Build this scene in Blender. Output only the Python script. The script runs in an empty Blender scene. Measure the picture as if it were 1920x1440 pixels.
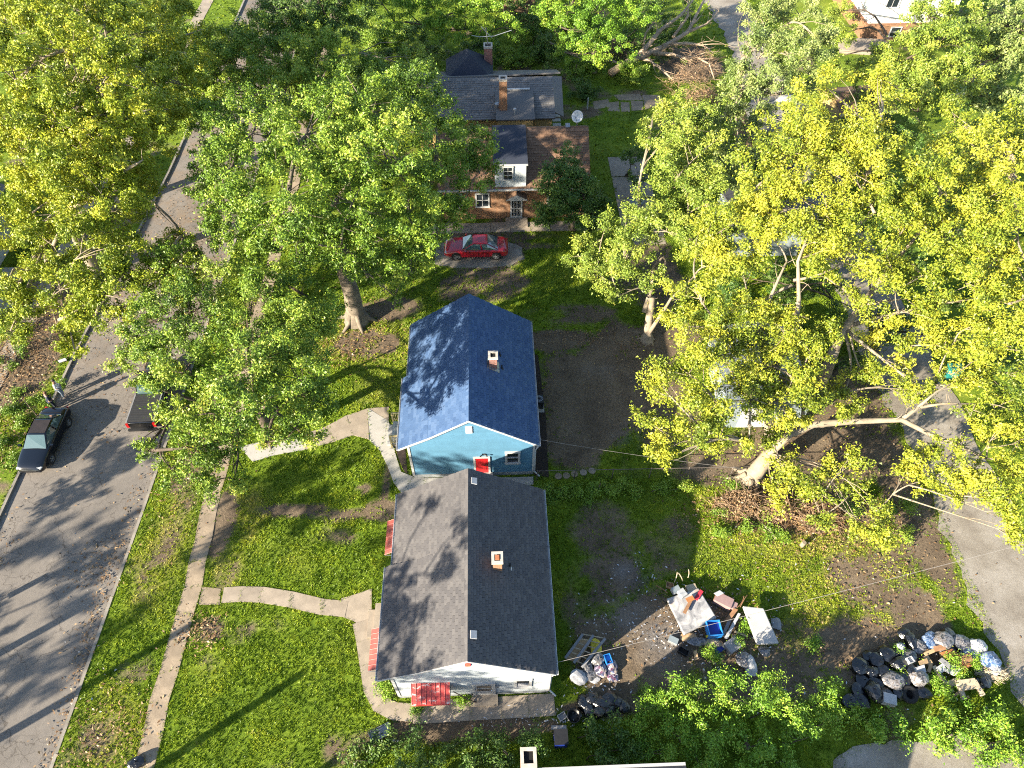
import bpy, bmesh, math, random
import numpy as np
from mathutils import Vector, Matrix

C = bpy.context.scene.collection
scene = bpy.context.scene
R = math.radians
rng = np.random.default_rng(7)
random.seed(7)

# ------------------------------------------------------------------ camera, sky, sun, exposure
CAM_H, PITCH, YAW, FOC = 38.0, R(52), R(-2.0), 1331.0      # metres, down, clockwise, focal length in 1920-wide pixels
cam_data = bpy.data.cameras.new('camera')
cam = bpy.data.objects.new('camera', cam_data); C.objects.link(cam)
cam.location = (0, 0, CAM_H)
cam.rotation_euler = (R(90) - PITCH, 0, YAW)
cam_data.sensor_width = 36.0
cam_data.lens = 36.0 * FOC / 1920.0
cam_data.clip_start = 0.5; cam_data.clip_end = 3000
scene.camera = cam

SUN_EL, SHADOW_AZ = R(20.5), R(33.0)
world = bpy.data.worlds.new('World'); scene.world = world
world.use_nodes = True
wn = world.node_tree.nodes; wl = world.node_tree.links
sky = wn.new('ShaderNodeTexSky'); sky.sky_type = 'NISHITA'; sky.sun_disc = False
sky.sun_elevation = SUN_EL
sky.sun_rotation = R(90) - (SHADOW_AZ + math.pi)      # compass angle of the sun, clockwise from +Y
sky.air_density = 1.0; sky.dust_density = 0.6; sky.ozone_density = 1.0
wn['Background'].inputs['Strength'].default_value = 0.08
wl.new(sky.outputs['Color'], wn['Background'].inputs['Color'])
sun_data = bpy.data.lights.new('sun', 'SUN')
sun_data.energy = 5.0; sun_data.angle = R(0.53); sun_data.color = (1.0, 0.885, 0.70)
sun = bpy.data.objects.new('sun', sun_data); C.objects.link(sun)
ray = Vector((math.cos(SHADOW_AZ) * math.cos(SUN_EL), math.sin(SHADOW_AZ) * math.cos(SUN_EL), -math.sin(SUN_EL)))
sun.rotation_euler = ray.to_track_quat('-Z', 'Y').to_euler()
sun.location = (-60, -40, 60)
scene.view_settings.view_transform = 'Standard'
scene.view_settings.look = 'None'
scene.view_settings.exposure = 2.3
scene.view_settings.gamma = 1.0
scene.render.engine = 'CYCLES'
scene.cycles.max_bounces = 6
scene.cycles.diffuse_bounces = 3
scene.cycles.transmission_bounces = 4
scene.cycles.use_denoising = False
scene.cycles.filter_width = 1.1
scene.cycles.pixel_filter_type = 'BLACKMAN_HARRIS'

# ------------------------------------------------------------------ photo survey: a pixel of the photograph to a point of the place
def at(u, v, z=0.0):
    x = (u - 960) / FOC; y = -(v - 720) / FOC
    dx, dy, dz = x, math.cos(PITCH) + y * math.sin(PITCH), -math.sin(PITCH) + y * math.cos(PITCH)
    c, s = math.cos(YAW), math.sin(YAW)
    t = (z - CAM_H) / dz
    return Vector(((c * dx - s * dy) * t, (s * dx + c * dy) * t, z))
def aty(u, v, Y):
    a = at(u, v); t = Y / a.y
    return Vector((a.x * t, Y, CAM_H - CAM_H * t))

# ------------------------------------------------------------------ object helpers
WL = {}                                                # world location of every parent made here
def tag(o, label=None, cat=None, group=None, kind=None):
    if label: o['label'] = label
    if cat: o['category'] = cat
    if group: o['group'] = group
    if kind: o['kind'] = kind
    return o
def thing(name, label, cat, loc=(0, 0, 0), rz=0.0, group=None):
    o = bpy.data.objects.new(name, None); C.objects.link(o)
    o.empty_display_size = 0.3
    o.location = loc; o.rotation_euler = (0, 0, rz)
    WL[o.name] = Vector(loc)
    return tag(o, label, cat, group)
def link_mesh(name, me, parent=None, loc=None):
    o = bpy.data.objects.new(name, me); C.objects.link(o)
    if parent is not None: o.parent = parent
    if loc is not None: o.location = loc
    WL[o.name] = (WL.get(parent.name, Vector()) if parent is not None else Vector()) + (Vector(loc) if loc is not None else Vector())
    return o

class MB:
    """collects faces, then links them as one mesh object"""
    def __init__(self): self.v = []; self.f = []; self.t = []
    def add(self, vs, fs, tint=None):
        b = len(self.v); self.v += [tuple(p) for p in vs]
        self.f += [tuple(b + i for i in q) for q in fs]
        self.t += [random.random() if tint is None else tint] * len(fs)
        return self
    def box(self, c, s, rz=0.0, rx=0.0, ry=0.0, tint=None, M=None):
        m = M or (Matrix.Translation(c) @ Matrix.Rotation(rz, 4, 'Z') @ Matrix.Rotation(ry, 4, 'Y') @ Matrix.Rotation(rx, 4, 'X'))
        hx, hy, hz = s[0] / 2, s[1] / 2, s[2] / 2
        vs = [m @ Vector((x * hx, y * hy, z * hz)) for z in (-1, 1) for x, y in ((-1, -1), (1, -1), (1, 1), (-1, 1))]
        return self.add(vs, [(3, 2, 1, 0), (4, 5, 6, 7), (0, 1, 5, 4), (1, 2, 6, 5), (2, 3, 7, 6), (3, 0, 4, 7)], tint)
    def bb(self, x0, x1, y0, y1, z0, z1, tint=None):
        return self.box(((x0 + x1) / 2, (y0 + y1) / 2, (z0 + z1) / 2), (x1 - x0, y1 - y0, z1 - z0), tint=tint)
    def quad(self, a, b, c, d, tint=None): return self.add([a, b, c, d], [(0, 1, 2, 3)], tint)
    def prism(self, pts, z0, z1, tint=None):               # plan polygon extruded upwards
        n = len(pts)
        vs = [(p[0], p[1], z0) for p in pts] + [(p[0], p[1], z1) for p in pts]
        return self.add(vs, [tuple(range(n - 1, -1, -1)), tuple(range(n, 2 * n))] + [(i, (i + 1) % n, n + (i + 1) % n, n + i) for i in range(n)], tint)
    def prism_y(self, pts, y0, y1, tint=None):             # (x, z) polygon extruded along y
        n = len(pts)
        vs = [(p[0], y0, p[1]) for p in pts] + [(p[0], y1, p[1]) for p in pts]
        return self.add(vs, [tuple(range(n)), tuple(range(2 * n - 1, n - 1, -1))] + [(i, n + i, n + (i + 1) % n, (i + 1) % n) for i in range(n)], tint)
    def slab(self, a, b, c, d, th, tint=None):             # a sheet a b c d thickened downwards along its normal
        a, b, c, d = map(Vector, (a, b, c, d)); n = (b - a).cross(d - a).normalized() * th
        if n.z < 0: n = -n
        return self.add([a - n, b - n, c - n, d - n, a, b, c, d], [(3, 2, 1, 0), (4, 5, 6, 7), (0, 1, 5, 4), (1, 2, 6, 5), (2, 3, 7, 6), (3, 0, 4, 7)], tint)
    def tube(self, pts, r, n=6, cap=True, tint=None):
        pts = [Vector(p) for p in pts]; k = len(pts)
        rs = r if isinstance(r, (list, tuple)) else [r] * k
        vs = []; up = None
        for i, p in enumerate(pts):
            d = (pts[min(i + 1, k - 1)] - pts[max(i - 1, 0)])
            d = d.normalized() if d.length > 1e-9 else Vector((0, 0, 1))
            if up is None: up = d.orthogonal().normalized()
            u = (up - d * up.dot(d)); u = u.normalized() if u.length > 1e-6 else d.orthogonal().normalized()
            up = u; w = d.cross(u)
            for j in range(n):
                a = 2 * math.pi * j / n
                vs.append(p + (u * math.cos(a) + w * math.sin(a)) * rs[i])
        fs = [(i * n + j, i * n + (j + 1) % n, (i + 1) * n + (j + 1) % n, (i + 1) * n + j) for i in range(k - 1) for j in range(n)]
        if cap: fs += [tuple(range(n - 1, -1, -1)), tuple((k - 1) * n + j for j in range(n))]
        return self.add(vs, fs, tint)
    def lathe(self, c, prof, n=14, M=None, tint=None):     # prof: (radius, height)
        M = M or Matrix.Translation(c); k = len(prof)
        vs = [M @ Vector((r * math.cos(2 * math.pi * j / n), r * math.sin(2 * math.pi * j / n), h)) for r, h in prof for j in range(n)]
        fs = [(i * n + j, i * n + (j + 1) % n, (i + 1) * n + (j + 1) % n, (i + 1) * n + j) for i in range(k - 1) for j in range(n)]
        if prof[0][0] > 1e-4: fs.append(tuple(range(n - 1, -1, -1)))
        if prof[-1][0] > 1e-4: fs.append(tuple((k - 1) * n + j for j in range(n)))
        return self.add(vs, fs, tint)
    def ico(self, c, r, sub=2, squash=(1, 1, 1), noise=0.0, seed=0, tint=None):
        bm = bmesh.new(); bmesh.ops.create_icosphere(bm, subdivisions=sub, radius=1.0)
        rr = random.Random(seed); ph = [rr.uniform(0, 6.28) for _ in range(6)]
        bm.verts.index_update()
        vs = []
        for v in bm.verts:
            p = v.co
            d = 1 + noise * (math.sin(3.1 * p.x + ph[0]) * math.sin(2.7 * p.y + ph[1]) + .7 * math.sin(5.3 * p.z + ph[2] + 2 * p.x) + .5 * math.sin(7.9 * p.x + ph[3]) * math.cos(8.3 * p.y + ph[4]) + .22 * rr.uniform(-1, 1))
            vs.append((c[0] + p.x * r * d * squash[0], c[1] + p.y * r * d * squash[1], c[2] + p.z * r * d * squash[2]))
        fs = [tuple(v.index for v in f.verts) for f in bm.faces]; bm.free()
        return self.add(vs, fs, tint)
    def mesh(self, name, mat, off=Vector((0, 0, 0)), smooth=False):
        me = bpy.data.meshes.new(name)
        me.from_pydata([(p[0] - off.x, p[1] - off.y, p[2] - off.z) for p in self.v], [], self.f)
        me.attributes.new('tint', 'FLOAT', 'FACE').data.foreach_set('value', self.t)
        if smooth: me.polygons.foreach_set('use_smooth', [True] * len(me.polygons))
        me.materials.append(mat)
        return me
    def build(self, name, mat, parent=None, smooth=False, local=False, origin=None, label=None, kind=None):
        """world coordinates unless local; origin: where the object's own origin sits"""
        base = WL.get(parent.name, Vector()) if (parent is not None and not local) else Vector()
        o_ = Vector(origin) if origin is not None else base
        o = link_mesh(name, self.mesh(name, mat, o_, smooth), parent, (o_ - base) if origin is not None else None)
        if label: o['label'] = label
        if kind: o['kind'] = kind
        return o

def big_mesh(name, verts, nper, tint, mat, parent=None, smooth=False, tint2=None):
    """verts (N*nper, 3) array: N faces of nper corners each"""
    n = len(verts) // nper
    me = bpy.data.meshes.new(name)
    me.vertices.add(n * nper); me.vertices.foreach_set('co', np.ascontiguousarray(verts, dtype=np.float32).ravel())
    me.loops.add(n * nper); me.loops.foreach_set('vertex_index', np.arange(n * nper, dtype=np.int32))
    me.polygons.add(n); me.polygons.foreach_set('loop_start', np.arange(0, n * nper, nper, dtype=np.int32))
    me.attributes.new('tint', 'FLOAT', 'FACE').data.foreach_set('value', np.ascontiguousarray(tint, dtype=np.float32))
    if tint2 is not None:
        me.attributes.new('age', 'FLOAT', 'FACE').data.foreach_set('value', np.ascontiguousarray(tint2, dtype=np.float32))
    me.materials.append(mat); me.update(calc_edges=True)
    return link_mesh(name, me, parent)

# value noise for masks and scatter
_lat = rng.random((256, 256))
def vnoise(x, y, s=1.0, o=0):
    x = np.asarray(x) / s + 37.3 * o; y = np.asarray(y) / s + 91.7 * o
    i = np.floor(x).astype(int); j = np.floor(y).astype(int); fx = x - i; fy = y - j
    fx = fx * fx * (3 - 2 * fx); fy = fy * fy * (3 - 2 * fy)
    g = lambda a, b: _lat[a % 256, b % 256]
    return (g(i, j) * (1 - fx) + g(i + 1, j) * fx) * (1 - fy) + (g(i, j + 1) * (1 - fx) + g(i + 1, j + 1) * fx) * fy
def fbm(x, y, s=1.0, o=0): return .5 * vnoise(x, y, s, o) + .3 * vnoise(x, y, s * .47, o + 1) + .2 * vnoise(x, y, s * .21, o + 2)
def inpoly(x, y, poly):
    r = np.zeros(len(x), bool); n = len(poly)
    for i in range(n):
        (x1, y1), (x2, y2) = poly[i][:2], poly[(i + 1) % n][:2]
        c = ((y1 > y) != (y2 > y)) & (x < (x2 - x1) * (y - y1) / ((y2 - y1) if abs(y2 - y1) > 1e-9 else 1e-9) + x1)
        r ^= c
    return r

# ------------------------------------------------------------------ materials
def new_mat(name):
    m = bpy.data.materials.new(name); m.use_nodes = True
    nt = m.node_tree
    return m, nt, nt.nodes['Principled BSDF']
def ramp(nt, stops, fac, inter='LINEAR'):
    r = nt.nodes.new('ShaderNodeValToRGB'); r.color_ramp.interpolation = inter
    e = r.color_ramp.elements
    while len(e) < len(stops): e.new(0.5)
    for k, (p, c) in enumerate(stops):
        e[k].position = p; e[k].color = (*c, 1) if len(c) == 3 else c
    nt.links.new(fac, r.inputs[0]); return r.outputs[0]
def noise(nt, scale, detail=4, rough=.6, vec=None, dist=0.0):
    n = nt.nodes.new('ShaderNodeTexNoise'); n.inputs['Scale'].default_value = scale
    n.inputs['Detail'].default_value = detail; n.inputs['Roughness'].default_value = rough; n.inputs['Distortion'].default_value = dist
    if vec is not None: nt.links.new(vec, n.inputs['Vector'])
    return n.outputs['Fac']
def objco(nt, scale=(1, 1, 1), which='Object'):
    t = nt.nodes.new('ShaderNodeTexCoord'); m = nt.nodes.new('ShaderNodeMapping'); m.inputs['Scale'].default_value = scale
    nt.links.new(t.outputs[which], m.inputs['Vector']); return m.outputs[0]
def mixc(nt, a, b, fac, mode='MIX'):
    m = nt.nodes.new('ShaderNodeMix'); m.data_type = 'RGBA'; m.blend_type = mode
    for sock, val in ((m.inputs[6], a), (m.inputs[7], b)):
        if hasattr(val, 'links') or isinstance(val, bpy.types.NodeSocket): nt.links.new(val, sock)
        else: sock.default_value = (*val, 1)
    if isinstance(fac, (int, float)): m.inputs[0].default_value = fac
    else: nt.links.new(fac, m.inputs[0])
    return m.outputs[2]
def mathn(nt, op, a, b=None, clamp=False):
    m = nt.nodes.new('ShaderNodeMath'); m.operation = op; m.use_clamp = clamp
    for i, val in enumerate((a, b)):
        if val is None: continue
        if isinstance(val, bpy.types.NodeSocket): nt.links.new(val, m.inputs[i])
        else: m.inputs[i].default_value = val
    return m.outputs[0]
def attr(nt, name):
    a = nt.nodes.new('ShaderNodeAttribute'); a.attribute_name = name; return a.outputs['Fac']
def bump(nt, bsdf, h, strength=.3, dist=.02):
    b = nt.nodes.new('ShaderNodeBump'); b.inputs['Strength'].default_value = strength; b.inputs['Distance'].default_value = dist
    nt.links.new(h, b.inputs['Height']); nt.links.new(b.outputs[0], bsdf.inputs['Normal'])
def simple(name, col, rough=.7, var=.25, scale=3.0, metal=0.0, spec=.4, bmp=0.0, coat=0.0, tintvar=0.0, grit=.0):
    """one colour with soft mottling and grain"""
    col = tuple(c * .64 for c in col)
    m, nt, b = new_mat(name)
    co = objco(nt)
    n = noise(nt, scale, 6, .65, co)
    lo = tuple(c * (1 - var) for c in col); hi = tuple(min(1, c * (1 + var)) for c in col)
    c = ramp(nt, [(.28, lo), (.72, hi)], n)
    if tintvar:
        t = attr(nt, 'tint'); f = mathn(nt, 'ADD', mathn(nt, 'MULTIPLY', t, 2 * tintvar), 1 - tintvar)
        k = nt.nodes.new('ShaderNodeVectorMath'); k.operation = 'SCALE'; nt.links.new(c, k.inputs[0]); nt.links.new(f, k.inputs['Scale']); c = k.outputs[0]
    if grit:
        g = noise(nt, 60, 2, .6, co); c = mixc(nt, c, ramp(nt, [(.35, (1 - grit,) * 3), (.65, (1 + grit,) * 3)], g), 1.0, 'MULTIPLY')
    nt.links.new(c, b.inputs['Base Color'])
    b.inputs['Roughness'].default_value = rough; b.inputs['Metallic'].default_value = metal
    b.inputs['Specular IOR Level'].default_value = spec
    if coat: b.inputs['Coat Weight'].default_value = coat; b.inputs['Coat Roughness'].default_value = .06
    if bmp: bump(nt, b, noise(nt, scale * 9, 4, .6, co), bmp, .02)
    return m
def leaf_mat(name, c0, c1, c2, c3=None, trans=.12, rough=.5):
    c0, c1, c2, c3 = [tuple(x * .82 for x in c) if c else None for c in (c0, c1, c2, c3)]
    m, nt, b = new_mat(name)
    t = attr(nt, 'tint')
    st = [(0, c0), (.45, c1), (.85, c2)] + ([(1.0, c3)] if c3 else [])
    c = ramp(nt, st, t)
    nt.links.new(c, b.inputs['Base Color']); b.inputs['Roughness'].default_value = rough
    b.inputs['Specular IOR Level'].default_value = .35
    tr = nt.nodes.new('ShaderNodeBsdfTranslucent'); nt.links.new(c, tr.inputs['Color'])
    mx = nt.nodes.new('ShaderNodeMixShader'); mx.inputs[0].default_value = trans
    nt.links.new(b.outputs[0], mx.inputs[1]); nt.links.new(tr.outputs[0], mx.inputs[2])
    nt.links.new(mx.outputs[0], nt.nodes['Material Output'].inputs['Surface'])
    return m
def shingle_mat(name, c0, c1, c2, rough=.85):
    c0, c1, c2 = [tuple(x * .8 for x in c) for c in (c0, c1, c2)]
    m, nt, b = new_mat(name)
    oi = nt.nodes.new('ShaderNodeObjectInfo')
    t = mathn(nt, 'FRACT', mathn(nt, 'ADD', attr(nt, 'tint'), oi.outputs['Random']))
    geo = nt.nodes.new('ShaderNodeNewGeometry')
    g = noise(nt, 28, 3, .7, geo.outputs['Position']); big = noise(nt, .35, 4, .6, geo.outputs['Position'])
    f = mathn(nt, 'ADD', mathn(nt, 'MULTIPLY', t, .38), mathn(nt, 'ADD', mathn(nt, 'MULTIPLY', g, .45), mathn(nt, 'MULTIPLY', big, .35)))
    c = ramp(nt, [(.15, c0), (.6, c1), (1.0, c2)], f)
    nt.links.new(c, b.inputs['Base Color']); b.inputs['Roughness'].default_value = rough; b.inputs['Specular IOR Level'].default_value = .25
    bump(nt, b, noise(nt, 90, 2, .5, geo.outputs['Position']), .5, .01)
    return m
def brick_mat(name, c0, c1, mortar, axis='xz', bw=.21, bh=.07):
    c0, c1, mortar = [tuple(x * .68 for x in c) for c in (c0, c1, mortar)]
    m, nt, b = new_mat(name)
    t = nt.nodes.new('ShaderNodeTexCoord'); sep = nt.nodes.new('ShaderNodeSeparateXYZ'); com = nt.nodes.new('ShaderNodeCombineXYZ')
    nt.links.new(t.outputs['Object'], sep.inputs[0])
    hx = mathn(nt, 'ADD', sep.outputs['X'], sep.outputs['Y'])
    nt.links.new(hx, com.inputs[0]); nt.links.new(sep.outputs['Z'], com.inputs[1])
    br = nt.nodes.new('ShaderNodeTexBrick'); nt.links.new(com.outputs[0], br.inputs['Vector'])
    br.inputs['Scale'].default_value = 1.0; br.inputs['Brick Width'].default_value = bw; br.inputs['Row Height'].default_value = bh
    br.inputs['Mortar Size'].default_value = .008
    br.inputs['Color1'].default_value = (*c0, 1); br.inputs['Color2'].default_value = (*c1, 1); br.inputs['Mortar'].default_value = (*mortar, 1)
    n = noise(nt, 2.5, 5, .6, t.outputs['Object'])
    c = mixc(nt, br.outputs['Color'], ramp(nt, [(.3, (.7, .7, .7)), (.7, (1.15, 1.1, 1.05))], n), 1.0, 'MULTIPLY')
    nt.links.new(c, b.inputs['Base Color']); b.inputs['Roughness'].default_value = .9
    bump(nt, b, br.outputs['Fac'], .5, -.01)
    return m

M = {}
def mats():
    S = simple
    M['bark_grey'] = S('bark_grey', (.20, .165, .125), .95, .45, 2.2, bmp=.8)
    M['bark_dark'] = S('bark_dark', (.10, .075, .055), .95, .45, 2.5, bmp=.8)
    M['bark_pale'] = S('bark_pale', (.33, .27, .19), .9, .35, 2.0, bmp=.6)
    M['dead_wood'] = S('dead_wood', (.46, .35, .24), .9, .35, 2.0, bmp=.5)
    M['twig'] = S('twig', (.28, .19, .12), .95, .4, 1.5, tintvar=.5)
    M['white_trim'] = S('white_trim', (.52, .52, .515), .5, .06, 4)
    M['gutter'] = S('gutter', (.62, .63, .64), .45, .12, 5)
    M['blue_siding'] = S('blue_siding', (.095, .235, .36), .6, .10, 1.6, tintvar=.05)
    M['white_siding'] = S('white_siding', (.50, .55, .585), .55, .10, 2.0, tintvar=.05)
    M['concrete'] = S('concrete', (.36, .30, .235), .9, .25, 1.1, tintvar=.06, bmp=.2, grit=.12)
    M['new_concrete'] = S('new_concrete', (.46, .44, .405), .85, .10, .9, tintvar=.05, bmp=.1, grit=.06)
    M['old_concrete'] = S('old_concrete', (.33, .26, .185), .95, .35, .9, tintvar=.05, bmp=.4, grit=.2)
    M['kerb'] = S('kerb_stone', (.30, .27, .23), .9, .35, 1.2, tintvar=.15, bmp=.3)
    M['foundation'] = S('foundation', (.30, .32, .33), .9, .2, 4)
    M['red_paint'] = S('red_paint', (.62, .02, .025), .45, .08, 3)
    M['yellow_wood'] = S('yellow_wood', (.62, .49, .24), .7, .15, 6, tintvar=.12)
    M['deck_grey'] = S('deck_grey', (.50, .50, .49), .7, .12, 5, tintvar=.1)
    M['black_metal'] = S('black_metal', (.018, .018, .02), .45, .3, 4)
    M['grey_metal'] = S('grey_metal', (.36, .37, .38), .4, .2, 5, metal=.6)
    M['dark_hole'] = S('dark_hole', (.008, .007, .007), 1.0, .2, 4)
    M['galv'] = S('galvanised', (.45, .46, .48), .4, .15, 6, metal=.7)
    M['flue'] = S('flue', (.45, .16, .07), .8, .2, 5)
    M['cap_stone'] = S('chimney_cap', (.55, .50, .43), .85, .2, 5)
    M['timber'] = S('timber', (.42, .29, .16), .8, .25, 4, tintvar=.25)
    M['pale_timber'] = S('pale_timber', (.52, .43, .30), .8, .2, 4, tintvar=.2)
    M['rust_panel'] = S('rust_panel', (.36, .15, .05), .8, .25, 3)
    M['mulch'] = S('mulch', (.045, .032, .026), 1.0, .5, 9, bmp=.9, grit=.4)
    M['mattress'] = S('mattress_cloth', (.47, .46, .45), .85, .14, 2.2, bmp=.2)
    M['stained'] = None
    M['white_plastic'] = S('white_plastic', (.48, .49, .50), .45, .16, 4)
    M['blue_plastic'] = S('blue_plastic', (.03, .25, .72), .35, .1, 4)
    M['navy_plastic'] = S('navy_plastic', (.015, .04, .3), .4, .15, 4)
    M['yellow_plastic'] = S('yellow_plastic', (.75, .62, .05), .4, .1, 4)
    M['red_cloth'] = S('red_cloth', (.55, .03, .06), .8, .2, 5)
    M['pink_case'] = S('mauve_plastic', (.36, .24, .23), .45, .15, 3)
    M['grey_plastic'] = S('grey_plastic', (.27, .27, .28), .5, .2, 4)
    M['brown_cloth'] = S('brown_cloth', (.30, .16, .08), .9, .3, 4)
    M['teal_plastic'] = S('teal_plastic', (.02, .22, .20), .5, .2, 4)
    M['navy_cloth'] = S('navy_cloth', (.02, .03, .06), .9, .25, 9)
    M['white_top'] = S('white_top', (.95, .95, .97), .9, .05, 8)
    M['white_cloth'] = S('white_cloth', (.48, .48, .50), .9, .15, 8)
    M['denim_pale'] = S('pale_denim', (.30, .37, .46), .9, .2, 9)
    M['denim_dark'] = S('dark_denim', (.02, .028, .05), .9, .25, 9)
    M['skin'] = S('skin', (.42, .22, .14), .6, .1, 6)
    M['hair_dark'] = S('hair_dark', (.03, .022, .016), .7, .3, 12)
    M['hair_red'] = S('hair_red', (.16, .07, .04), .7, .3, 12)
    M['tyre'] = S('tyre_rubber', (.02, .02, .021), .85, .2, 6)
    M['rim'] = S('alloy_rim', (.55, .56, .58), .3, .1, 6, metal=.7)
    M['rubber_black'] = S('black_trim', (.015, .015, .016), .6, .2, 6)
    M['chrome'] = S('chrome', (.6, .61, .62), .15, .05, 6, metal=1.0)
    M['tail_red'] = S('tail_lens', (.4, .01, .012), .2, .1, 6, coat=.6)
    M['headlamp'] = S('headlamp_lens', (.55, .58, .60), .12, .1, 6, coat=.8)
    M['car_black'] = S('car_paint_black', (.004, .005, .008), .14, .1, 3, coat=.6)
    M['truck_black'] = S('truck_paint_black', (.006, .006, .007), .2, .1, 3, coat=.5)
    M['car_red'] = S('car_paint_red', (.40, .008, .022), .3, .06, 3, coat=1.0)
    M['tonneau'] = S('tonneau_cover', (.035, .035, .037), .5, .15, 3)
    M['roof_dust'] = S('car_roof_dusty', (.03, .022, .02), .5, .3, 3)
    M['moss'] = S('ridge_cap', (.10, .095, .09), .9, .2, 4)
    M['dish'] = S('dish_white', (.72, .72, .71), .4, .05, 4)
    M['fence'] = S('fence_wire', (.12, .10, .085), .7, .2, 4)
    M['wire'] = S('wire', (.30, .28, .26), .6, .1, 4)
    M['garage_roof'] = S('garage_roof', (.17, .20, .245), .5, .22, .8, metal=.1)
    M['pale_wall'] = S('pale_wall', (.26, .31, .34), .7, .12, 2)
    M['stucco_white'] = S('stucco_white', (.74, .73, .71), .8, .08, 2)
    M['brown_wall'] = S('brown_wall', (.22, .14, .085), .9, .25, 2)
    M['yellow_wall'] = S('yellow_wall', (.56, .40, .16), .8, .15, 2)
    M['leaf_litter'] = None
    # glass: dark, glossy, sky reflecting
    m, nt, b = new_mat('window_glass'); b.inputs['Base Color'].default_value = (.015, .02, .025, 1); b.inputs['Roughness'].default_value = .06; b.inputs['Specular IOR Level'].default_value = .8
    M['glass'] = m
    m, nt, b = new_mat('car_glass'); b.inputs['Base Color'].default_value = (.05, .085, .085, 1); b.inputs['Roughness'].default_value = .03; b.inputs['Specular IOR Level'].default_value = 1.0; b.inputs['Coat Weight'].default_value = 1.0
    M['car_glass'] = m
    # black bag plastic: wrinkled and shiny
    for nm, col in (('bag_black', (.004, .0045, .006)), ('bag_clear', (.13, .13, .135)), ('bag_blue', (.03, .06, .14))):
        m, nt, b = new_mat(nm); co = objco(nt)
        n1 = noise(nt, 3.2, 4, .6, co, 1.6); n2 = noise(nt, 16, 3, .6, co, 1.0)
        if nm == 'bag_black': c = ramp(nt, [(.36, tuple(x * .4 for x in col)), (.64, tuple(x * 1.6 for x in col))], n1)
        elif nm == 'bag_clear': c = ramp(nt, [(.34, (.012, .012, .014)), (.44, (.05, .05, .054)), (.50, (.19, .19, .20)), (.56, (.08, .058, .04)), (.64, (.22, .22, .23))], n1)
        else: c = ramp(nt, [(.34, (.012, .02, .05)), (.46, (.04, .09, .20)), (.54, (.22, .25, .30)), (.62, (.05, .12, .26))], n1)
        nt.links.new(c, b.inputs['Base Color']); b.inputs['Specular IOR Level'].default_value = .8; b.inputs['Roughness'].default_value = .2 if nm == 'bag_black' else .3
        bump(nt, b, mathn(nt, 'ADD', n1, mathn(nt, 'MULTIPLY', n2, .5)), .5, .05)
        M[nm] = m
    m, nt, b = new_mat('mixed_clothes'); co = objco(nt)
    vo = nt.nodes.new('ShaderNodeTexVoronoi'); vo.inputs['Scale'].default_value = 9; nt.links.new(co, vo.inputs['Vector'])
    sp = nt.nodes.new('ShaderNodeSeparateColor'); nt.links.new(vo.outputs['Color'], sp.inputs[0])
    nt.links.new(ramp(nt, [(0, (.03, .03, .06)), (.25, (.20, .17, .24)), (.45, (.34, .33, .35)), (.6, (.10, .04, .08)), (.75, (.26, .22, .20)), (.9, (.06, .08, .16))], sp.outputs[0], 'CONSTANT'), b.inputs['Base Color']); b.inputs['Roughness'].default_value = .9
    bump(nt, b, noise(nt, 9, 4, .6, co, 1.0), 1.0, .08); M['clothes'] = m
    # mattress with stains
    m, nt, b = new_mat('stained_mattress'); co = objco(nt)
    n1 = noise(nt, 1.6, 5, .65, co, .8)
    c = ramp(nt, [(.34, (.09, .095, .105)), (.48, (.20, .20, .21)), (.6, (.31, .305, .30))], n1)
    c = mixc(nt, c, (.30, .17, .09), ramp(nt, [(.62, (0, 0, 0)), (.72, (.7, .7, .7))], noise(nt, .9, 3, .5, co, .3)))
    nt.links.new(c, b.inputs['Base Color']); b.inputs['Roughness'].default_value = .9; bump(nt, b, noise(nt, 9, 3, .5, co), .3, .02)
    M['stained'] = m
    # red awning with flaking paint
    m, nt, b = new_mat('awning_red'); co = objco(nt)
    n1 = noise(nt, 2.2, 6, .7, objco(nt, (1, 1, 3)), .5)
    c = ramp(nt, [(.0, (.28, .022, .018)), (.55, (.36, .035, .03)), (.60, (.38, .14, .13)), (.64, (.42, .40, .40))], n1)
    nt.links.new(c, b.inputs['Base Color']); b.inputs['Roughness'].default_value = .5; M['awning'] = m
    m, nt, b = new_mat('awning_faded'); co = objco(nt)
    n1 = noise(nt, 1.4, 6, .7, co, .5)
    c = ramp(nt, [(.3, (.19, .035, .03)), (.6, (.24, .055, .042)), (.75, (.30, .13, .11))], n1)
    nt.links.new(c, b.inputs['Base Color']); b.inputs['Roughness'].default_value = .55; M['awning2'] = m
    # shingles
    M['sh_blue'] = shingle_mat('blue_shingle', (.030, .066, .155), (.056, .108, .22), (.10, .16, .28))
    M['sh_grey'] = shingle_mat('grey_shingle', (.062, .060, .064), (.097, .092, .094), (.134, .127, .124))
    M['sh_dark'] = shingle_mat('dark_shingle', (.10, .098, .098), (.165, .158, .152), (.23, .22, .21))
    M['sh_navy'] = shingle_mat('navy_shingle', (.02, .026, .042), (.035, .042, .062), (.05, .06, .085))
    M['sh_tan'] = shingle_mat('tan_shingle', (.12, .07, .045), (.19, .115, .075), (.28, .175, .115))
    M['sh_terra'] = shingle_mat('terracotta_shingle', (.36, .13, .08), (.46, .19, .12), (.55, .27, .18))
    M['br_orange'] = brick_mat('orange_brick', (.36, .14, .055), (.43, .19, .08), (.42, .33, .24))
    M['br_red'] = brick_mat('red_brick', (.26, .07, .05), (.34, .11, .08), (.42, .36, .32))
    M['br_tan'] = brick_mat('tan_brick', (.31, .14, .06), (.26, .11, .048), (.33, .25, .17))
    # leaves
    L = leaf_mat
    M['lf_oak'] = L('oak_leaf', (.042, .092, .010), (.145, .25, .020), (.33, .42, .046), (.48, .48, .09))
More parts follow.
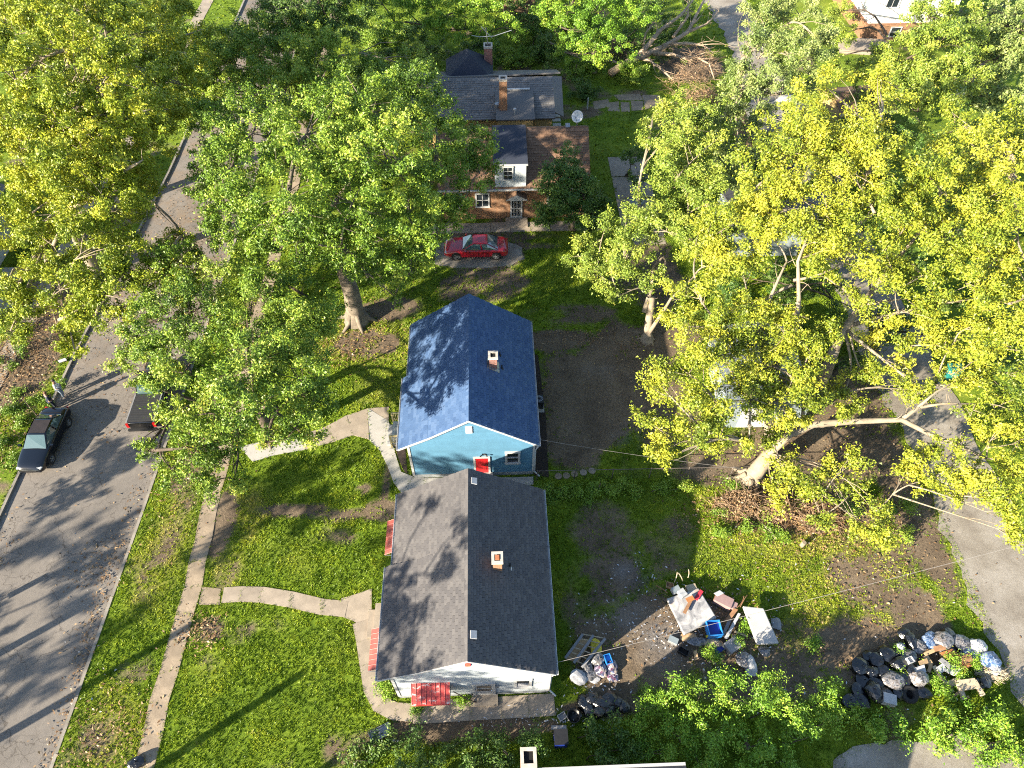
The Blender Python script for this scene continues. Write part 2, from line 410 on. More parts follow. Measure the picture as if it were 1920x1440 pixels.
    M['lf_maple'] = L('maple_leaf', (.040, .088, .010), (.145, .245, .020), (.34, .42, .050), (.50, .44, .07))
    M['lf_syc'] = L('sycamore_leaf', (.07, .115, .010), (.225, .295, .018), (.44, .46, .034), (.60, .53, .05))
    M['lf_yellow'] = L('yellow_maple_leaf', (.070, .120, .014), (.24, .30, .026), (.53, .51, .045), (.60, .52, .06), trans=.14)
    M['lf_lime'] = L('lime_leaf', (.085, .145, .020), (.20, .28, .036), (.35, .405, .06), (.50, .47, .07))
    M['lf_grey'] = L('grey_green_leaf', (.085, .135, .032), (.19, .26, .065), (.34, .385, .12), (.46, .47, .15))
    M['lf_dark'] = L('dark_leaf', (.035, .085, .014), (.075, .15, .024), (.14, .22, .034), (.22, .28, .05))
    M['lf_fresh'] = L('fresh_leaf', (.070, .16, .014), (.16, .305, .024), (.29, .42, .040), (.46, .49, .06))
    M['lf_brown'] = L('dead_leaf', (.12, .065, .03), (.24, .14, .065), (.36, .24, .12), (.42, .30, .17), trans=.1)
    M['lf_grass'] = L('grass_blade', (.10, .178, .010), (.245, .345, .018), (.42, .47, .034), (.56, .50, .14), trans=.3)
    M['lf_weed'] = L('weed_leaf', (.07, .15, .014), (.15, .26, .022), (.25, .35, .035), (.38, .40, .07))
mats()

# ================================================================== THE SETTING
def kerb_l(y): return np.interp(y, [-200, 0, 33, 55, 100, 900], [-30.2, -29.95, -29.72, -28.6, -28.5, -28.5])
def kerb_r(y): return np.interp(y, [-200, 0, 22, 45, 100, 900], [-22.0, -21.95, -21.2, -20.7, -20.5, -20.5])
ALLEY_W = lambda y: 25.9 + .25 * np.sin(y * .35) + .15 * np.sin(y * 1.3) + .12 * np.sin(y * 4.1) + .10 * np.sin(y * 9.7)
HARD = []                                             # plan polygons without grass
def px_poly(pts, z=0.0): return [tuple(at(u, v, z)[:2]) for u, v in pts]

# bare soil: (x, y, rx, ry, amount)
SOIL = [(6.0, 18.5, 2.6, 2.4, .42), (10.2, 17.6, 2.4, 2.4, .4), (4.2, 15.0, 1.2, 3.0, .45), (7.0, 29.0, 4.5, 4.2, 1.0), (5.0, 25.5, 3.0, 2.6, .75), (9.5, 32.5, 3.5, 2.5, .9), (4.6, 33.6, 2.6, 1.1, .9), (8.2, 24.5, 2.6, 2.0, .45),
        (11.6, 27.0, 2.5, 3.5, .5), (14, 22.6, 3, 1.6, .9), (20, 23.5, 5, 2.6, .95), (22, 28, 4, 4, .8), (24.5, 20, 1.6, 6, .8), (18, 19.5, 6, 1.6, .55),
        (8.0, 12.4, 2.3, 2.4, .95), (6.6, 15.9, 1.2, 1.0, .9), (5.3, 11.5, 2.0, 2.2, .7), (10.5, 12.5, 3.0, 2.2, .8), (5.2, 9.0, 2.6, .5, .95), (14.5, 10.3, 3.0, 1.4, .6),
        (19, 11, 3.2, 2.0, .8), (22.5, 12.5, 1.6, 3.0, .7), (21, 15.5, 3.0, 2.4, .5),
        (-33.2, 33.5, 2.7, 4.8, 1.0), (-34.5, 29.5, 2.2, 2.4, .8), (-33.5, 40, 2.0, 6, .8), (-31, 26, .9, 5, .35), (-32, 47, 2.0, 6, .8),
        (-18.9, 24, 1.4, 4, .6), (-17.9, 30, 1.6, 8, .6), (-9.6, 33.6, 2.0, 1.6, .55), (-7.6, 33.6, .8, 1.0, .95), (-8, 37.2, 2.5, 1.2, .7),
        (-12.2, 20.6, 2.6, .4, .7), (-9.6, 20.2, 2.2, .4, .7), (-7.2, 20.4, 1.3, .9, .8), (-6.9, 22.4, .35, 2.0, .7), (-8.2, 21.9, .5, .4, .8),
        (-16.4, 20, .8, 2.6, .75), (-15.6, 17, .9, 2.2, .4), (-16.1, 13.6, 1.3, 0.9, 0.56), (-15.4, 11.9, 1.1, 0.5, 0.37), (-19.4, 8.4, 1.8, 1.3, 0.43), (-19.2, 11.6, 1.2, 1.1, 0.31), (-19.8, 15.5, .9, 1.6, .3), (-19.6, 19, 1.2, 2.0, .45),
        (2.0, 43.6, 3.2, .5, .6), (-.6, 41.9, 2.6, .8, 1.0), (1.6, 42.6, .9, .8, .9), (0, 44.9, 5, .8, .6), (5, 36, 4, 1.2, .5), (12, 40, 3, 5, .6), (13, 34, 2, 2, .7),
        (15.5, 12.2, 1.5, 1.2, .6), (12, 9.8, 3, 1, .6), (-2, 8.2, 5, .5, .9), (7, 63, 4, 1.4, .5), (4, 70, 6, 3, .4), (21, 72, 4, 4, .7), (10, 66, 3, 2, .3)]
ASH = [(7.2, 15.9, 1.1, .9, .9), (8.2, 12.2, 1.4, 1.5, .8), (6.8, 13.4, 1.2, 1.2, .5), (8.3, 25.2, 1.0, 1.0, .4), (9.7, 29.6, 1.0, .7, .4), (7.0, 30.6, 1.4, .8, .3)]
DRY = [(-19.5, 18, 1.6, 4, .8), (-15, 20.5, 1.5, 2.0, .9), (-10, 34, 4, 2.5, .8), (-8, 29, 2.0, 2.5, .5), (16, 17.5, 4, 2.2, .8), (18, 14, 4, 2.5, .8), (21, 17, 3, 3, .7), (-15.5, 16.5, 1.2, 2.5, .5), (-14.9, 11, 1.5, 2, .3),
       (14, 20, 3, 1.5, .7), (-32, 28, 2, 4, .4), (-19.3, 9, 2, 2, .6), (0, 66, 6, 2, .5), (13, 14.5, 2.0, 1.5, .4)]
def blobs(x, y, B, edge=.55):
    r = np.zeros_like(x, dtype=float)
    for bx, by, rx, ry, a in B:
        d = np.hypot((x - bx) / rx, (y - by) / ry)
        r = np.maximum(r, a * np.clip((1.25 - d) / edge, 0, 1))
    return r
def soil_at(x, y):
    s = blobs(x, y, SOIL)
    n = fbm(x, y, 1.7, 3)
    s = np.clip((s - .5) * 1.5 + .5 + (n - .5) * 1.5 * (s > .02), 0, 1) * (s > .02)
    return np.maximum(s, np.clip((fbm(x, y, 4.0, 9) - .66) * 5, 0, .6))
def dry_at(x, y):
    return np.clip(blobs(x, y, DRY, .8) + (fbm(x, y, 3.2, 5) - .5) * 1.0, 0, 1)

def scale_stops(k, st): return [(p, tuple(x * k for x in c)) for p, c in st]
def ground_mat():
    m, nt, b = new_mat('ground')
    geo = nt.nodes.new('ShaderNodeNewGeometry'); P = geo.outputs['Position']
    n1 = noise(nt, .55, 6, .62, P); n2 = noise(nt, 7, 5, .7, P); n3 = noise(nt, 34, 3, .7, P)
    f = mathn(nt, 'ADD', mathn(nt, 'MULTIPLY', n1, .4), mathn(nt, 'ADD', mathn(nt, 'MULTIPLY', n2, .3), mathn(nt, 'MULTIPLY', n3, .3)))
    grass = ramp(nt, scale_stops(.66, [(.36, (.05, .10, .009)), (.47, (.13, .21, .014)), (.56, (.22, .31, .024)), (.66, (.36, .36, .07))]), f)
    dry = ramp(nt, scale_stops(.66, [(.36, (.13, .145, .03)), (.5, (.26, .26, .05)), (.66, (.40, .34, .12))]), f)
    soil = ramp(nt, scale_stops(.66, [(.36, (.085, .064, .046)), (.48, (.18, .135, .092)), (.58, (.26, .20, .135)), (.68, (.36, .29, .20))]), f)
    ash = ramp(nt, scale_stops(.66, [(.38, (.17, .16, .155)), (.62, (.36, .34, .33))]), f)
    c = mixc(nt, grass, dry, attr(nt, 'dry')); 
    s = attr(nt, 'soil'); sf = mathn(nt, 'MULTIPLY', mathn(nt, 'SUBTRACT', mathn(nt, 'ADD', s, mathn(nt, 'MULTIPLY', n2, .5)), .42), 2.6, True)
    c = mixc(nt, c, soil, sf)
    c = mixc(nt, c, ash, attr(nt, 'ash'))
    nt.links.new(c, b.inputs['Base Color']); b.inputs['Roughness'].default_value = .97; b.inputs['Specular IOR Level'].default_value = .15
    bump(nt, b, mathn(nt, 'ADD', n2, mathn(nt, 'MULTIPLY', n3, .7)), .9, .09)
    return m
M['ground'] = ground_mat()

def build_ground():
    ys = np.concatenate([np.array([-900, -400, -150, -50, -20]), np.arange(-4, 98, .42), np.array([105, 120, 160, 260, 500, 900])])
    ss = np.concatenate([np.arange(0, 84, .42), np.array([90, 110, 160, 300, 900])])
    sl = np.concatenate([np.arange(0, 34, .42), np.array([40, 60, 120, 300, 900])])
    V = []; F = []; A = []; base = 0
    for s, side in ((ss, 1), (sl, -1)):
        Y, S = np.meshgrid(ys, s, indexing='ij')
        X = (kerb_r(Y) + S) if side > 0 else (kerb_l(Y) - S)
        x = X.ravel(); y = Y.ravel()
        soil = soil_at(x, y)
        z = .05 * (fbm(x, y, 2.2, 11) - .5) * np.clip(S.ravel() / 1.0, 0, 1) - .015
        V.append(np.stack([x, y, z], 1)); A.append((soil, dry_at(x, y), blobs(x, y, ASH, .9) * np.clip(fbm(x, y, 1.0, 4) * 2 - .4, 0, 1)))
        ny, ns = len(ys), len(s)
        i, j = np.meshgrid(np.arange(ny - 1), np.arange(ns - 1), indexing='ij')
        a = base + i * ns + j
        q = np.stack([a, a + 1, a + ns + 1, a + ns], -1).reshape(-1, 4)
        if side > 0: pass
        else: q = q[:, ::-1]
        F.append(q); base += ny * ns
    V = np.concatenate(V); F = np.concatenate(F)
    me = bpy.data.meshes.new('ground')
    me.vertices.add(len(V)); me.vertices.foreach_set('co', V.astype(np.float32).ravel())
    me.loops.add(F.size); me.loops.foreach_set('vertex_index', F.astype(np.int32).ravel())
    me.polygons.add(len(F)); me.polygons.foreach_set('loop_start', np.arange(0, F.size, 4, dtype=np.int32))
    for k, nm in enumerate(('soil', 'dry', 'ash')):
        me.attributes.new(nm, 'FLOAT', 'POINT').data.foreach_set('value', np.concatenate([a[k] for a in A]).astype(np.float32))
    me.materials.append(M['ground']); me.update(calc_edges=True)
    tag(link_mesh('ground', me), kind='structure', label='grass and bare soil of the yards')
build_ground()

# ---- street
def street_mat():
    m, nt, b = new_mat('worn_asphalt')
    geo = nt.nodes.new('ShaderNodeNewGeometry'); P = geo.outputs['Position']
    n1 = noise(nt, .28, 5, .6, P); n2 = noise(nt, 3.2, 6, .7, P); n3 = noise(nt, 45, 2, .7, P)
    f = mathn(nt, 'ADD', mathn(nt, 'MULTIPLY', n1, .5), mathn(nt, 'ADD', mathn(nt, 'MULTIPLY', n2, .25), mathn(nt, 'MULTIPLY', n3, .25)))
    c = ramp(nt, scale_stops(.66, [(.36, (.165, .148, .132)), (.5, (.22, .196, .174)), (.64, (.285, .252, .218))]), f)
    def cracks(scale, width, dist, seedshift):
        mp = nt.nodes.new('ShaderNodeMapping'); mp.inputs['Location'].default_value = (seedshift, seedshift * .7, 0); nt.links.new(P, mp.inputs['Vector'])
        nz = nt.nodes.new('ShaderNodeTexNoise'); nz.inputs['Scale'].default_value = 1.1; nz.inputs['Detail'].default_value = 4; nt.links.new(mp.outputs[0], nz.inputs['Vector'])
        va = nt.nodes.new('ShaderNodeVectorMath'); va.operation = 'SCALE'; va.inputs['Scale'].default_value = dist; nt.links.new(nz.outputs['Color'], va.inputs[0])
        vb = nt.nodes.new('ShaderNodeVectorMath'); nt.links.new(mp.outputs[0], vb.inputs[0]); nt.links.new(va.outputs[0], vb.inputs[1])
        vo = nt.nodes.new('ShaderNodeTexVoronoi'); vo.feature = 'DISTANCE_TO_EDGE'; vo.inputs['Scale'].default_value = scale; nt.links.new(vb.outputs[0], vo.inputs['Vector'])
        return ramp(nt, [(0, (.35, .33, .31)), (width, (1, 1, 1))], vo.outputs['Distance'])
    c = mixc(nt, c, cracks(.33, .010, 1.6, 3), .8, 'MULTIPLY')
    patchy = ramp(nt, [(.5, (0, 0, 0)), (.62, (1, 1, 1))], noise(nt, .22, 2, .5, P))
    c2 = mixc(nt, c, cracks(1.5, .03, .7, 11), .65, 'MULTIPLY')
    c = mixc(nt, c, c2, patchy)
    sep = nt.nodes.new('ShaderNodeSeparateXYZ'); nt.links.new(P, sep.inputs[0])
    far = mathn(nt, 'MULTIPLY', mathn(nt, 'SUBTRACT', sep.outputs['Y'], 27), .08, True)
    leafy = mathn(nt, 'MULTIPLY', ramp(nt, [(.42, (0, 0, 0)), (.66, (1, 1, 1))], noise(nt, .6, 5, .7, P)), mathn(nt, 'MULTIPLY', far, .7))
    c = mixc(nt, c, (.17, .12, .075), leafy)
    nt.links.new(c, b.inputs['Base Color']); b.inputs['Roughness'].default_value = .9; b.inputs['Specular IOR Level'].default_value = .25
    bump(nt, b, mathn(nt, 'ADD', n3, n2), .5, .02)
    return m
M['street'] = street_mat()
mb = MB()
ysr = list(np.arange(-60, 130, 4)) + [300, 900]
for a, b_ in zip(ysr[:-1], ysr[1:]):
    xm = lambda y: .5 * (kerb_l(y) + kerb_r(y))
    mb.quad((kerb_l(a) - .05, a, -.13), (xm(a), a, -.07), (xm(b_), b_, -.07), (kerb_l(b_) - .05, b_, -.13))
    mb.quad((xm(a), a, -.07), (kerb_r(a) + .05, a, -.13), (kerb_r(b_) + .05, b_, -.13), (xm(b_), b_, -.07))
tag(mb.build('street', M['street'], smooth=True), kind='structure', label='worn cracked grey asphalt street')
for side, fn, sg in (('left', kerb_l, 1), ('right', kerb_r, -1)):
    root = tag(bpy.data.objects.new('kerb', None), kind='structure', label='low concrete kerb on the %s of the street' % ('house side' if sg < 0 else 'far bank')); C.objects.link(root)
    WL[root.name] = Vector()
    y = 0.0
    while y < 92:
        L_ = 2.6; x0, x1 = fn(y), fn(y + L_)
        mb = MB(); c = (0.5 * (x0 + x1) + sg * .07, y + L_ / 2, -.075 + random.uniform(-.012, .012))
        mb.box(c, (.17, L_ - .03, .19), rz=-math.atan2(x1 - x0, L_) + random.uniform(-.004, .004))
        mb.build('kerb_stone', M['kerb'], root, origin=c); y += L_
def slab_path(name, label, quads, mat, th=.06, root=None, z=.03, matfn=None):
    """quads of plan points; each slab is a piece of its own"""
    if root is None:
        root = tag(bpy.data.objects.new(name, None), kind='structure', label=label); C.objects.link(root); WL[root.name] = Vector()
    for i, q in enumerate(quads):
        HARD.append([tuple(p[:2]) for p in q])
        cx = sum(p[0] for p in q) / len(q); cy = sum(p[1] for p in q) / len(q)
        tz = random.uniform(-.008, .008); tx = random.uniform(-.01, .01); ty = random.uniform(-.01, .01)
        k = .997
        top = [(cx + (p[0] - cx) * k, cy + (p[1] - cy) * k, z + tz + tx * (p[0] - cx) + ty * (p[1] - cy)) for p in q]
        n = len(top); vs = [(a, b_, c - th - .05) for a, b_, c in top] + top
        fs = [tuple(range(n - 1, -1, -1)), tuple(range(n, 2 * n))] + [(j, (j + 1) % n, n + (j + 1) % n, n + j) for j in range(n)]
        mb = MB().add(vs, fs, random.random())
        mb.build('slab', matfn(i) if matfn else mat, root, origin=(cx, cy, 0))
    return root
def ribbon(pts, w, n_between=0):
    """plan centreline to quads"""
    P = [Vector((p[0], p[1], 0)) for p in pts]
    L_, R_ = [], []
    for i, p in enumerate(P):
        d = (P[min(i + 1, len(P) - 1)] - P[max(i - 1, 0)]).normalized(); nrm = Vector((-d.y, d.x, 0))
        ww = w[i] if isinstance(w, (list, tuple)) else w
        L_.append(p + nrm * ww / 2); R_.append(p - nrm * ww / 2)
    return [(R_[i], R_[i + 1], L_[i + 1], L_[i]) for i in range(len(P) - 1)]
# public sidewalks
q = []; y = 1.0
while y < 90:
    xo = .09 * math.sin(y * .5) + .05 * math.sin(y * 1.7); xo2 = .09 * math.sin((y + 1.5) * .5) + .05 * math.sin((y + 1.5) * 1.7)
    q.append(((-17.78 + xo, y), (-16.80 + xo, y), (-16.80 + xo2, y + 1.5), (-17.78 + xo2, y + 1.5))); y += 1.5
slab_path('sidewalk', 'dirty old sidewalk slabs between the tree lawn and the front lawns', q, M['old_concrete'], z=.018)
q = []; y = 14.0
while y < 92:
    x = float(np.interp(y, [14, 45, 70, 92], [-34.4, -34.0, -33.0, -32.6])); q.append(((x - .65, y), (x + .65, y), (x + .65, y + 1.5), (x - .65, y + 1.5))); y += 1.5
slab_path('sidewalk', 'sidewalk slabs on the far side of the street', q, M['concrete'])
# front walk of the grey house and its side walk
wp = [at(*p)[:2] for p in ((418, 1116), (450, 1114), (490, 1115), (545, 1124), (605, 1138), (650, 1142))]
walk = slab_path('grey_house_walk', 'curved concrete walk to the grey roofed house', ribbon(wp, .88), M['concrete'])
slab_path('', '', [px_poly([(640, 1122), (668, 1114), (697, 1104), (697, 1168), (676, 1172), (660, 1163), (640, 1156)])], M['concrete'], root=walk)
wp = [at(*p)[:2] for p in ((676, 1166), (683, 1200), (690, 1245), (697, 1290), (712, 1320), (740, 1334), (775, 1336))]
slab_path('', '', ribbon(wp, .85), M['concrete'], root=walk)
wp = [at(*p)[:2] for p in ((775, 1336), (805, 1335), (850, 1332), (880, 1330), (940, 1327), (990, 1324), (1040, 1321))]
slab_path('', '', ribbon(wp, 1.05), M['concrete'], root=walk)
slab_path('', '', [px_poly([(380, 1100), (414, 1104), (412, 1134), (372, 1134)])], M['old_concrete'], root=walk, z=.01)
# new walk of the blue house
pr_ = [((449, 838), (474, 866)), ((500, 826), (515, 853)), ((560, 818), (572, 843)), ((612, 800), (630, 827)), ((650, 779), (662, 816)), ((690, 766), (692, 824)), ((729, 790), (713, 846)), ((741, 850), (727, 875)),
       ((752, 885), (738, 905)), ((775, 894), (753, 925)), ((800, 896), (792, 921)), ((850, 896), (850, 916)), ((930, 896), (930, 913)), ((1000, 894), (1000, 909))]
qs = [[at(*a0)[:2], at(*b0)[:2], at(*b1)[:2], at(*a1)[:2]] for (a0, b0), (a1, b1) in zip(pr_[:-1], pr_[1:])]
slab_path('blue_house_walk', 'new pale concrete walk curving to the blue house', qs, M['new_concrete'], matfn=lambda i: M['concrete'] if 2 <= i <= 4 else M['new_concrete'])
slab_path('', '', [px_poly([(690, 766), (729, 763), (729, 790)])], M['concrete'], root=bpy.data.objects['blue_house_walk'])
# gravel alley and drives
def gravel_mat():
    m, nt, b = new_mat('gravel'); geo = nt.nodes.new('ShaderNodeNewGeometry'); P = geo.outputs['Position']
    n1 = noise(nt, .5, 5, .65, P); n2 = noise(nt, 18, 4, .8, P)
    f = mathn(nt, 'ADD', mathn(nt, 'MULTIPLY', n1, .55), mathn(nt, 'MULTIPLY', n2, .45))
    c = ramp(nt, scale_stops(.55, [(.34, (.20, .165, .13)), (.5, (.35, .31, .255)), (.66, (.50, .46, .41))]), f)
    nt.links.new(c, b.inputs['Base Color']); b.inputs['Roughness'].default_value = .95; bump(nt, b, n2, .7, .03); return m
M['gravel'] = gravel_mat()
def rough_poly(p, step, amp):
    out = []
    for a, b_ in zip(p, p[1:] + p[:1]):
        a, b_ = Vector(a), Vector(b_); n = max(1, int((b_ - a).length / step)); nr = Vector((a.y - b_.y, b_.x - a.x)).normalized()
        for i in range(n): out.append(tuple(a.lerp(b_, i / n) + nr * random.uniform(-amp, amp)))
    return out
mb = MB(); yy = np.arange(-20, 110, .5)
for a, b_ in zip(yy[:-1], yy[1:]):
    mb.quad((ALLEY_W(a), a, .022), (30.6 + .2 * math.sin(a), a, .022), (30.6 + .2 * math.sin(b_), b_, .022), (ALLEY_W(b_), b_, .022))
tag(mb.build('alley', M['gravel']), kind='structure', label='pale gravel alley behind the yards')
HARD.append([(25.9, -20), (30.6, -20), (30.6, 110), (25.9, 110)])
ap = [(15.2, 2.0), (25.8, 2.0), (25.8, 5.6), (24.4, 6.6), (22.6, 7.0), (19.8, 6.9), (17.2, 6.8), (15.6, 6.2)]
HARD.append(ap); tag(MB().prism(rough_poly(ap, .35, .12), -.05, .03).build('driveway', M['gravel']), kind='structure', label='pale drive at the end of the alley')
dr = [[(10.6, y0), (13.9, y0), (13.9, y0 + 2.9), (10.6, y0 + 2.9)] for y0 in (43.5, 46.5, 49.5, 52.5)]
slab_path('driveway', 'concrete slab drive beside the brick house', dr, M['concrete'])
br_ = [px_poly(p) for p in ([(1110, 190), (1140, 186), (1145, 200), (1115, 205)], [(1138, 193), (1160, 190), (1162, 209), (1140, 208)], [(1163, 191), (1180, 192), (1181, 210), (1165, 209)], [(1183, 189), (1206, 190), (1206, 206), (1184, 208)],
      [(1150, 178), (1200, 176), (1206, 188), (1160, 188)], [(1204, 178), (1236, 178), (1246, 192), (1210, 206)])]
slab_path('broken_drive', 'broken concrete slabs with grass between them', br_, M['old_concrete'], z=.01)
pad = [(-4.6, 41.7), (-2.5, 41.2), (1.2, 41.3), (2.4, 42.1), (2.3, 43.4), (1.2, 44.3), (-1.5, 44.4), (-4.6, 44.2)]
HARD.append(pad); tag(MB().prism(rough_poly(pad, .35, .12), -.05, .022).build('parking_pad', M['gravel']), kind='structure', label='dusty pale pad under the red car')
slab_path('brick_house_walk', 'concrete walk along the front of the brick house', [[(x, 45.4), (x + 1.6, 45.4), (x + 1.6, 46.6), (x, 46.6)] for x in np.arange(-5, 8, 1.62)], M['concrete'])
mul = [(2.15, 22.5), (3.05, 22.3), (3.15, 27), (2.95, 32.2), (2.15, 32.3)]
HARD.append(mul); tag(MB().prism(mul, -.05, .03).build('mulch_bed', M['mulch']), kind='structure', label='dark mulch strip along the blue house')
bed = px_poly([(731, 812), (757, 806), (760, 845), (764, 888), (756, 882), (744, 850)])
HARD.append(bed); tag(MB().prism(bed, -.05, .035).build('flower_bed', M['mulch']), kind='structure', label='dark planting bed between the walk and the blue house')
dp = px_poly([(1042, 1306), (1120, 1300), (1182, 1280), (1190, 1300), (1130, 1322), (1042, 1336)])
HARD.append(dp)
HARD += [[(-5.5, 9.7), (2.3, 9.7), (2.3, 19.3), (-5.5, 19.3)], [(-5.5, 22.5), (2.3, 22.5), (2.3, 32.2), (-5.5, 32.2)], [(-3.9, 47), (7.9, 47), (7.9, 54), (-3.9, 54)], [(-5, 55), (6.6, 55), (6.6, 65), (-5, 65)], [(-1, -4), (9, -4), (9, 5.8), (-1, 5.8)]]

# ---- grass blades, weeds, fallen leaves, litter (what nobody could count)
def free_points(n, x0, x1, y0, y1):
    x = rng.uniform(x0, x1, n); y = rng.uniform(y0, y1, n)
    ok = ~((x > kerb_l(y) - .05) & (x < kerb_r(y) + .05))
    for p in HARD:
        cx_ = sum(a[0] for a in p) / len(p); cy_ = sum(a[1] for a in p) / len(p); p = [(cx_ + (a[0] - cx_) * .86, cy_ + (a[1] - cy_) * .96) for a in p]
        px_ = [a[0] for a in p]; py_ = [a[1] for a in p]
        bb = (x > min(px_)) & (x < max(px_)) & (y > min(py_)) & (y < max(py_)) & ok
        i = np.nonzero(bb)[0]
        if len(i): ok[i[inpoly(x[i], y[i], p)]] = False
    return x[ok], y[ok]
def blades(x, y, h, w, per, tint):
    n = len(x); X = np.repeat(x, per) + rng.normal(0, .04, n * per); Y = np.repeat(y, per) + rng.normal(0, .04, n * per)
    H = np.repeat(h, per) * rng.uniform(.6, 1.25, n * per); a = rng.uniform(0, 2 * np.pi, n * per); W = w * rng.uniform(.6, 1.3, n * per)
    lx = rng.normal(0, .55, n * per) * H; ly = rng.normal(0, .55, n * per) * H
    dx = np.cos(a) * W / 2; dy = np.sin(a) * W / 2
    v = np.stack([np.stack([X - dx, Y - dy, np.zeros_like(X) - .01], 1), np.stack([X + dx, Y + dy, np.zeros_like(X) - .01], 1), np.stack([X + lx, Y + ly, H], 1)], 1).reshape(-1, 3)
    return v, np.clip(np.repeat(tint, per) + rng.normal(0, .09, n * per), 0, 1)
vs, ts = [], []
for (n, x0, x1, y0, y1, hh, ww) in ((95000, -30, 27, 5, 24, .075, .05), (70000, -38, 27, 24, 46, .085, .07), (22000, -42, 34, 46, 88, .11, .12)):
    x, y = free_points(n, x0, x1, y0, y1)
    s = soil_at(x, y); k = rng.random(len(x)) > s * 1.15
    x, y, s = x[k], y[k], s[k]
    d = dry_at(x, y)
    v, t = blades(x, y, hh * (.6 + .8 * fbm(x, y, 1.1, 6)), ww, 4, np.clip(.16 + .75 * (fbm(x, y, 1.5, 8) - .33) + .75 * (vnoise(x, y, .38, 17) - .5) + .50 * d, 0, 1))
    vs.append(v); ts.append(t)
tag(big_mesh('grass', np.concatenate(vs), 3, np.concatenate(ts), M['lf_grass']), kind='stuff', label='short uneven lawn grass')
def flat_leaves(x, y, size, z0=.02):
    n = len(x); a = rng.uniform(0, 2 * np.pi, n); L_ = size * rng.uniform(.6, 1.3, n)
    ux, uy = np.cos(a) * L_, np.sin(a) * L_; wx, wy = -np.sin(a) * L_ * .38, np.cos(a) * L_ * .38
    z = z0 + rng.uniform(0, .05, n); e = rng.normal(0, .35, (n, 2)) * L_[:, None]
    v = np.stack([np.stack([x - ux, y - uy, z], 1), np.stack([x + wx, y + wy, z + np.abs(e[:, 0])], 1), np.stack([x + ux, y + uy, z + .01], 1), np.stack([x - wx, y - wy, z + np.abs(e[:, 1])], 1)], 1)
    return v.reshape(-1, 3)
lx, ly = [], []
for bx, by, sx, sy, n in ((-33.2, 33.5, 1.6, 2.6, 2600), (-32.4, 38, 1.6, 3.5, 900), (-34.6, 29, 1.4, 2, 500), (-31.3, 26.5, .7, 2.5, 300), (-22.1, 14, .35, 6, 500), (-23.2, 17.5, .8, 1.0, 120), (-29, 17, .5, 2, 200), (-10, 33.8, 2.0, 1.6, 700), (-18.9, 24, 1.2, 3, 400),
                          (-16.2, 13.5, .7, .5, 250), (-24.5, 33, 2.0, 5, 500), (-25, 45, 2, 6, 800), (16, 19.5, 2.4, .8, 1800), (20, 18.5, 2, 1.2, 900), (21, 24, 4, 3, 900), (6, 33.5, 2.0, .6, 250), (10, 32, 3, 2, 300), (19, 14, 4, 2.5, 700), (-8, 42, 3, 4, 300), (-19.5, 8.5, 1.2, 1.2, 350), (10, 12.5, 2.2, 1.5, 250)):
    lx.append(rng.normal(bx, sx, n)); ly.append(rng.normal(by, sy, n))
lx, ly = np.concatenate(lx), np.concatenate(ly)
zz = np.where((lx > kerb_l(ly)) & (lx < kerb_r(ly)), -.09, .02)
tag(big_mesh('fallen_leaves', flat_leaves(lx, ly, .085, zz), 4, rng.random(len(lx)), M['lf_brown']), kind='stuff', label='brown fallen leaves')

# ================================================================== BUILDINGS
def tab_mesh(name, tw, ex, th, mat):
    mb = MB(); w = tw * .47; l = ex * 1.25
    mb.add([(-w, 0, -.01), (w, 0, -.01), (w, l, -.01), (-w, l, -.01), (-w, 0, th), (w, 0, th), (w, l, .002), (-w, l, .002)],
           [(4, 5, 6, 7), (0, 1, 5, 4), (1, 2, 6, 5), (3, 0, 4, 7)], 0.0)
    return mb.mesh(name, mat)
def slope_frames(E0, E1, T0, tw, ex):
    """tabs over the slope spanned by eave E0-E1 and up to T0 (above E0): (position, x axis, y axis, z axis)"""
    E0, E1, T0 = Vector(E0), Vector(E1), Vector(T0)
    u = (E1 - E0); Lu = u.length; u.normalize(); w = T0 - E0; w = w - u * w.dot(u); Lw = w.length; w.normalize(); n = u.cross(w)
    if n.z < 0: n = -n; 
    out = []; rows = int(Lw / ex); 
    for r in range(rows):
        off = (r * .37 % 1.0) * tw; k = 0; s = off - tw / 2
        while s < Lu - tw * .3:
            if s > -tw * .2: out.append((E0 + u * min(max(s + tw / 2 - tw / 2 + tw / 2, tw * .48), Lu - tw * .48) + w * (r * ex + random.uniform(-.006, .006)) + n * .004, u, w, n))
            s += tw
    return out
def lay_shingles(roof, frames, tw, ex, mat, single=0, th=.034):
    frames = sorted(frames, key=lambda f: (f[0] - cam.location).length)
    base = WL[roof.name]
    if single:
        me = tab_mesh('shingle', tw, ex, th, mat)
        for p, u, w, n in frames[:single]:
            o = bpy.data.objects.new('shingle', me); C.objects.link(o); o.parent = roof
            x = u if u.cross(w).dot(n) > 0 else -u
            j = random.uniform(.6, 1.5)
            o.matrix_local = Matrix(((x.x, w.x, n.x * j, p.x - base.x), (x.y, w.y, n.y * j, p.y - base.y), (x.z, w.z, n.z * j, p.z - base.z), (0, 0, 0, 1)))
    mb = MB(); W_ = tw * .48; l = ex * 1.25
    for p, u, w, n in frames[single:]:
        t = th * random.uniform(.6, 1.5)
        vs = [p - u * W_ - n * .01, p + u * W_ - n * .01, p + u * W_ + w * l - n * .01, p - u * W_ + w * l - n * .01,
              p - u * W_ + n * t, p + u * W_ + n * t, p + u * W_ + w * l + n * .002, p - u * W_ + w * l + n * .002]
        mb.add(vs, [(4, 5, 6, 7), (0, 1, 5, 4), (1, 2, 6, 5), (3, 0, 4, 7)], random.random())
    if mb.f: mb.build('shingles', mat, roof, kind='stuff')
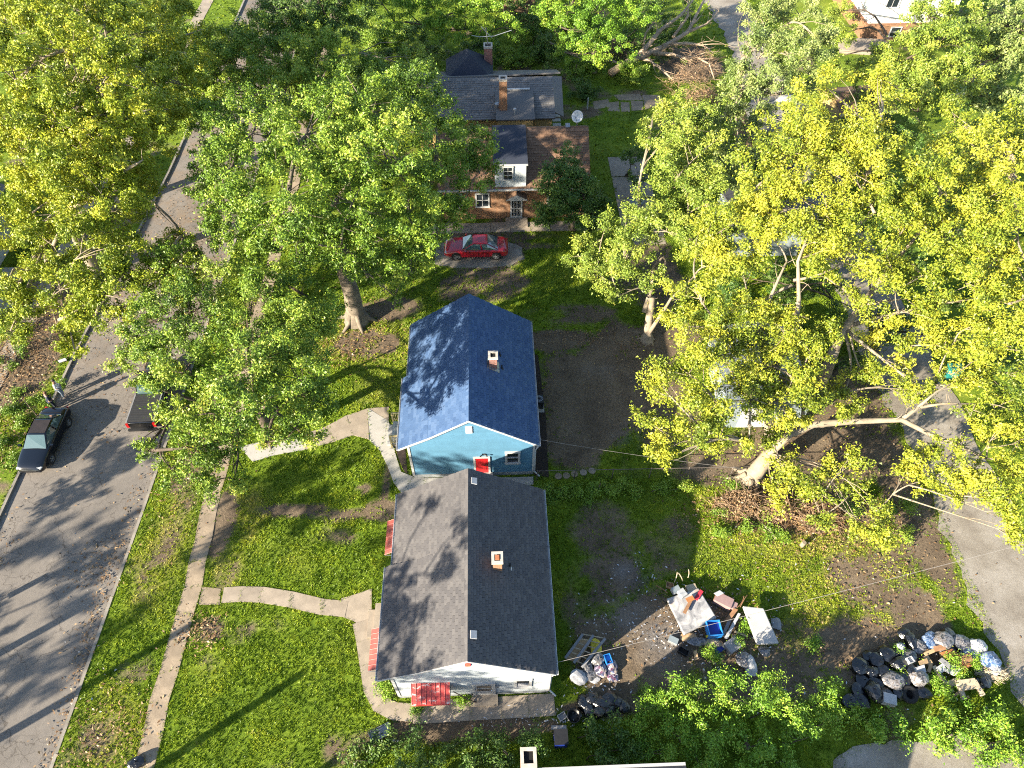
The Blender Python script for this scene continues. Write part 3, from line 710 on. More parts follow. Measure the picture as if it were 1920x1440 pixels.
def window(parent, x0, x1, z0, z1, y, bars=1, vbars=0, fw=.09, depth=.07, curtain=False, name='window', label=None):
    mb = MB()
    mb.bb(x0 - fw, x0, y - depth, y + .02, z0, z1); mb.bb(x1, x1 + fw, y - depth, y + .02, z0, z1)
    mb.bb(x0 - fw - .02, x1 + fw + .02, y - depth - .012, y + .02, z1, z1 + fw); mb.bb(x0 - fw - .03, x1 + fw + .03, y - depth - .05, y + .02, z0 - fw * .8, z0)
    for i in range(1, bars + 1):
        z = z0 + (z1 - z0) * i / (bars + 1); mb.bb(x0, x1, y - depth + .015, y + .02, z - .025, z + .025)
    for i in range(1, vbars + 1):
        x = x0 + (x1 - x0) * i / (vbars + 1); mb.bb(x - .018, x + .018, y - depth + .02, y + .02, z0, z1)
    w = mb.build(name, M['white_trim'], parent, label=label)
    MB().bb(x0, x1, y - .025, y + .005, z0, z1).build('pane', M['glass'], w)
    if curtain: MB().bb(x0 + .02, x1 - .02, y - .029, y - .0255, z0 + .05, z0 + (z1 - z0) * .45).build('curtain', M['white_cloth'], w)
    return w
def gable_siding(parent, xl, xr, xm, ze, zm, y, mat, course, z0=.35, out=.02):
    mb = MB(); z = z0; sgn = -1
    while z < zm - .05:
        z2 = min(z + course, zm - .02)
        def span(h):
            if h <= ze: return xl, xr
            t = (h - ze) / (zm - ze); return xl + (xm - xl) * t, xr + (xm - xr) * t
        a0, b0 = span(z); a1, b1 = span(z2)
        mb.add([(a0, y - out, z), (b0, y - out, z), (b1, y - .004, z2), (a1, y - .004, z2), (a0, y, z), (b0, y, z)], [(0, 1, 2, 3), (0, 4, 5, 1)])
        z += course
    return mb.build('siding', mat, parent, kind='stuff')
def side_siding(parent, x, sg, y0, y1, ze, mat, course, z0=.35):
    mb = MB(); z = z0
    while z < ze:
        z2 = min(z + course, ze)
        mb.add([(x + sg * .02, y0, z), (x + sg * .02, y1, z), (x + sg * .004, y1, z2), (x + sg * .004, y0, z2), (x, y0, z), (x, y1, z)], [(0, 1, 2, 3), (0, 4, 5, 1)])
        z += course
    return mb.build('siding', mat, parent, kind='stuff')
def chimney(parent, x, y, z0, z1, w, d, mat, capmat, cap_h=.12, flue=True, over=.06, name='chimney'):
    body = MB().bb(x - w / 2, x + w / 2, y - d / 2, y + d / 2, z0, z1).build(name, mat, parent, origin=(x, y, z0))
    mb = MB(); W, D, t = w / 2 + over, d / 2 + over, .14
    mb.bb(x - W, x + W, y - D, y - D + t, z1, z1 + cap_h); mb.bb(x - W, x + W, y + D - t, y + D, z1, z1 + cap_h)
    mb.bb(x - W, x - W + t, y - D + t, y + D - t, z1, z1 + cap_h - .004); mb.bb(x + W - t, x + W, y - D + t, y + D - t, z1, z1 + cap_h - .004)
    mb.build('cap', capmat, body)
    MB().bb(x - W + t, x + W - t, y - D + t, y + D - t, z1, z1 + cap_h * .35).build('flue_opening', M['dark_hole'], body)
    return body
def roof_on(x, xr, zr, xe, ze): return ze + (zr - ze) * (x - xe) / (xr - xe)

def gable_house(name, label, x0, x1, xm, y0, y1, ze, zm, yc, porch, walls, course, sh, tw, ex, single, trim):
    """ridge along y; porch = (x where the porch roof leaves the main slope, its eave x, its eave z)"""
    h = thing(name, label, 'house', ((x0 + x1) / 2, (y0 + y1) / 2, 0))
    wl, wr, ys, yn = x0 + .3, x1 - .26, y0 + .14, y1 - .14
    zw = ze - .02; tk = .10
    inner = lambda x: (zm - .13) - (zm - ze) * abs(x - xm) / ((xm - x0) if x < xm else (x1 - xm))
    MB().prism_y([(wl, 0), (wr, 0), (wr, inner(wr)), (xm, inner(xm)), (wl, inner(wl))], ys, yn).build('wall', walls, h)
    gable_siding(h, wl, wr, xm, inner(wl) + .02, inner(xm), ys, walls, course)
    side_siding(h, wl, -1, ys, yn, inner(wl), walls, course); side_siding(h, wr, 1, ys, yn, inner(wr), walls, course)
    MB().bb(wl - .03, wr + .03, ys - .03, yn + .03, -.1, .34).build('foundation', M['foundation'], h)
    px0, pxe, pze = porch; pz0 = roof_on(px0, xm, zm, x0, ze)
    mb = MB()
    mb.slab((xm, y0, zm), (xm, y1, zm), (x1, y1, ze), (x1, y0, ze), tk)
    mb.slab((x0, yc, ze), (x0, y1, ze), (xm, y1, zm), (xm, yc, zm), tk)
    mb.slab((px0, y0, pz0), (px0, yc, pz0), (xm, yc, zm), (xm, y0, zm), tk)
    roof = mb.build('roof', M[sh], h)
    mb = MB(); mb.slab((pxe, y0, pze), (pxe, yc, pze), (px0, yc, pz0), (px0, y0, pz0), tk)
    mb.prism_y([(px0, pz0 - .02), (pxe + .03, pze - .04), (x0, ze + .01)], yc - .06, yc - .002)      # the cheek of the porch roof
    mb.build('porch_roof', M[sh], roof)
    fr = slope_frames((x1, y0, ze), (x1, y1, ze), (xm, y0, zm), tw, ex) + slope_frames((x0, yc, ze), (x0, y1, ze), (xm, yc, zm), tw, ex)
    fr += slope_frames((px0, y0, pz0), (px0, yc, pz0), (xm, y0, zm), tw, ex) + slope_frames((pxe, y0, pze), (pxe, yc, pze), (px0, y0, pz0), tw, ex)
    lay_shingles(roof, fr, tw, ex, M[sh], single)
    mb = MB(); y = y0                                                    # ridge caps
    while y < y1 - .1:
        e = min(y + .30, y1)
        for sx, xe_ in ((-1, x0), (1, x1)):
            dx = .15 * sx; dz = -(zm - ze) / abs(xe_ - xm) * .15
            mb.quad((xm, y, zm + .045), (xm, e, zm + .03), (xm + dx, e, zm + dz + .03), (xm + dx, y, zm + dz + .045))
        y += .25
    mb.build('ridge_cap', M[sh], roof)
    # rakes, fascia and corner boards
    mb = MB()
    for xa, za, xb, zb in ((xm, zm, x1, ze), (xm, zm, px0, pz0), (px0, pz0, pxe, pze)):
        mb.add([(xa, y0 - .025, za - .01), (xb, y0 - .025, zb - .01), (xb, y0 - .025, zb - .16), (xa, y0 - .025, za - .16),
                (xa, y0 - .001, za - .01), (xb, y0 - .001, zb - .01), (xb, y0 - .001, zb - .16), (xa, y0 - .001, za - .16)], [(0, 1, 2, 3), (0, 4, 5, 1), (3, 2, 6, 7), (0, 3, 7, 4), (1, 5, 6, 2)])
    mb.build('rake_board', M['white_trim'], h)
    for x in (wl, wr): MB().bb(x - .07, x + .07, ys - .045, ys + .08, .30, inner(x) - .01).build('corner_board', M['white_trim'], h)
    def gutter(x, ya, yb, z, sg):
        mb = MB(); mb.bb(x + sg * .005, x + sg * .11, ya, yb, z - .13, z - .115); mb.bb(x + sg * .098, x + sg * .115, ya, yb, z - .115, z - .01); mb.bb(x + sg * .001, x + sg * .012, ya, yb, z - .115, z - .005)
        g = mb.build('gutter', M['gutter'], h)
        mb = MB(); y = ya + .5
        while y < yb: mb.bb(x + sg * .012, x + sg * .125, y - .02, y + .02, z - .03, z - .012); y += 1.2
        mb.build('bracket', M['grey_metal'], g)
        return g
    g = gutter(x1, y0, y1, ze, 1); gutter(x0, yc + .02, y1, ze, -1); gutter(pxe, y0, yc - .02, pze, -1)
    mb = MB(); mb.tube([(x1 + .07, y0 + .1, ze - .1), (x1 - .1, y0 + .12, ze - .5), (wr + .09, y0 + .16, ze - .8), (wr + .09, y0 + .16, .25), (wr + .4, y0 - .1, .08)], .045, 6); mb.build('downspout', M['gutter'], h)
    return h, wl, wr, ys

# ---- blue house
B_ = dict(x0=-5.52, x1=2.34, xm=-1.6, y0=22.45, y1=32.25, ze=3.42, zm=6.1)
bh, wl, wr, ys = gable_house('blue_house', 'small house with bright blue shingle roof, blue siding and a red door', yc=27.75, porch=(-3.95, -5.80, 3.42), walls=M['blue_siding'], course=.19, sh='sh_blue', tw=.34, ex=.20, single=300, trim=None, **B_)
f = lambda u, v: (lambda p: (p.x, p.z))(aty(u, v, ys))
(dx0, dz1), (dx1, _) = f(891, 858), f(915, 858)
mb = MB(); mb.bb(dx0, dx1, ys - .07, ys, .42, dz1); dr_ = mb.build('door', M['red_paint'], bh)
mb = MB(); mb.bb(dx0 - .12, dx0 - .002, ys - .085, ys, .40, dz1 + .12); mb.bb(dx1 + .002, dx1 + .12, ys - .085, ys, .40, dz1 + .12); mb.bb(dx0 - .002, dx1 + .002, ys - .085, ys, dz1 + .002, dz1 + .12); mb.build('frame', M['white_trim'], dr_)
MB().ico((dx1 - .1, ys - .11, 1.35), .045, 1).build('handle', M['chrome'], dr_)
mb = MB()
for k, zz_ in enumerate((.75, 1.5)): mb.bb(dx0 + .14, dx1 - .14, ys - .082, ys - .071, zz_, zz_ + .55)
mb.build('panel', M['red_paint'], dr_)
(a0, b1), (a1, b0) = f(951, 848), f(971, 865)
window(bh, a0, a1, b0, b1, ys, bars=1, fw=.13, depth=.1)
(a0, b1), (a1, b0) = f(872, 799), f(886, 811)
vt = MB().bb(a0, a1, ys - .06, ys, b0, b1).build('gable_vent', M['white_trim'], bh)
mb = MB()
for i in range(5): mb.box(((a0 + a1) / 2, ys - .075, b0 + (i + .5) * (b1 - b0) / 5), (a1 - a0 - .08, .03, .03), rx=.5)
mb.build('louvre', M['white_trim'], vt)
(a, b) = f(907, 851); mb = MB(); mb.box((a, ys - .04, b), (.22, .06, .12)); 
for s in (-1, 1): mb.tube([(a, ys - .06, b), (a + s * .14, ys - .14, b + .06), (a + s * .2, ys - .22, b + .02)], [.03, .03, .07], 6)
mb.build('flood_light', M['black_metal'], bh)
mb = MB()
for k in range(3): mb.bb(dx0 - .25, dx1 + .25, ys - .35 - .3 * k, ys - .05 - .3 * k, 0, .42 - .14 * k)
mb.build('step', M['new_concrete'], bh)
z_ = roof_on(-.05, -1.6, 6.1, 2.34, 3.42)
p = at(925, 690, z_)
ch = chimney(bh, p.x, p.y + .15, p.z - .4, p.z + .95, .46, .50, M['br_red'], M['cap_stone'], .10)
mb = MB(); mb.slab((p.x - .36, p.y - .3, roof_on(p.x - .36, -1.6, 6.1, 2.34, 3.42) + .05), (p.x + .36, p.y - .3, roof_on(p.x + .36, -1.6, 6.1, 2.34, 3.42) + .05), (p.x + .36, p.y + .5, roof_on(p.x + .36, -1.6, 6.1, 2.34, 3.42) + .05), (p.x - .36, p.y + .5, roof_on(p.x - .36, -1.6, 6.1, 2.34, 3.42) + .05), .02)
mb.build('flashing', M['galv'], ch)
for (u, v) in ((937, 666), (941, 689)):
    q = at(u, v, 4.9); zq = roof_on(q.x, -1.6, 6.1, 2.34, 3.42)
    mb = MB(); mb.lathe((q.x, q.y, zq - .05), [(.10, 0), (.10, .06), (.045, .1), (.045, .38), (.04, .38)], 10); mb.build('vent_pipe', M['rubber_black'], bh, origin=(q.x, q.y, zq))
# entry deck with yellow pine rails on the street side
de = thing('entry_deck', 'small grey entry deck with yellow pine rails beside the blue house', 'deck', (-6.2, 25.6, 0))
dy0, dy1 = 24.85, 26.55
for i in range(6):
    xa = -6.75 + i * .2; MB().bb(xa, xa + .185, dy0, dy1, .38, .42).build('plank', M['deck_grey'], de, origin=(xa, dy0, .38))
MB().bb(-6.72, -5.6, dy0 + .03, dy1 - .03, 0, .375).build('deck_frame', M['pale_timber'], de)
mb = MB(); mb.bb(-7.05, -6.76, dy0 + .1, dy1 - .1, 0, .2); mb.build('step', M['deck_grey'], de)
for yy_ in (dy0 - .02, dy1 + .02):
    rail = thing('rail', None, None); C.objects.unlink(rail); bpy.data.objects.remove(rail)
    mb = MB()
    mb.bb(-6.78, -5.58, yy_ - .05, yy_ + .05, 1.28, 1.33); mb.bb(-6.73, -5.63, yy_ - .025, yy_ + .025, .55, .62)
    rail = mb.build('rail', M['yellow_wood'], de)
    for x in (-6.74, -6.15, -5.62): MB().bb(x - .05, x + .05, yy_ - .047, yy_ + .047, 0, 1.278).build('post', M['yellow_wood'], rail, origin=(x, yy_, 0))
    for i in range(9):
        x = -6.63 + i * .115
        if abs(x + 6.15) > .06: MB().bb(x - .018, x + .018, yy_ - .018, yy_ + .018, .622, 1.278).build('baluster', M['yellow_wood'], rail, origin=(x, yy_, .6))
# A/C unit on its pad
ac = thing('air_conditioner', 'dark air conditioner unit on a pale pad beside the blue house', 'air conditioner', (2.75, 27.7, 0))
MB().bb(2.42, 3.08, 27.2, 28.2, .0, .09).build('pad', M['new_concrete'], ac)
MB().bb(2.47, 3.03, 27.45, 28.1, .09, .78).build('casing', M['black_metal'], ac)
mb = MB(); mb.lathe((2.75, 27.78, .78), [(.25, 0), (.25, .02), (.2, .022)], 16); mb.build('fan_grille', M['grey_metal'], ac)
mb = MB()
for i in range(5): mb.box((2.75, 27.78, .815), (.46, .03, .012), rz=i * math.pi / 5)
mb.build('fan_blade', M['black_metal'], ac)
for i, (u, v) in enumerate(((1047, 893), (1062, 892), (1077, 889), (1094, 886), (1110, 883))):
    p = at(u, v); mb = MB(); mb.lathe((p.x, p.y, -.02), [(.22, 0), (.225, .05), (.2, .065)], 14)
    o = mb.build('stepping_stone', M['old_concrete'] if i < 3 else M['concrete'], origin=(p.x, p.y, 0))
    tag(o, ['round stepping stone nearest the blue house wall', 'second round stepping stone from the blue house', 'middle round stepping stone of the row of five', 'pale round stepping stone second from the yard end', 'round stepping stone at the yard end of the row'][i], 'stepping stone', 'round stepping stones by the fence')

# ---- grey house
G_ = dict(x0=-5.60, x1=2.40, xm=-1.62, y0=9.66, y1=19.5, ze=3.48, zm=5.95)
gh, wl, wr, ys = gable_house('grey_house', 'white sided house with dark grey shingle roof and red awnings', yc=15.25, porch=(-4.15, -5.92, 3.55), walls=M['white_siding'], course=.22, sh='sh_grey', tw=.30, ex=.165, single=300, trim=None, **G_)
f = lambda u, v: (lambda p: (p.x, p.z))(aty(u, v, ys))
(a0, _), (a1, _) = f(893, 1287), f(921, 1287)
mb = MB(); mb.bb(a0 - .06, a1 + .06, ys - .06, ys, .06, 1.95); dr_ = mb.build('door', M['white_trim'], gh)
MB().bb(a0 + .02, a1 - .02, ys - .075, ys - .062, .85, 1.75).build('pane', M['glass'], dr_); MB().bb(a0 + .02, a1 - .02, ys - .085, ys - .076, 1.28, 1.33).build('glazing_bar', M['white_trim'], dr_)
mb = MB(); mb.bb(a0 - .2, a0 - .062, ys - .09, ys, .05, 2.1); mb.bb(a1 + .062, a1 + .2, ys - .09, ys, .05, 2.1); mb.bb(a0 - .062, a1 + .062, ys - .09, ys, 1.96, 2.1); mb.build('frame', M['white_trim'], dr_)
MB().ico((a1, ys - .1, 1.0), .04, 1).build('handle', M['chrome'], dr_)
mb = MB(); mb.bb(a0 - .3, a1 + .3, ys - .6, ys - .05, 0, .14); mb.build('step', M['concrete'], gh)
(a0, b1), (a1, b0) = f(969, 1274), f(992, 1285)
window(gh, a0, a1, b0, b1, ys, bars=0, fw=.12, curtain=True)
(a0, b1), (a1, b0) = f(871, 1241), f(883, 1247)
vt = MB().bb(a0, a1, ys - .06, ys, b0, b1).build('gable_vent', M['red_cloth'], gh)
mb = MB()
for i in range(4): mb.box(((a0 + a1) / 2, ys - .07, b0 + (i + .5) * (b1 - b0) / 4), (a1 - a0 - .06, .025, .03), rx=.5)
mb.build('louvre', M['brown_cloth'], vt)
(a, b) = f(932, 1284); mb = MB(); mb.box((a, ys - .06, b), (.16, .12, .22)); mb.tube([(a - .15, ys - .03, b - .1), (a - .15, ys - .03, .4)], .035, 6); mb.build('electric_meter', M['grey_metal'], gh)
# awnings
def awning(parent, pts, mat, ribs, th=.035, label=None):
    a, b, c, d = [Vector(p) for p in pts]                # a-b against the wall, c-d the outer edge (c under b)
    mb = MB(); mb.slab(a, b, c, d, th)
    aw = mb.build('awning', mat, parent, label=label)
    mb = MB()
    for i in range(ribs + 1):
        t = i / ribs; p, q_ = a.lerp(b, t), d.lerp(c, t); mb.tube([p + Vector((0, 0, .02)), q_ + Vector((0, 0, .02))], .015, 5)
    mb.build('rib', mat, aw)
    mb = MB(); n = (b - a).normalized()
    for p0, p1 in ((d, c),): mb.slab(p0, p1, p1 - Vector((0, 0, .16)), p0 - Vector((0, 0, .16)), .01)
    mb.build('valance', mat, aw)
    mb = MB()
    for p, q_ in ((a, d), (b, c)): mb.tube([p - Vector((0, 0, .75)), q_ - Vector((0, 0, .05))], .018, 5)
    mb.build('bracket', M['grey_metal'], aw)
(xa, za), (xb, _) = f(771, 1281), f(843, 1280)
awning(gh, [(xa, ys - .02, za), (xb, ys - .02, za), (xb, ys - .85, za - .62), (xa, ys - .85, za - .62)], M['awning'], 8, label='red awning with flaking paint over the gable window')
window(gh, xa + .35, xb - .35, .95, za - .75, ys, bars=1)
for (v0, v1, nm) in ((1180, 1258, 'faded red awning by the porch'), (978, 1040, 'dull red awning near the far end')):
    xo = -6.55; p0 = at(713, v1, 2.35); p1 = at(716, v0, 2.35)
    ya, yb = (p0.y, p1.y) if v0 > 1100 else (at(733, v1, 2.4).y, at(733, v0, 2.4).y)
    xo = -6.6 if v0 > 1100 else -6.25
    awning(gh, [(-5.32, ya, 3.0), (-5.32, yb, 3.0), (xo, yb, 2.42), (xo, ya, 2.42)], M['awning2'], 8, label=nm)
p = at(933, 1066, 5.1); zq = roof_on(p.x, -1.62, 5.95, 2.4, 3.48)
ch = chimney(gh, p.x, p.y + .15, zq - .4, zq + .85, .44, .50, M['br_orange'], M['cap_stone'], .12)
mb = MB(); mb.bb(p.x - .1, p.x + .1, p.y + .03, p.y + .27, zq + .85, zq + 1.0); mb.build('flue', M['flue'], ch)
for (u, v) in ((889, 904), (888, 1192)):
    q = at(u, v, 5.75); zq = roof_on(q.x, -1.62, 5.95, 2.4, 3.48)
    mb = MB(); mb.box((q.x, q.y, zq + .10), (.30, .36, .10), ry=.35); mb.box((q.x, q.y, zq + .02), (.2, .26, .16), ry=.35); mb.build('roof_vent', M['white_plastic'], gh, origin=(q.x, q.y, zq))
q = at(956, 1057, 5.0); zq = roof_on(q.x, -1.62, 5.95, 2.4, 3.48)
mb = MB(); mb.lathe((q.x, q.y, zq - .05), [(.055, 0), (.055, .35), (.05, .35)], 10); mb.build('vent_pipe', M['rubber_black'], gh, origin=(q.x, q.y, zq))
mb = MB(); mb.slab((q.x - .03, q.y - .22, zq + .045), (q.x + .2, q.y - .22, roof_on(q.x + .2, -1.62, 5.95, 2.4, 3.48) + .03), (q.x + .2, q.y - .02, roof_on(q.x + .2, -1.62, 5.95, 2.4, 3.48) + .03), (q.x - .03, q.y - .02, zq + .045), .01); mb.build('flashing', M['galv'], gh)
mb = MB(); mb.bb(-6.9, -5.35, 12.45, 14.6, 0, .30); mb.bb(-7.25, -6.9, 12.8, 14.3, 0, .16); mb.build('stoop', M['concrete'], gh)
mb = MB()
for y_ in (12.35, 12.75): mb.bb(-6.5, -5.7, y_ - .12, y_ + .12, 0, .34)
mb.build('step', M['old_concrete'], gh)

# ---- brick house with the tan roof
bk = thing('brick_house', 'brick house with tan shingle roof, white dormer and barred white door', 'house', (2, 50.5, 0))
yw = 47.15; ybk = 54.85; xL, xR = -3.95, 7.6; ye, yr_, zE, zR = 46.75, 51.0, 3.22, 5.95
walls = [(yw, 0), (ybk, 0), (ybk, 3.3), (yr_, 5.78), (yw, 3.3)]
mb = MB(); n = len(walls)
mb.add([(xL, a, b) for a, b in walls] + [(xR, a, b) for a, b in walls], [tuple(range(n))[::-1], tuple(range(n, 2 * n))] + [(i, (i + 1) % n, n + (i + 1) % n, n + i) for i in range(n)])
mb.build('wall', M['br_tan'], bk)
mb = MB(); mb.slab((xL - .3, ye, zE), (xR + .3, ye, zE), (xR + .3, yr_, zR), (xL - .3, yr_, zR), .1); mb.slab((xL - .3, yr_, zR), (xR + .3, yr_, zR), (xR + .3, 55.2, 3.25), (xL - .3, 55.2, 3.25), .1)
rf = mb.build('roof', M['sh_tan'], bk)
lay_shingles(rf, [f_ for f_ in slope_frames((xL - .3, ye, zE), (xR + .3, ye, zE), (xL - .3, yr_, zR), .42, .22) if not (.35 < f_[0].x < 2.75)] + slope_frames((xL - .3, 55.2, 3.25), (xR + .3, 55.2, 3.25), (xL - .3, yr_, zR), .42, .22), .42, .22, M['sh_tan'], 300)
mb = MB(); mb.bb(xL - .3, xR + .3, ye - .12, ye - .005, zE - .13, zE - .005); mb.build('gutter', M['white_trim'], bk)
q = at(1063, 257, 5.0); zq = zE + (zR - zE) * (q.y - ye) / (yr_ - ye)
mb = MB(); mb.box((q.x, q.y, zq + .1), (.36, .36, .14), rx=.5); mb.build('roof_vent', M['galv'], bk)
# dormer
d0, d1 = .30, 2.74
mb = MB(); mb.add([(d0, 46.9, 3.0), (d1, 46.9, 3.0), (d1, 46.9, 5.50), (d0, 46.9, 5.50), (d0, 51.2, 3.0), (d1, 51.2, 3.0), (d1, 51.2, 5.9), (d0, 51.2, 5.9)], [(0, 1, 2, 3), (1, 5, 6, 2), (0, 3, 7, 4), (3, 2, 6, 7), (4, 7, 6, 5)])
dm = mb.build('dormer', M['white_siding'], bk)
mb = MB(); mb.slab((d0 - .12, 46.72, 5.52), (d1 + .12, 46.72, 5.52), (d1 + .12, 51.25, 6.02), (d0 - .12, 51.25, 6.02), .1); mb.build('dormer_roof', M['sh_navy'], dm)
mb = MB(); mb.bb(d0 - .12, d1 + .12, 46.63, 46.715, 5.42, 5.52); mb.build('fascia', M['white_trim'], dm)
(a0, a1) = (aty(945, 335, 46.85).x, aty(960, 335, 46.85).x); zz0, zz1 = aty(950, 336, 46.85).z, aty(950, 314, 46.85).z
window(bk, a0, a1, zz0, zz1, 46.88, bars=2, vbars=1, fw=.1)
(a0, a1) = (aty(894, 375, yw).x, aty(915, 375, yw).x); window(bk, a0, a1, 1.3, 2.5, yw, bars=1, vbars=1, fw=.12)
window(bk, -3.35, -2.5, 1.3, 2.5, yw, bars=1, fw=.12); window(bk, 4.6, 5.8, 1.3, 2.5, yw, bars=1, fw=.12)
(a0, a1) = (aty(960, 392, yw).x, aty(976, 392, yw).x)
dr_ = MB().bb(a0, a1, yw - .05, yw, .12, 2.05).build('door', M['dark_hole'], bk)
mb = MB(); mb.bb(a0 - .14, a0, yw - .1, yw, .1, 2.18); mb.bb(a1, a1 + .14, yw - .1, yw, .1, 2.18); mb.bb(a0, a1, yw - .1, yw, 2.05, 2.18)
mb.bb(a0, a1, yw - .09, yw - .05, .12, .3); mb.bb(a0, a1, yw - .09, yw - .05, 1.0, 1.08); mb.build('frame', M['white_trim'], dr_)
mb = MB()
for i in range(1, 6): mb.bb(a0 + (a1 - a0) * i / 6 - .016, a0 + (a1 - a0) * i / 6 + .016, yw - .085, yw - .053, .3, 2.05)
mb.build('bar', M['white_trim'], dr_)
mb = MB(); xm_ = (a0 + a1) / 2
mb.add([(xm_ - .85, 46.4, 2.42), (xm_, 46.4, 2.85), (xm_ + .85, 46.4, 2.42), (xm_ - .85, 47.15, 2.42), (xm_, 47.15, 2.85), (xm_ + .85, 47.15, 2.42)], [(0, 3, 4, 1), (1, 4, 5, 2)]); hd = mb.build('door_hood', M['sh_tan'], bk)
mb = MB(); mb.prism_y([(xm_ - .85, 2.30), (xm_ + .85, 2.30), (xm_ + .85, 2.405), (xm_, 2.83), (xm_ - .85, 2.405)], 46.42, 46.5); mb.build('pediment', M['white_trim'], hd)
mb = MB(); mb.bb(xm_ - .9, xm_ + .9, 45.9, 47.12, 0, .12); mb.build('step', M['concrete'], bk)
sd = thing('satellite_dish', 'white satellite dish on the ridge of the brick house', 'satellite dish', (7.0, 51.2, 5.9))
MB().tube([(7.0, 51.2, 5.85), (7.0, 51.2, 6.5)], .05, 8).build('mast', M['grey_metal'], sd)
ax = Vector((-.35, -.75, .6)).normalized(); rot = ax.to_track_quat('Z', 'Y').to_matrix().to_4x4()
mb = MB(); mb.lathe((0, 0, 0), [(.02, -.0), (.2, .03), (.36, .10), (.47, .19), (.47, .205), (.35, .115), (.2, .045), (.0, .015)], 20, M=Matrix.Translation((7.0, 51.05, 6.75)) @ rot); mb.build('reflector', M['dish'], sd, smooth=True)
p0 = Vector((7.0, 51.05, 6.75)); mb = MB(); mb.tube([p0 - Vector((0, 0, .6)), p0 + ax * .75 + Vector((0, 0, -.15))], .025, 5); mb.tube([p0 + ax * .7 + Vector((0, 0, -.15)), p0 + ax * .85 + Vector((0, 0, -.12))], .07, 8); mb.build('feed_arm', M['grey_metal'], sd)

# ---- house behind it, low dark roof
hb = thing('hip_roof_house', 'pale brick house with broad dark grey roof behind the brick house', 'house', (1, 60, 0))
mb = MB(); mb.bb(-6.2, 5.45, 56.4, 64.0, 0, 3.55); mb.build('wall', M['yellow_wall'], hb)
mb = MB()
mb.slab((-6.8, 56, 3.6), (5.72, 56, 3.6), (5.72, 60.2, 5.15), (-6.8, 60.2, 5.15), .12)
mb.slab((-6.8, 60.2, 5.15), (6.45, 60.9, 5.12), (6.45, 64.6, 3.4), (-6.8, 64.6, 3.4), .12)
mb.slab((5.72, 60.2, 5.13), (5.72, 56.6, 3.85), (6.55, 56.9, 3.2), (6.55, 60.6, 4.9), .1)
rf = mb.build('roof', M['sh_dark'], hb)
lay_shingles(rf, slope_frames((-6.8, 56, 3.6), (5.72, 56, 3.6), (-6.8, 60.2, 5.15), .45, .24), .45, .24, M['sh_dark'], 0)
mb = MB(); mb.slab((.55, 55.2, 4.05), (3.9, 55.2, 4.05), (3.9, 58.6, 4.78), (.55, 58.6, 4.78), .12); mb.build('flat_roof', M['sh_dark'], hb)
mb = MB(); mb.bb(.7, 3.75, 55.4, 56.4, 0, 3.98); mb.build('back_porch', M['yellow_wall'], hb)
mb = MB(); mb.bb(1.3, 3.6, 58.55, 58.75, 4.80, 4.92); mb.build('flashing', M['white_trim'], hb)
q = Vector((-1.56, 63, 4.2))
mb = MB(); mb.add([(-3.9, 61.2, 4.3), (.45, 61.2, 4.3), (.45, 65.2, 4.3), (-3.9, 65.2, 4.3), (-1.55, 62.6, 6.05), (-1.9, 63.6, 6.05)], [(0, 1, 4), (1, 2, 5, 4), (2, 3, 5), (3, 0, 4, 5)])
mb.bb(-3.7, .25, 61.4, 65, 3.0, 4.29); mb.build('gable_roof', M['sh_navy'], hb)
chimney(hb, 1.22, 56.6, 2.8, 6.9, .66, .66, M['br_orange'], M['cap_stone'], .2, over=.02)
chimney(hb, .05, 64.2, 3.0, 5.9, .75, .75, M['br_red'], M['cap_stone'], .2, over=.03)
ant = thing('antenna', 'bare metal aerial on the rear chimney of the dark roofed house', 'antenna', (.05, 64.2, 6.1))
mb = MB(); mb.tube([(.05, 64.2, 6.05), (-.1, 64.2, 7.6)], .04, 5); mb.build('mast', M['galv'], ant)
mb = MB(); mb.tube([(-1.4, 64.1, 7.0), (-.7, 64.2, 6.8), (.6, 64.2, 6.85), (2.2, 64.3, 7.3)], .03, 5); mb.tube([(-.5, 64.2, 7.7), (.4, 64.2, 6.7)], .03, 5); mb.build('arm', M['galv'], ant)
q = at(793, 199, 4.4); q = at(933, 198, 4.5)
mb = MB(); mb.lathe((q.x, q.y, 4.2), [(.16, 0), (.16, .35), (.26, .35), (.26, .5), (.1, .56)], 10); mb.build('roof_vent', M['galv'], hb, origin=(q.x, q.y, 4.2))
q = at(965, 212, 4.3); mb = MB(); mb.lathe((q.x, q.y, 4.1), [(.06, 0), (.06, .5), (.13, .5), (.13, .62), (.05, .66)], 10); mb.build('vent_pipe', M['white_plastic'], hb, origin=(q.x, q.y, 4.1))
mb = MB()
for i in range(7): mb.bb(5.75, 6.5, 56.4 + i * .55, 56.85 + i * .55, 1.2 + i * .12, 1.24 + i * .12)
mb.build('porch_step', M['white_trim'], hb)

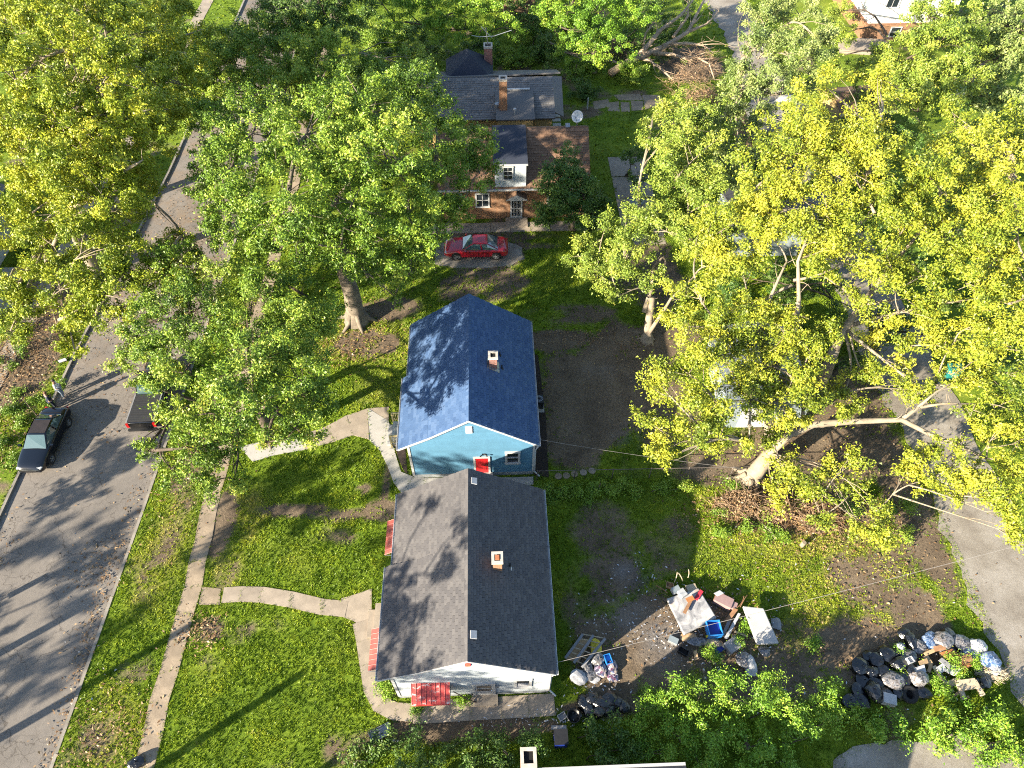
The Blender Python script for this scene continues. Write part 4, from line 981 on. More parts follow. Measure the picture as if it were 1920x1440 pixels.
# ---- house at the bottom of the frame, mostly out of view
sh_ = thing('neighbour_house', 'house at the bottom edge with a pale gutter and brick chimney', 'house', (4, .9, 0))
MB().bb(-.3, 7.6, -4.2, 5.2, 0, 3.4).build('wall', M['white_siding'], sh_)
mb = MB(); mb.slab((-.55, 5.66, 3.5), (7.75, 5.66, 3.5), (7.75, .5, 6.3), (-.55, .5, 6.3), .12); mb.slab((-.55, -4.6, 3.5), (7.75, -4.6, 3.5), (7.75, .5, 6.3), (-.55, .5, 6.3), .12); mb.build('roof', M['sh_grey'], sh_)
mb = MB(); mb.prism([(-.3, .5), (7.6, .5), (7.6, .52), (-.3, .52)], 3.4, 6.1); mb.build('gable', M['white_siding'], sh_)
mb = MB(); mb.bb(-.55, 7.75, 5.665, 5.79, 3.39, 3.51); mb.build('gutter', M['white_trim'], sh_)
MB().bb(-9.3, -.32, -5.5, 2.4, 0, 3.3).build('shade_wing', M['white_siding'], sh_)  # unseen wing, added so its shadow falls on the hedge
mb = MB(); mb.slab((-9.6, 2.9, 3.4), (-.56, 2.9, 3.4), (-.56, -1.5, 6.0), (-9.6, -1.5, 6.0), .12); mb.slab((-9.6, -5.9, 3.4), (-.56, -5.9, 3.4), (-.56, -1.5, 6.0), (-9.6, -1.5, 6.0), .12); mb.build('shade_wing_roof', M['sh_grey'], sh_)
q = at(991, 1420, 5.0)
ch = chimney(sh_, q.x, q.y + .0, 2.5, 4.9, .62, .70, M['br_orange'], M['cap_stone'], .16, over=.03)

# ---- metal roofed garage under the yellow maple
ga = thing('garage', 'pale metal roofed garage under the big yellow maple', 'garage', (17, 28.5, 0))
gx0, gx1, gy0, gy1 = 14.6, 19.6, 25.6, 31.8
MB().bb(gx0, gx1, gy0, gy1, 0, 2.35).build('wall', M['pale_wall'], ga)
for sg, xa, xb in ((-1, gx0 - .25, (gx0 + gx1) / 2), (1, gx1 + .25, (gx0 + gx1) / 2)):
    mb = MB(); mb.slab((xa, gy0 - .25, 2.4), (xa, gy1 + .25, 2.4), (xb, gy1 + .25, 3.15), (xb, gy0 - .25, 3.15), .05)
    y = gy0 - .2
    while y < gy1 + .2: mb.slab((xa, y, 2.43), (xa, y + .06, 2.43), (xb, y + .06, 3.18), (xb, y, 3.18), .03); y += .45
    mb.build('roof_sheet', M['garage_roof'], ga)
MB().prism_y([(gx0 + .002, 2.34), (gx1 - .002, 2.34), ((gx0 + gx1) / 2, 3.08)], gy0 + .01, gy1 - .01).build('gable', M['pale_wall'], ga)
mb = MB(); mb.bb(gx0 + .8, gx1 - 1.6, gy0 - .04, gy0, .02, 2.1); mb.build('door', M['white_trim'], ga)

# ---- far buildings
wb = thing('white_building', 'tall white rendered building with terracotta roof beyond the trees', 'building', (46, 84, 0))
MB().bb(41.0, 50, 76.2, 88, 1.7, 7.6).build('wall', M['stucco_white'], wb)
MB().bb(40.7, 50, 75.8, 88, 0, 1.7).build('base_wall', M['br_tan'], wb)
mb = MB(); mb.slab((40.2, 75.2, 7.0), (51, 75.2, 7.0), (51, 82, 9.8), (40.2, 82, 9.8), .2); rf = mb.build('roof', M['sh_terra'], wb)
lay_shingles(rf, slope_frames((40.2, 75.2, 7.0), (51, 75.2, 7.0), (40.2, 82, 9.8), .6, .4), .6, .4, M['sh_terra'], 0)
window(wb, 42.2, 43.4, 3.4, 5.0, 76.2, bars=1, vbars=1, fw=.15); window(wb, 43.6, 44.6, .5, 1.4, 75.8, bars=1, fw=.1)
MB().bb(45.6, 46.1, 76.12, 76.19, 1.75, 6.9).build('drain_panel', M['grey_plastic'], wb)
chimney(wb, 47.6, 78.5, 7.5, 10.4, .9, .9, M['br_orange'], M['cap_stone'], .2)
mb = MB(); mb.prism([(37.4, 73.3), (40.7, 72.8), (43.5, 75.2), (40.7, 75.7), (38.2, 75.6)], -.05, .4); mb.build('terrace', M['concrete'], wb)
fb = thing('brown_building', 'brown brick building among trees at the top edge', 'building', (3.5, 82, 0))
MB().bb(1.9, 5.2, 79.0, 86, 0, 6).build('wall', M['brown_wall'], fb)
mb = MB(); mb.slab((1.6, 78.7, 6.02), (5.5, 78.7, 6.02), (5.5, 86.3, 6.6), (1.6, 86.3, 6.6), .12); mb.build('roof', M['sh_dark'], fb)
for i, (u, v, w_, d_, h_, rz, nm, lb) in enumerate(((1460, 230, 6, 5, 3.0, .0, 'dark_shed', 'dark roofed shed glimpsed beneath the far right trees'), (1610, 185, 5, 4, 2.6, .1, 'tan_shed', 'tan shed with a pale eave half hidden by yellow trees'), (1430, 395, 5.5, 5, 2.8, 0, 'back_shed', 'low shed with a grey roof in the shade of the right trees'))):
    p = at(u, v, 2.5); s = thing(nm, lb, 'shed', (p.x, p.y, 0), rz)
    MB().bb(-w_ / 2, w_ / 2, -d_ / 2, d_ / 2, 0, h_ - .2).build('wall', M[('brown_wall', 'yellow_wall', 'pale_wall')[i]], s, local=True)
    mb = MB()
    for sg in (-1, 1): mb.slab((-w_ / 2 - .2, sg * (d_ / 2 + .25), h_ - .15), (w_ / 2 + .2, sg * (d_ / 2 + .25), h_ - .15), (w_ / 2 + .2, 0, h_ + .7), (-w_ / 2 - .2, 0, h_ + .7), .08)
    mb.build('roof', M[('sh_dark', 'sh_tan', 'sh_grey')[i]], s, local=True)
    mb = MB(); mb.bb(-w_ / 2 - .2, w_ / 2 + .2, -d_ / 2 - .34, -d_ / 2 - .255, h_ - .3, h_ - .14); mb.build('fascia', M['white_trim'], s, local=True)
lh = thing('porch_house', 'white porched house on the far left beyond the street', 'house', (-45, 40, 0))
MB().bb(-52, -38.5, 35, 47, 0, 4).build('wall', M['white_siding'], lh)
mb = MB(); mb.slab((-53, 34.5, 4.02), (-53, 47.5, 4.02), (-45.2, 47.5, 7.4), (-45.2, 34.5, 7.4), .15); mb.slab((-37.6, 34.5, 4.02), (-37.6, 47.5, 4.02), (-45.2, 47.5, 7.4), (-45.2, 34.5, 7.4), .15); mb.build('roof', M['sh_dark'], lh)
mb = MB(); mb.bb(-38.4, -36.2, 36, 42, 0, .5); mb.bb(-36.2, -35.4, 37.6, 39.4, 0, .25); mb.build('porch', M['new_concrete'], lh)

# ================================================================== TREES AND SHRUBS
NLEAF = 0
def unit(a): return a / np.maximum(np.linalg.norm(a, axis=-1, keepdims=True), 1e-9)
def leaf_quads(p, out, L, W, upw=.45, rnd=1.25, outw=.5):
    n = len(p)
    nr = unit(outw * out + np.array([0, 0, upw]) + rnd * rng.normal(0, 1, (n, 3)) * .7)
    d = rng.normal(0, 1, (n, 3)) + out * .5 - np.array([0, 0, .3]); d -= nr * np.sum(d * nr, 1, keepdims=True); d = unit(d)
    w = np.cross(nr, d)
    s = rng.uniform(.6, 1.25, (n, 1)); L = L * s; W = W * s
    fold = nr * W * rng.uniform(.1, .4, (n, 1))
    sgn = np.where(rng.random((n, 1)) < .5, -1, 1)
    v = np.stack([p - d * L * .5, p + w * sgn * W * .62 + fold + d * L * .05, p + d * L * .55 - w * sgn * W * .38 - np.array([0, 0, .15]) * L], 1)
    return v.reshape(-1, 3)
def crown_points(lobes, dens, leaf, zflat=.8, sub_r=(.30, .58), per=62, hollow=.5, spray=.55):
    """lobes: (x, y, z, r). Returns leaf positions, outward directions, tints and the clump centres of each lobe"""
    P, O, T, subs = [], [], [], []
    for (x, y, z, r) in lobes:
        c = np.array([x, y, z]); n = max(6, int(6.8 * r * r * dens))
        d = unit(rng.normal(0, 1, (n, 3)) + np.array([0, 0, .35]))
        rad = r * (hollow + (1.06 - hollow) * np.sqrt(rng.random((n, 1))))
        cc = c + d * rad * np.array([1, 1, zflat]); cc += rng.normal(0, .12 * r, (n, 3))
        cc[:, 2] = np.maximum(cc[:, 2], .15)
        rs = rng.uniform(*sub_r, n) * (1 if r > 1 else .75)
        k = (per * 2.25 * (rs / .5) ** 1.7 * (.24 / leaf) ** 1.5).astype(int) + 6
        ct = .47 + rng.uniform(-.15, .15) + .33 * (rng.random(n) - .5) + .5 * (fbm(cc[:, 0] + 200, cc[:, 1] + cc[:, 2] * .7 + 200, 2.4, 13) - .45)
        i = np.repeat(np.arange(n), k)
        g = rng.normal(0, 1, (len(i), 3)); g = unit(g) * rng.random((len(i), 1)) ** .55
        loose = np.where(rng.random((len(i), 1)) < .13, 1.7, 1.0)
        ax = unit(d[i] * np.array([1, 1, .7]) + np.array([0, 0, .25]))
        gg = g * rs[i][:, None] * np.array([.95, .95, .72]) * loose
        p = cc[i] + gg + ax * np.sum(gg * ax, 1, keepdims=True) * spray
        o = unit(.6 * d[i] + .8 * g)
        P.append(p); O.append(o); T.append(np.where(rng.random(len(i)) < .012, 1.0, ct[i] + rng.normal(0, .14, len(i)))); subs.append(cc)
    return np.concatenate(P), np.concatenate(O), np.clip(np.concatenate(T), 0, 1), subs
def curve3(a, b, k=5, sag=.0, wob=.12):
    a, b = Vector(a), Vector(b); L_ = (b - a).length; pts = []
    o1 = Vector([random.uniform(-1, 1) for _ in range(3)]) * wob * L_
    for i in range(k + 1):
        t = i / k; p = a.lerp(b, t); p += o1 * math.sin(math.pi * t); p.z += sag * L_ * math.sin(math.pi * t) * (1 if t < .7 else .8); pts.append(p)
    return pts
def px_lobes(L): return [(*at(u, v, z), r) for u, v, z, r in L]
def tree(name, label, base, tr, lobes, lf, bark='bark_grey', leaf=.22, dens=1.0, hub=None, limbs=(), group='trees in the yards and along the street', cat='tree', zflat=.8, per=62, bare=0, lean=None, twigs=6, hollow=.5, roots=True, limb_r=None, hub_top=None, wid=.62):
    leaf *= .72
    base = Vector((base[0], base[1], base[2] if len(base) > 2 else 0))
    root = thing(name, label, cat, base, 0, group)
    hi = max(l[2] for l in lobes) if lobes else 6
    hub = Vector(hub) if hub is not None else Vector((base.x * .7 + .3 * np.mean([l[0] for l in lobes]), base.y * .7 + .3 * np.mean([l[1] for l in lobes]), max(1.2, .34 * hi)))
    mb = MB(); pts = [base + Vector((0, 0, -.15)), base + Vector((0, 0, .12)), base.lerp(hub, .18), base.lerp(hub, .5), hub]
    pts[3] += Vector((random.uniform(-1, 1), random.uniform(-1, 1), 0)) * tr * .25
    mb.tube(pts, [tr * 1.75, tr * 1.45, tr * 1.02, tr * .92, tr * .8], 12)
    if roots and tr > .25:
        for k in range(6):
            a = k * 1.05 + random.uniform(-.3, .3); e = base + Vector((math.cos(a), math.sin(a), 0)) * tr * random.uniform(2.0, 2.9)
            mb.tube([base + Vector((math.cos(a) * tr * .7, math.sin(a) * tr * .7, tr * 1.5)), base + Vector((math.cos(a) * tr * 1.3, math.sin(a) * tr * 1.3, tr * .45)), e + Vector((0, 0, -.06))], [tr * .34, tr * .30, tr * .1], 7)
    mb.build('trunk', M[bark], root, smooth=True)
    if lobes:
        P, O, T, subs = crown_points(lobes, dens, leaf, zflat, per=per, hollow=hollow, spray=1.0 if lf == 'lf_yellow' else .55, sub_r=(.30, .68) if lf == 'lf_yellow' else (.30, .58)); done = []
        global NLEAF; NLEAF += len(P)
        order = sorted(range(len(lobes)), key=lambda i: (Vector(lobes[i][:3]) - hub).length); subs = [subs[i] for i in order]; lobes_ = [lobes[i] for i in order]
        for l, cc in zip(lobes_, subs):
            mb = MB(); c = Vector(l[:3])
            low = cat != 'tree'
            st = Vector((c.x * .85 + hub.x * .15, c.y * .85 + hub.y * .15, 0)) if low else hub if hub_top is None else hub.lerp(Vector(hub_top), random.uniform(.2, 1))
            cand = [q for lp, _ in limbs for q in lp[1:]] + [q for q in done if q.z < c.z - .3]
            if cand and not low:
                q = min(cand, key=lambda q: (q - c).length + max(0, q.z - c.z + .3) * 2)
                if (q - c).length < (st - c).length * .8: st = q
            r0 = limb_r or max(.03, min(tr * .4, .022 * (c - st).length + .012 * l[3]))
            pts = curve3(st, c, 6, .07, .16); done.append(c); done.append(pts[3]); mb.tube(pts, [r0 * (1 - .75 * i / 6) for i in range(7)], 7)
            for q in cc[rng.permutation(len(cc))[:max(3, int(len(cc) * twigs / 24))]]:
                s = pts[random.choice((3, 4, 5, 6))]; tw = curve3(s, q, 3, .05, .1); mb.tube(tw, [r0 * .22 + .012, r0 * .15 + .01, .014, .008], 4, False)
            mb.build('limb', M[bark], root, smooth=True)
        off = np.array(base)
        big_mesh('crown', leaf_quads(P, O, leaf, leaf * wid) - off, 3, T, M[lf], root)
    for lp, rr in limbs:
        mb = MB(); n = len(lp); mb.tube(lp, [rr * (1 - .72 * i / (n - 1)) for i in range(n)], 8)
        for k in range(1, n):
            for _ in range(3):
                s = Vector(lp[k]).lerp(Vector(lp[k - 1]), random.random()); e = s + Vector((random.uniform(-1, 1), random.uniform(-1, 1), random.uniform(.0, 1))) * random.uniform(.5, 1.3)
                mb.tube(curve3(s, e, 3, .05, .12), [rr * .14, rr * .1, .015, .008], 4, False)
        mb.build('limb', M[bark], root, smooth=True)
    return root
NT = 0
# the great oak north of the blue house's walk
tree('oak_tree', 'huge green oak with thick flared trunk beside the blue roof', at(670, 600), .62, px_lobes([
    (410, 240, 11.5, 1.7), (480, 240, 12.5, 2.8), (600, 250, 14, 3.1), (690, 200, 13.5, 2.6), (780, 170, 12.5, 1.9), (800, 205, 12, 1.6),
    (720, 290, 14, 3.0), (820, 255, 12, 2.2), (885, 270, 10, 1.5), (900, 325, 9.5, 1.3), (430, 320, 12, 2.2), (540, 370, 13, 3.0), (660, 380, 12.5, 2.8), (770, 360, 11.5, 2.2), (840, 350, 10, 1.6), (720, 450, 9.5, 2.0), (790, 440, 9, 1.7), (830, 395, 9, 1.2),
    (640, 465, 9.5, 1.9), (560, 450, 10, 2.0), (500, 420, 10.5, 1.8), (405, 300, 11, 1.5), (405, 365, 10.5, 1.5), (420, 425, 9.5, 1.3), (450, 400, 10, 1.6), (460, 455, 9, 1.2), (880, 360, 9, 1.2), (850, 405, 8.5, 1.1), (905, 290, 10, 1.1), (770, 510, 7, 1.2), (740, 555, 5, .8), (690, 520, 7, 1.0)]),
    'lf_oak', 'bark_grey', dens=1.0, hub=(-10.2, 36.2, 5.2), hub_top=(-11, 36.5, 9))
tree('oak_tree', 'second green oak right of the street above the huge one', (-15.5, 53.5), .42, px_lobes([
    (400, 165, 7.5, 3.51), (440, 130, 8.0, 3.19), (500, 105, 8.5, 3.16), (565, 75, 8.5, 2.53), (520, 170, 8.5, 3.04), (600, 130, 9.0, 3.29), (660, 150, 8.5, 2.53), (620, 185, 8.5, 2.53), (770, 125, 7.0, 1.90), (720, 160, 7.5, 2.02), (385, 200, 7.0, 2.07), (365, 150, 7.0, 2.07), (360, 210, 6.5, 1.91), (395, 110, 7.5, 2.07), (480, 60, 8.0, 2.02), (440, 90, 7.5, 2.23)]),
    'lf_oak', 'bark_grey', hub=(-15.4, 54, 3.2), hub_top=(-15, 55, 5.5))
# the street maple in front of the grey lawn
tree('maple_tree', 'broad green maple overhanging the black pickup', (-17.6, 26.6), .42, px_lobes([
    (310, 570, 8.5, 1.6), (370, 600, 9, 2.0), (300, 640, 8.5, 1.5), (250, 640, 7.5, 1.1), (360, 700, 9, 1.9), (270, 690, 7.5, 1.0), (228, 675, 6.8, .8), (365, 780, 8, 1.4), (410, 780, 8.5, 1.6), (350, 850, 6.5, 1.15), (275, 845, 5.5, .6), (322, 880, 5.5, .85), (275, 712, 7.2, .8), (300, 700, 7.6, .9), (400, 880, 5, .95), (390, 910, 4.6, .7), (440, 900, 4.2, .55), (420, 830, 6, 1.2), (330, 500, 8.5, 1.6), (420, 540, 8.5, 1.6), (425, 870, 5, .8)]),
    'lf_maple', 'bark_dark', hub=(-17.9, 26.2, 3.6), leaf=.2)
tree('maple_tree', 'rounded green maple between the sidewalk and the blue house walk', (-14.6, 25.7), .36, px_lobes([
    (480, 500, 8.7, 1.5), (545, 540, 8.7, 1.6), (470, 580, 9.7, 1.9), (560, 610, 9.7, 1.9), (590, 640, 8.7, 1.5), (470, 670, 10.2, 1.9), (545, 690, 10.4, 1.9), (590, 730, 8.7, 1.2), (500, 760, 9.9, 1.6), (570, 780, 8.5, 1.2), (540, 820, 7.9, 1.0), (500, 830, 7.5, .8), (585, 830, 7.1, .6), (440, 730, 10.4, 1.5), (610, 580, 7.7, 1.0)]),
    'lf_maple', 'bark_dark', hub=(-14.4, 25.7, 3.2), leaf=.2)
# sycamores of the far bank
tree('sycamore_tree', 'tall yellow green sycamore at the upper left with pale broken limbs', (-31.0, 50.5), .5, px_lobes([
    (60, 60, 15, 3.2), (150, 40, 16, 3.2), (230, 70, 15, 2.8), (30, 150, 15, 3.0), (120, 140, 16, 3.2), (210, 160, 15.5, 2.8), (285, 130, 13, 1.9), (280, 60, 13, 2.0), (30, 240, 14, 2.4), (130, 240, 14.5, 2.8), (220, 240, 14, 2.4), (290, 210, 12, 1.7), (310, 30, 11, 1.5), (322, 85, 12, 1.5), (328, 145, 12, 1.5), (322, 205, 11.5, 1.3), (350, 100, 11, 1.5), (355, 160, 11, 1.4), (347, 212, 10.5, 1.1), (365, 60, 11, 1.3), (330, 15, 11, 1.5), (100, -30, 15, 3), (0, 20, 15, 3)]),
    'lf_syc', 'bark_pale', hub=(-31, 50, 6.5), hub_top=(-31, 50, 11), leaf=0.232,
    limbs=[([at(215, 118, 14), at(228, 108, 14.6), at(240, 80, 15.3)], .14), ([at(150, 10, 15), at(195, 40, 15.5), at(200, 80, 15)], .12)])
tree('sycamore_tree', 'spreading yellow green sycamore leaning over the street', (-30.8, 42.0), .48, px_lobes([
    (70, 290, 12, 2.6), (160, 300, 12.5, 2.8), (240, 290, 12, 2.2), (285, 262, 11, 1.3), (110, 370, 11, 2.5), (190, 380, 11.5, 2.4), (235, 400, 10.5, 1.7), (262, 345, 10.5, 1.1), (60, 400, 10.5, 2.0), (20, 440, 9.5, 1.8), (100, 460, 9.5, 2.0), (180, 460, 10, 2.1), (240, 480, 9, 1.5), (300, 475, 8.5, 1.0), (290, 515, 8.2, 1.3), (340, 495, 8, 1.2), (385, 500, 8, 1.0), (340, 540, 8, 1.2), (285, 255, 11, 1.3), (40, 520, 8.5, 1.5), (130, 530, 8.5, 1.8), (210, 540, 8.5, 1.8), (280, 525, 8, 1.3), (180, 590, 7.5, 1.3), (50, 580, 7.2, 1.2), (110, 600, 7, .9), (230, 595, 7.5, 1.0), (140, 655, 5.2, .8), (125, 640, 5.2, .5), (20, 570, 7.5, 1.3), (20, 620, 6.5, .9), (60, 625, 6.4, .7), (345, 440, 7.5, .7)]),
    'lf_syc', 'bark_pale', hub=(-30, 41, 5.5), hub_top=(-29, 39, 8), leaf=0.215,
    limbs=[([at(205, 345, 11), at(225, 325, 12), at(255, 308, 13), at(268, 300, 13.2)], .15), ([at(20, 235, 12), at(65, 255, 12.2), at(118, 280, 12.5)], .16), ([at(62, 235, 12.6), at(85, 255, 12.8), at(118, 278, 12.5)], .10)])
tree('small_tree', 'young feathery bluish green tree at the roadside by the oak', (-20.2, 46.8), .16, px_lobes([(420, 320, 4.5, 1.1), (400, 350, 4.5, 1.0), (450, 345, 4.6, 1.0), (410, 400, 3.2, .8), (470, 390, 3.6, .8)]), 'lf_grey', 'bark_pale', hub=(-20.0, 46.5, 1.5), leaf=.2)
# right-hand trees
tree('yard_tree', 'leaning lime green tree with forked trunk at the dirt yard', at(1213, 638), .30, px_lobes([
    (1085, 480, 5.5, 1.3), (1130, 440, 6.5, 1.5), (1120, 510, 5, 1.2), (1160, 555, 4.2, .9), (1180, 480, 7, 1.7), (1240, 430, 8.5, 1.9), (1200, 400, 8, 1.3), (1265, 340, 10, 1.7), (1330, 380, 9.5, 2.0), (1240, 270, 10, 1.7), (1310, 290, 11, 2.2), (1225, 220, 9.5, 1.0), (1280, 215, 10, 1.4), (1340, 230, 10.5, 1.5), (1300, 450, 8, 1.6), (1340, 500, 7, 1.4), (1240, 520, 6, .8), (1290, 400, 8.8, 1.6), (1350, 440, 8.2, 1.3), (1180, 420, 7.4, 1.0), (1290, 250, 10.5, 1.4), (1150, 500, 6, 1.1)]),
    'lf_lime', 'bark_pale', hub=(10.9, 34.6, 3.0), hub_top=(11.4, 36.4, 6.5), leaf=0.206,
    limbs=[([at(1213, 630, .4), at(1240, 590, 2.2), at(1258, 560, 3.6), at(1300, 520, 5.0)], .17), ([at(1208, 585, 2), at(1222, 540, 3.6), at(1225, 500, 5), at(1245, 480, 6.2)], .20)])
tree('dark_tree', 'small dark green tree against the tan roofed brick house', at(1075, 430), .17, px_lobes([(1062, 295, 6.5, .9), (1045, 340, 5.8, 1.2), (1085, 350, 5.6, 1.3), (1040, 385, 4.2, 1.2), (1090, 395, 4, 1.4), (1125, 375, 4, 1.0), (1020, 410, 3, .8), (1120, 415, 3.0, .9), (1070, 315, 6.3, .8)]), 'lf_dark', 'bark_dark', hub=(6.2, 46.0, 1.6), dens=2.6, leaf=.22)
tree('dark_tree', 'dark leafy sapling beside the concrete slab drive', at(1175, 330), .1, px_lobes([(1180, 300, 3, .9), (1195, 330, 2.6, .8), (1205, 280, 3.5, .8)]), 'lf_dark', 'bark_dark', leaf=.22)
T6 = Vector((17.3, 24.1, 0))
tree('yellow_maple', 'large yellow leaved maple with forked pale trunk over the garage', T6, .34, px_lobes([
    (1245, 730, 7.5, 1.1), (1215, 790, 6.8, .8), (1225, 840, 6.2, .7), (1250, 860, 5.8, .55), (1280, 760, 7.5, 1.2), (1275, 690, 8, 1.3), (1285, 610, 9, 1.4), (1300, 540, 9.8, 1.4), (1330, 740, 8, 1.2), (1360, 780, 7.5, 1.0), (1330, 670, 8.6, 1.1), (1350, 590, 9.6, .9),
    (1310, 470, 10, 1.2), (1370, 420, 11.5, 1.7), (1420, 350, 12.5, 1.9), (1480, 290, 13.5, 2.1), (1500, 210, 13.5, 1.7), (1545, 160, 13.5, 1.3), (1540, 260, 14, 2.0), (1590, 320, 13.5, 2.1), (1480, 390, 12.5, 1.8), (1550, 400, 12.5, 1.8), (1440, 440, 11.5, 1.4), (1520, 480, 11, 1.5),
    (1610, 240, 14, 1.8), (1650, 170, 13.5, 1.3), (1660, 300, 13.5, 1.7), (1640, 400, 12.5, 1.7), (1480, 600, 8, .8), (1530, 640, 7.6, .7), (1600, 480, 11, 1.4), (1400, 640, 7.5, .8), (1405, 830, 5, .7), (1390, 500, 10.5, 1.3), (1440, 400, 12, 1.5), (1340, 440, 10.5, 1.3), (1570, 440, 11.5, 1.3), (1600, 270, 14, 1.6), (1310, 800, 7, 1.0), (1260, 820, 6.4, .8), (1380, 690, 7.4, .9), (1400, 745, 6.6, .9), (1490, 690, 7.4, .6), (1500, 745, 6, .75), (1460, 640, 8, .6), (1420, 590, 9, .8), (1560, 620, 8, .6), (1360, 640, 8, .9), (1330, 610, 8.4, 1.0), (1440, 760, 6, .5), (1350, 820, 6, .6), (1420, 665, 7.4, .9), (1450, 725, 6.6, .7), (1505, 640, 8, .8), (1480, 785, 5.6, .5), (1385, 640, 7.6, .9), (1345, 760, 6.6, .9), (1470, 620, 8.4, .8), (1530, 760, 5.6, .5), (1360, 610, 8.4, 1.1), (1400, 700, 7.2, 1.1), (1440, 660, 7.6, .8), (1500, 700, 7, .9), (1370, 720, 7, 1.0), (1420, 780, 5.8, .7), (1480, 730, 6.4, .8), (1530, 660, 7.6, .8), (1400, 560, 9.4, 1.0), (1400, 620, 6, 1.1), (1460, 705, 5.6, .9), (1350, 665, 6, 1.1), (1515, 725, 5.4, .9), (1400, 720, 5.4, .9), (1495, 640, 6, .8)]),
    'lf_yellow', 'bark_pale', hub=at(1440, 702, 5.4), hub_top=at(1500, 480, 10.2), leaf=0.206, dens=.72,
    limbs=[([at(1440, 702, 5.4), at(1424, 625, 7.4), at(1436, 580, 8.6), at(1450, 545, 9.4), at(1475, 490, 10.8)], .2), ([at(1440, 702, 5.4), at(1475, 660, 6.8), at(1492, 610, 8.0), at(1498, 560, 9.2), at(1496, 490, 10.8), at(1520, 430, 12.2)], .22),
           ([at(1437, 700, 5.4), at(1410, 680, 6.1), at(1380, 650, 7.0), at(1350, 630, 7.8)], .1)])
tree('big_maple', 'golden green maple at the right edge with a long diagonal limb', at(1530, 735), .4, px_lobes([
    (1700, 420, 11.5, 1.7), (1760, 350, 12.5, 2.0), (1820, 290, 12.5, 2.1), (1880, 240, 12, 1.8), (1850, 390, 12, 2.0), (1900, 340, 12, 1.8), (1780, 450, 11, 1.7), (1870, 480, 11, 1.9), (1810, 530, 10, 1.6), (1740, 510, 10, 1.2), (1890, 570, 9.5, 1.6), (1830, 610, 8.5, 1.2), (1720, 590, 8.6, .9), (1910, 430, 11, 1.8), (1940, 520, 10, 2.0), (1680, 540, 9.5, .8), (1660, 470, 10.5, 1.2), (1600, 560, 8.5, .8), (1640, 640, 6, .7), (1700, 650, 6, .7), (1770, 650, 6.6, .8), (1830, 670, 6.0, .6), (1690, 730, 4.6, .7), (1760, 700, 5, .6), (1620, 700, 4.5, .8), (1580, 740, 4, .8), (1850, 700, 5.2, .6), (1750, 600, 8, 1.2), (1690, 400, 12, 1.4), (1900, 650, 7, 1.2), (1790, 640, 6.8, 1.0), (1660, 600, 7.5, .9), (1720, 330, 13, 1.5), (1790, 230, 12.5, 1.4), (1700, 690, 5.4, .8), (1640, 690, 5, .7), (1800, 720, 5.4, .7), (1860, 740, 5.2, .9), (1740, 740, 4.6, .6), (1900, 700, 6, .9)]),
    'lf_yellow', 'bark_pale', hub=at(1565, 655, 4.8), hub_top=at(1640, 530, 8), leaf=0.215, dens=.72,
    limbs=[([at(1565, 655, 4.8), at(1592, 605, 6.0), at(1640, 540, 7.6), at(1670, 500, 8.6), at(1720, 440, 10.2), at(1780, 370, 11.8)], .26), ([at(1590, 612, 5.8), at(1630, 600, 6.4), at(1690, 585, 7.2), at(1760, 570, 8), at(1830, 560, 8.6)], .15), ([at(1612, 580, 6.6), at(1585, 545, 7.4), at(1545, 518, 8.2)], .11), ([at(1620, 570, 6.8), at(1700, 560, 7.8)], .1)])
tree('leaning_tree', 'stout pale tree leaning from the fence with a long low limb', (15.3, 21.6), .52, px_lobes([
    (1460, 870, 3.4, .8), (1500, 890, 3.0, .9), (1460, 930, 2.4, .7), (1550, 880, 3.2, .7), (1540, 930, 2.4, .7), (1540, 970, 2.0, .5), (1600, 870, 3.4, .6), (1600, 920, 2.4, .6), (1640, 960, 2.2, .8), (1655, 1000, 1.8, .5), (1610, 985, 2, .5), (1440, 830, 4.2, .6), (1700, 880, 3.4, .5), (1500, 790, 4.6, .6), (1590, 770, 4.6, .5),
    (1730, 860, 4, .8), (1780, 880, 4.4, 1.0), (1830, 900, 4.4, 1.2), (1880, 930, 4.2, 1.1), (1800, 930, 3.8, .8), (1900, 880, 4.6, 1.1), (1860, 820, 5, 1.0), (1820, 780, 5, .9), (1900, 770, 5.2, 1.0), (1890, 975, 3.8, .8), (1770, 830, 4.6, .9), (1740, 900, 3.6, .8), (1900, 1000, 3.6, .6), (1850, 930, 4.2, 1.1), (1910, 830, 5, 1.2), (1950, 900, 4.6, 1.3)]),
    'lf_yellow', 'bark_pale', hub=at(1445, 850, 2.4), leaf=.22, dens=.85, limb_r=.05,
    limbs=[([at(1440, 852, 2.3), at(1480, 815, 3.2), at(1525, 796, 3.7), at(1600, 790, 4.0), at(1690, 787, 4.2), at(1745, 815, 4.3), at(1800, 836, 4.3), at(1850, 860, 4.3)], .27), ([at(1690, 787, 4.2), at(1720, 765, 4.6), at(1765, 757, 4.9), at(1830, 757, 5.1)], .13), ([at(1505, 800, 3.5), at(1506, 765, 4.2), at(1522, 730, 4.7)], .15), ([at(1720, 765, 4.6), at(1755, 735, 5.2), at(1800, 710, 5.8)], .09)])
tree('grey_green_tree', 'tall grey green tree at the top right above the alley', (22.5, 61), .36, px_lobes([
    (1430, 40, 10, 2.2), (1500, 30, 10, 2.0), (1420, 110, 10, 2.2), (1490, 110, 10.5, 2.2), (1540, 80, 10, 1.6), (1385, 170, 9, 1.8), (1450, 180, 9.5, 2.0), (1370, 230, 8, 1.4), (1420, 250, 8, 1.4), (1370, 290, 7.5, 1.4), (1500, 170, 8, 1.3), (1400, 350, 6, 1.2), (1360, 340, 7, 1.2)]), 'lf_grey', 'bark_pale', hub=(22.5, 60, 4), leaf=0.232)
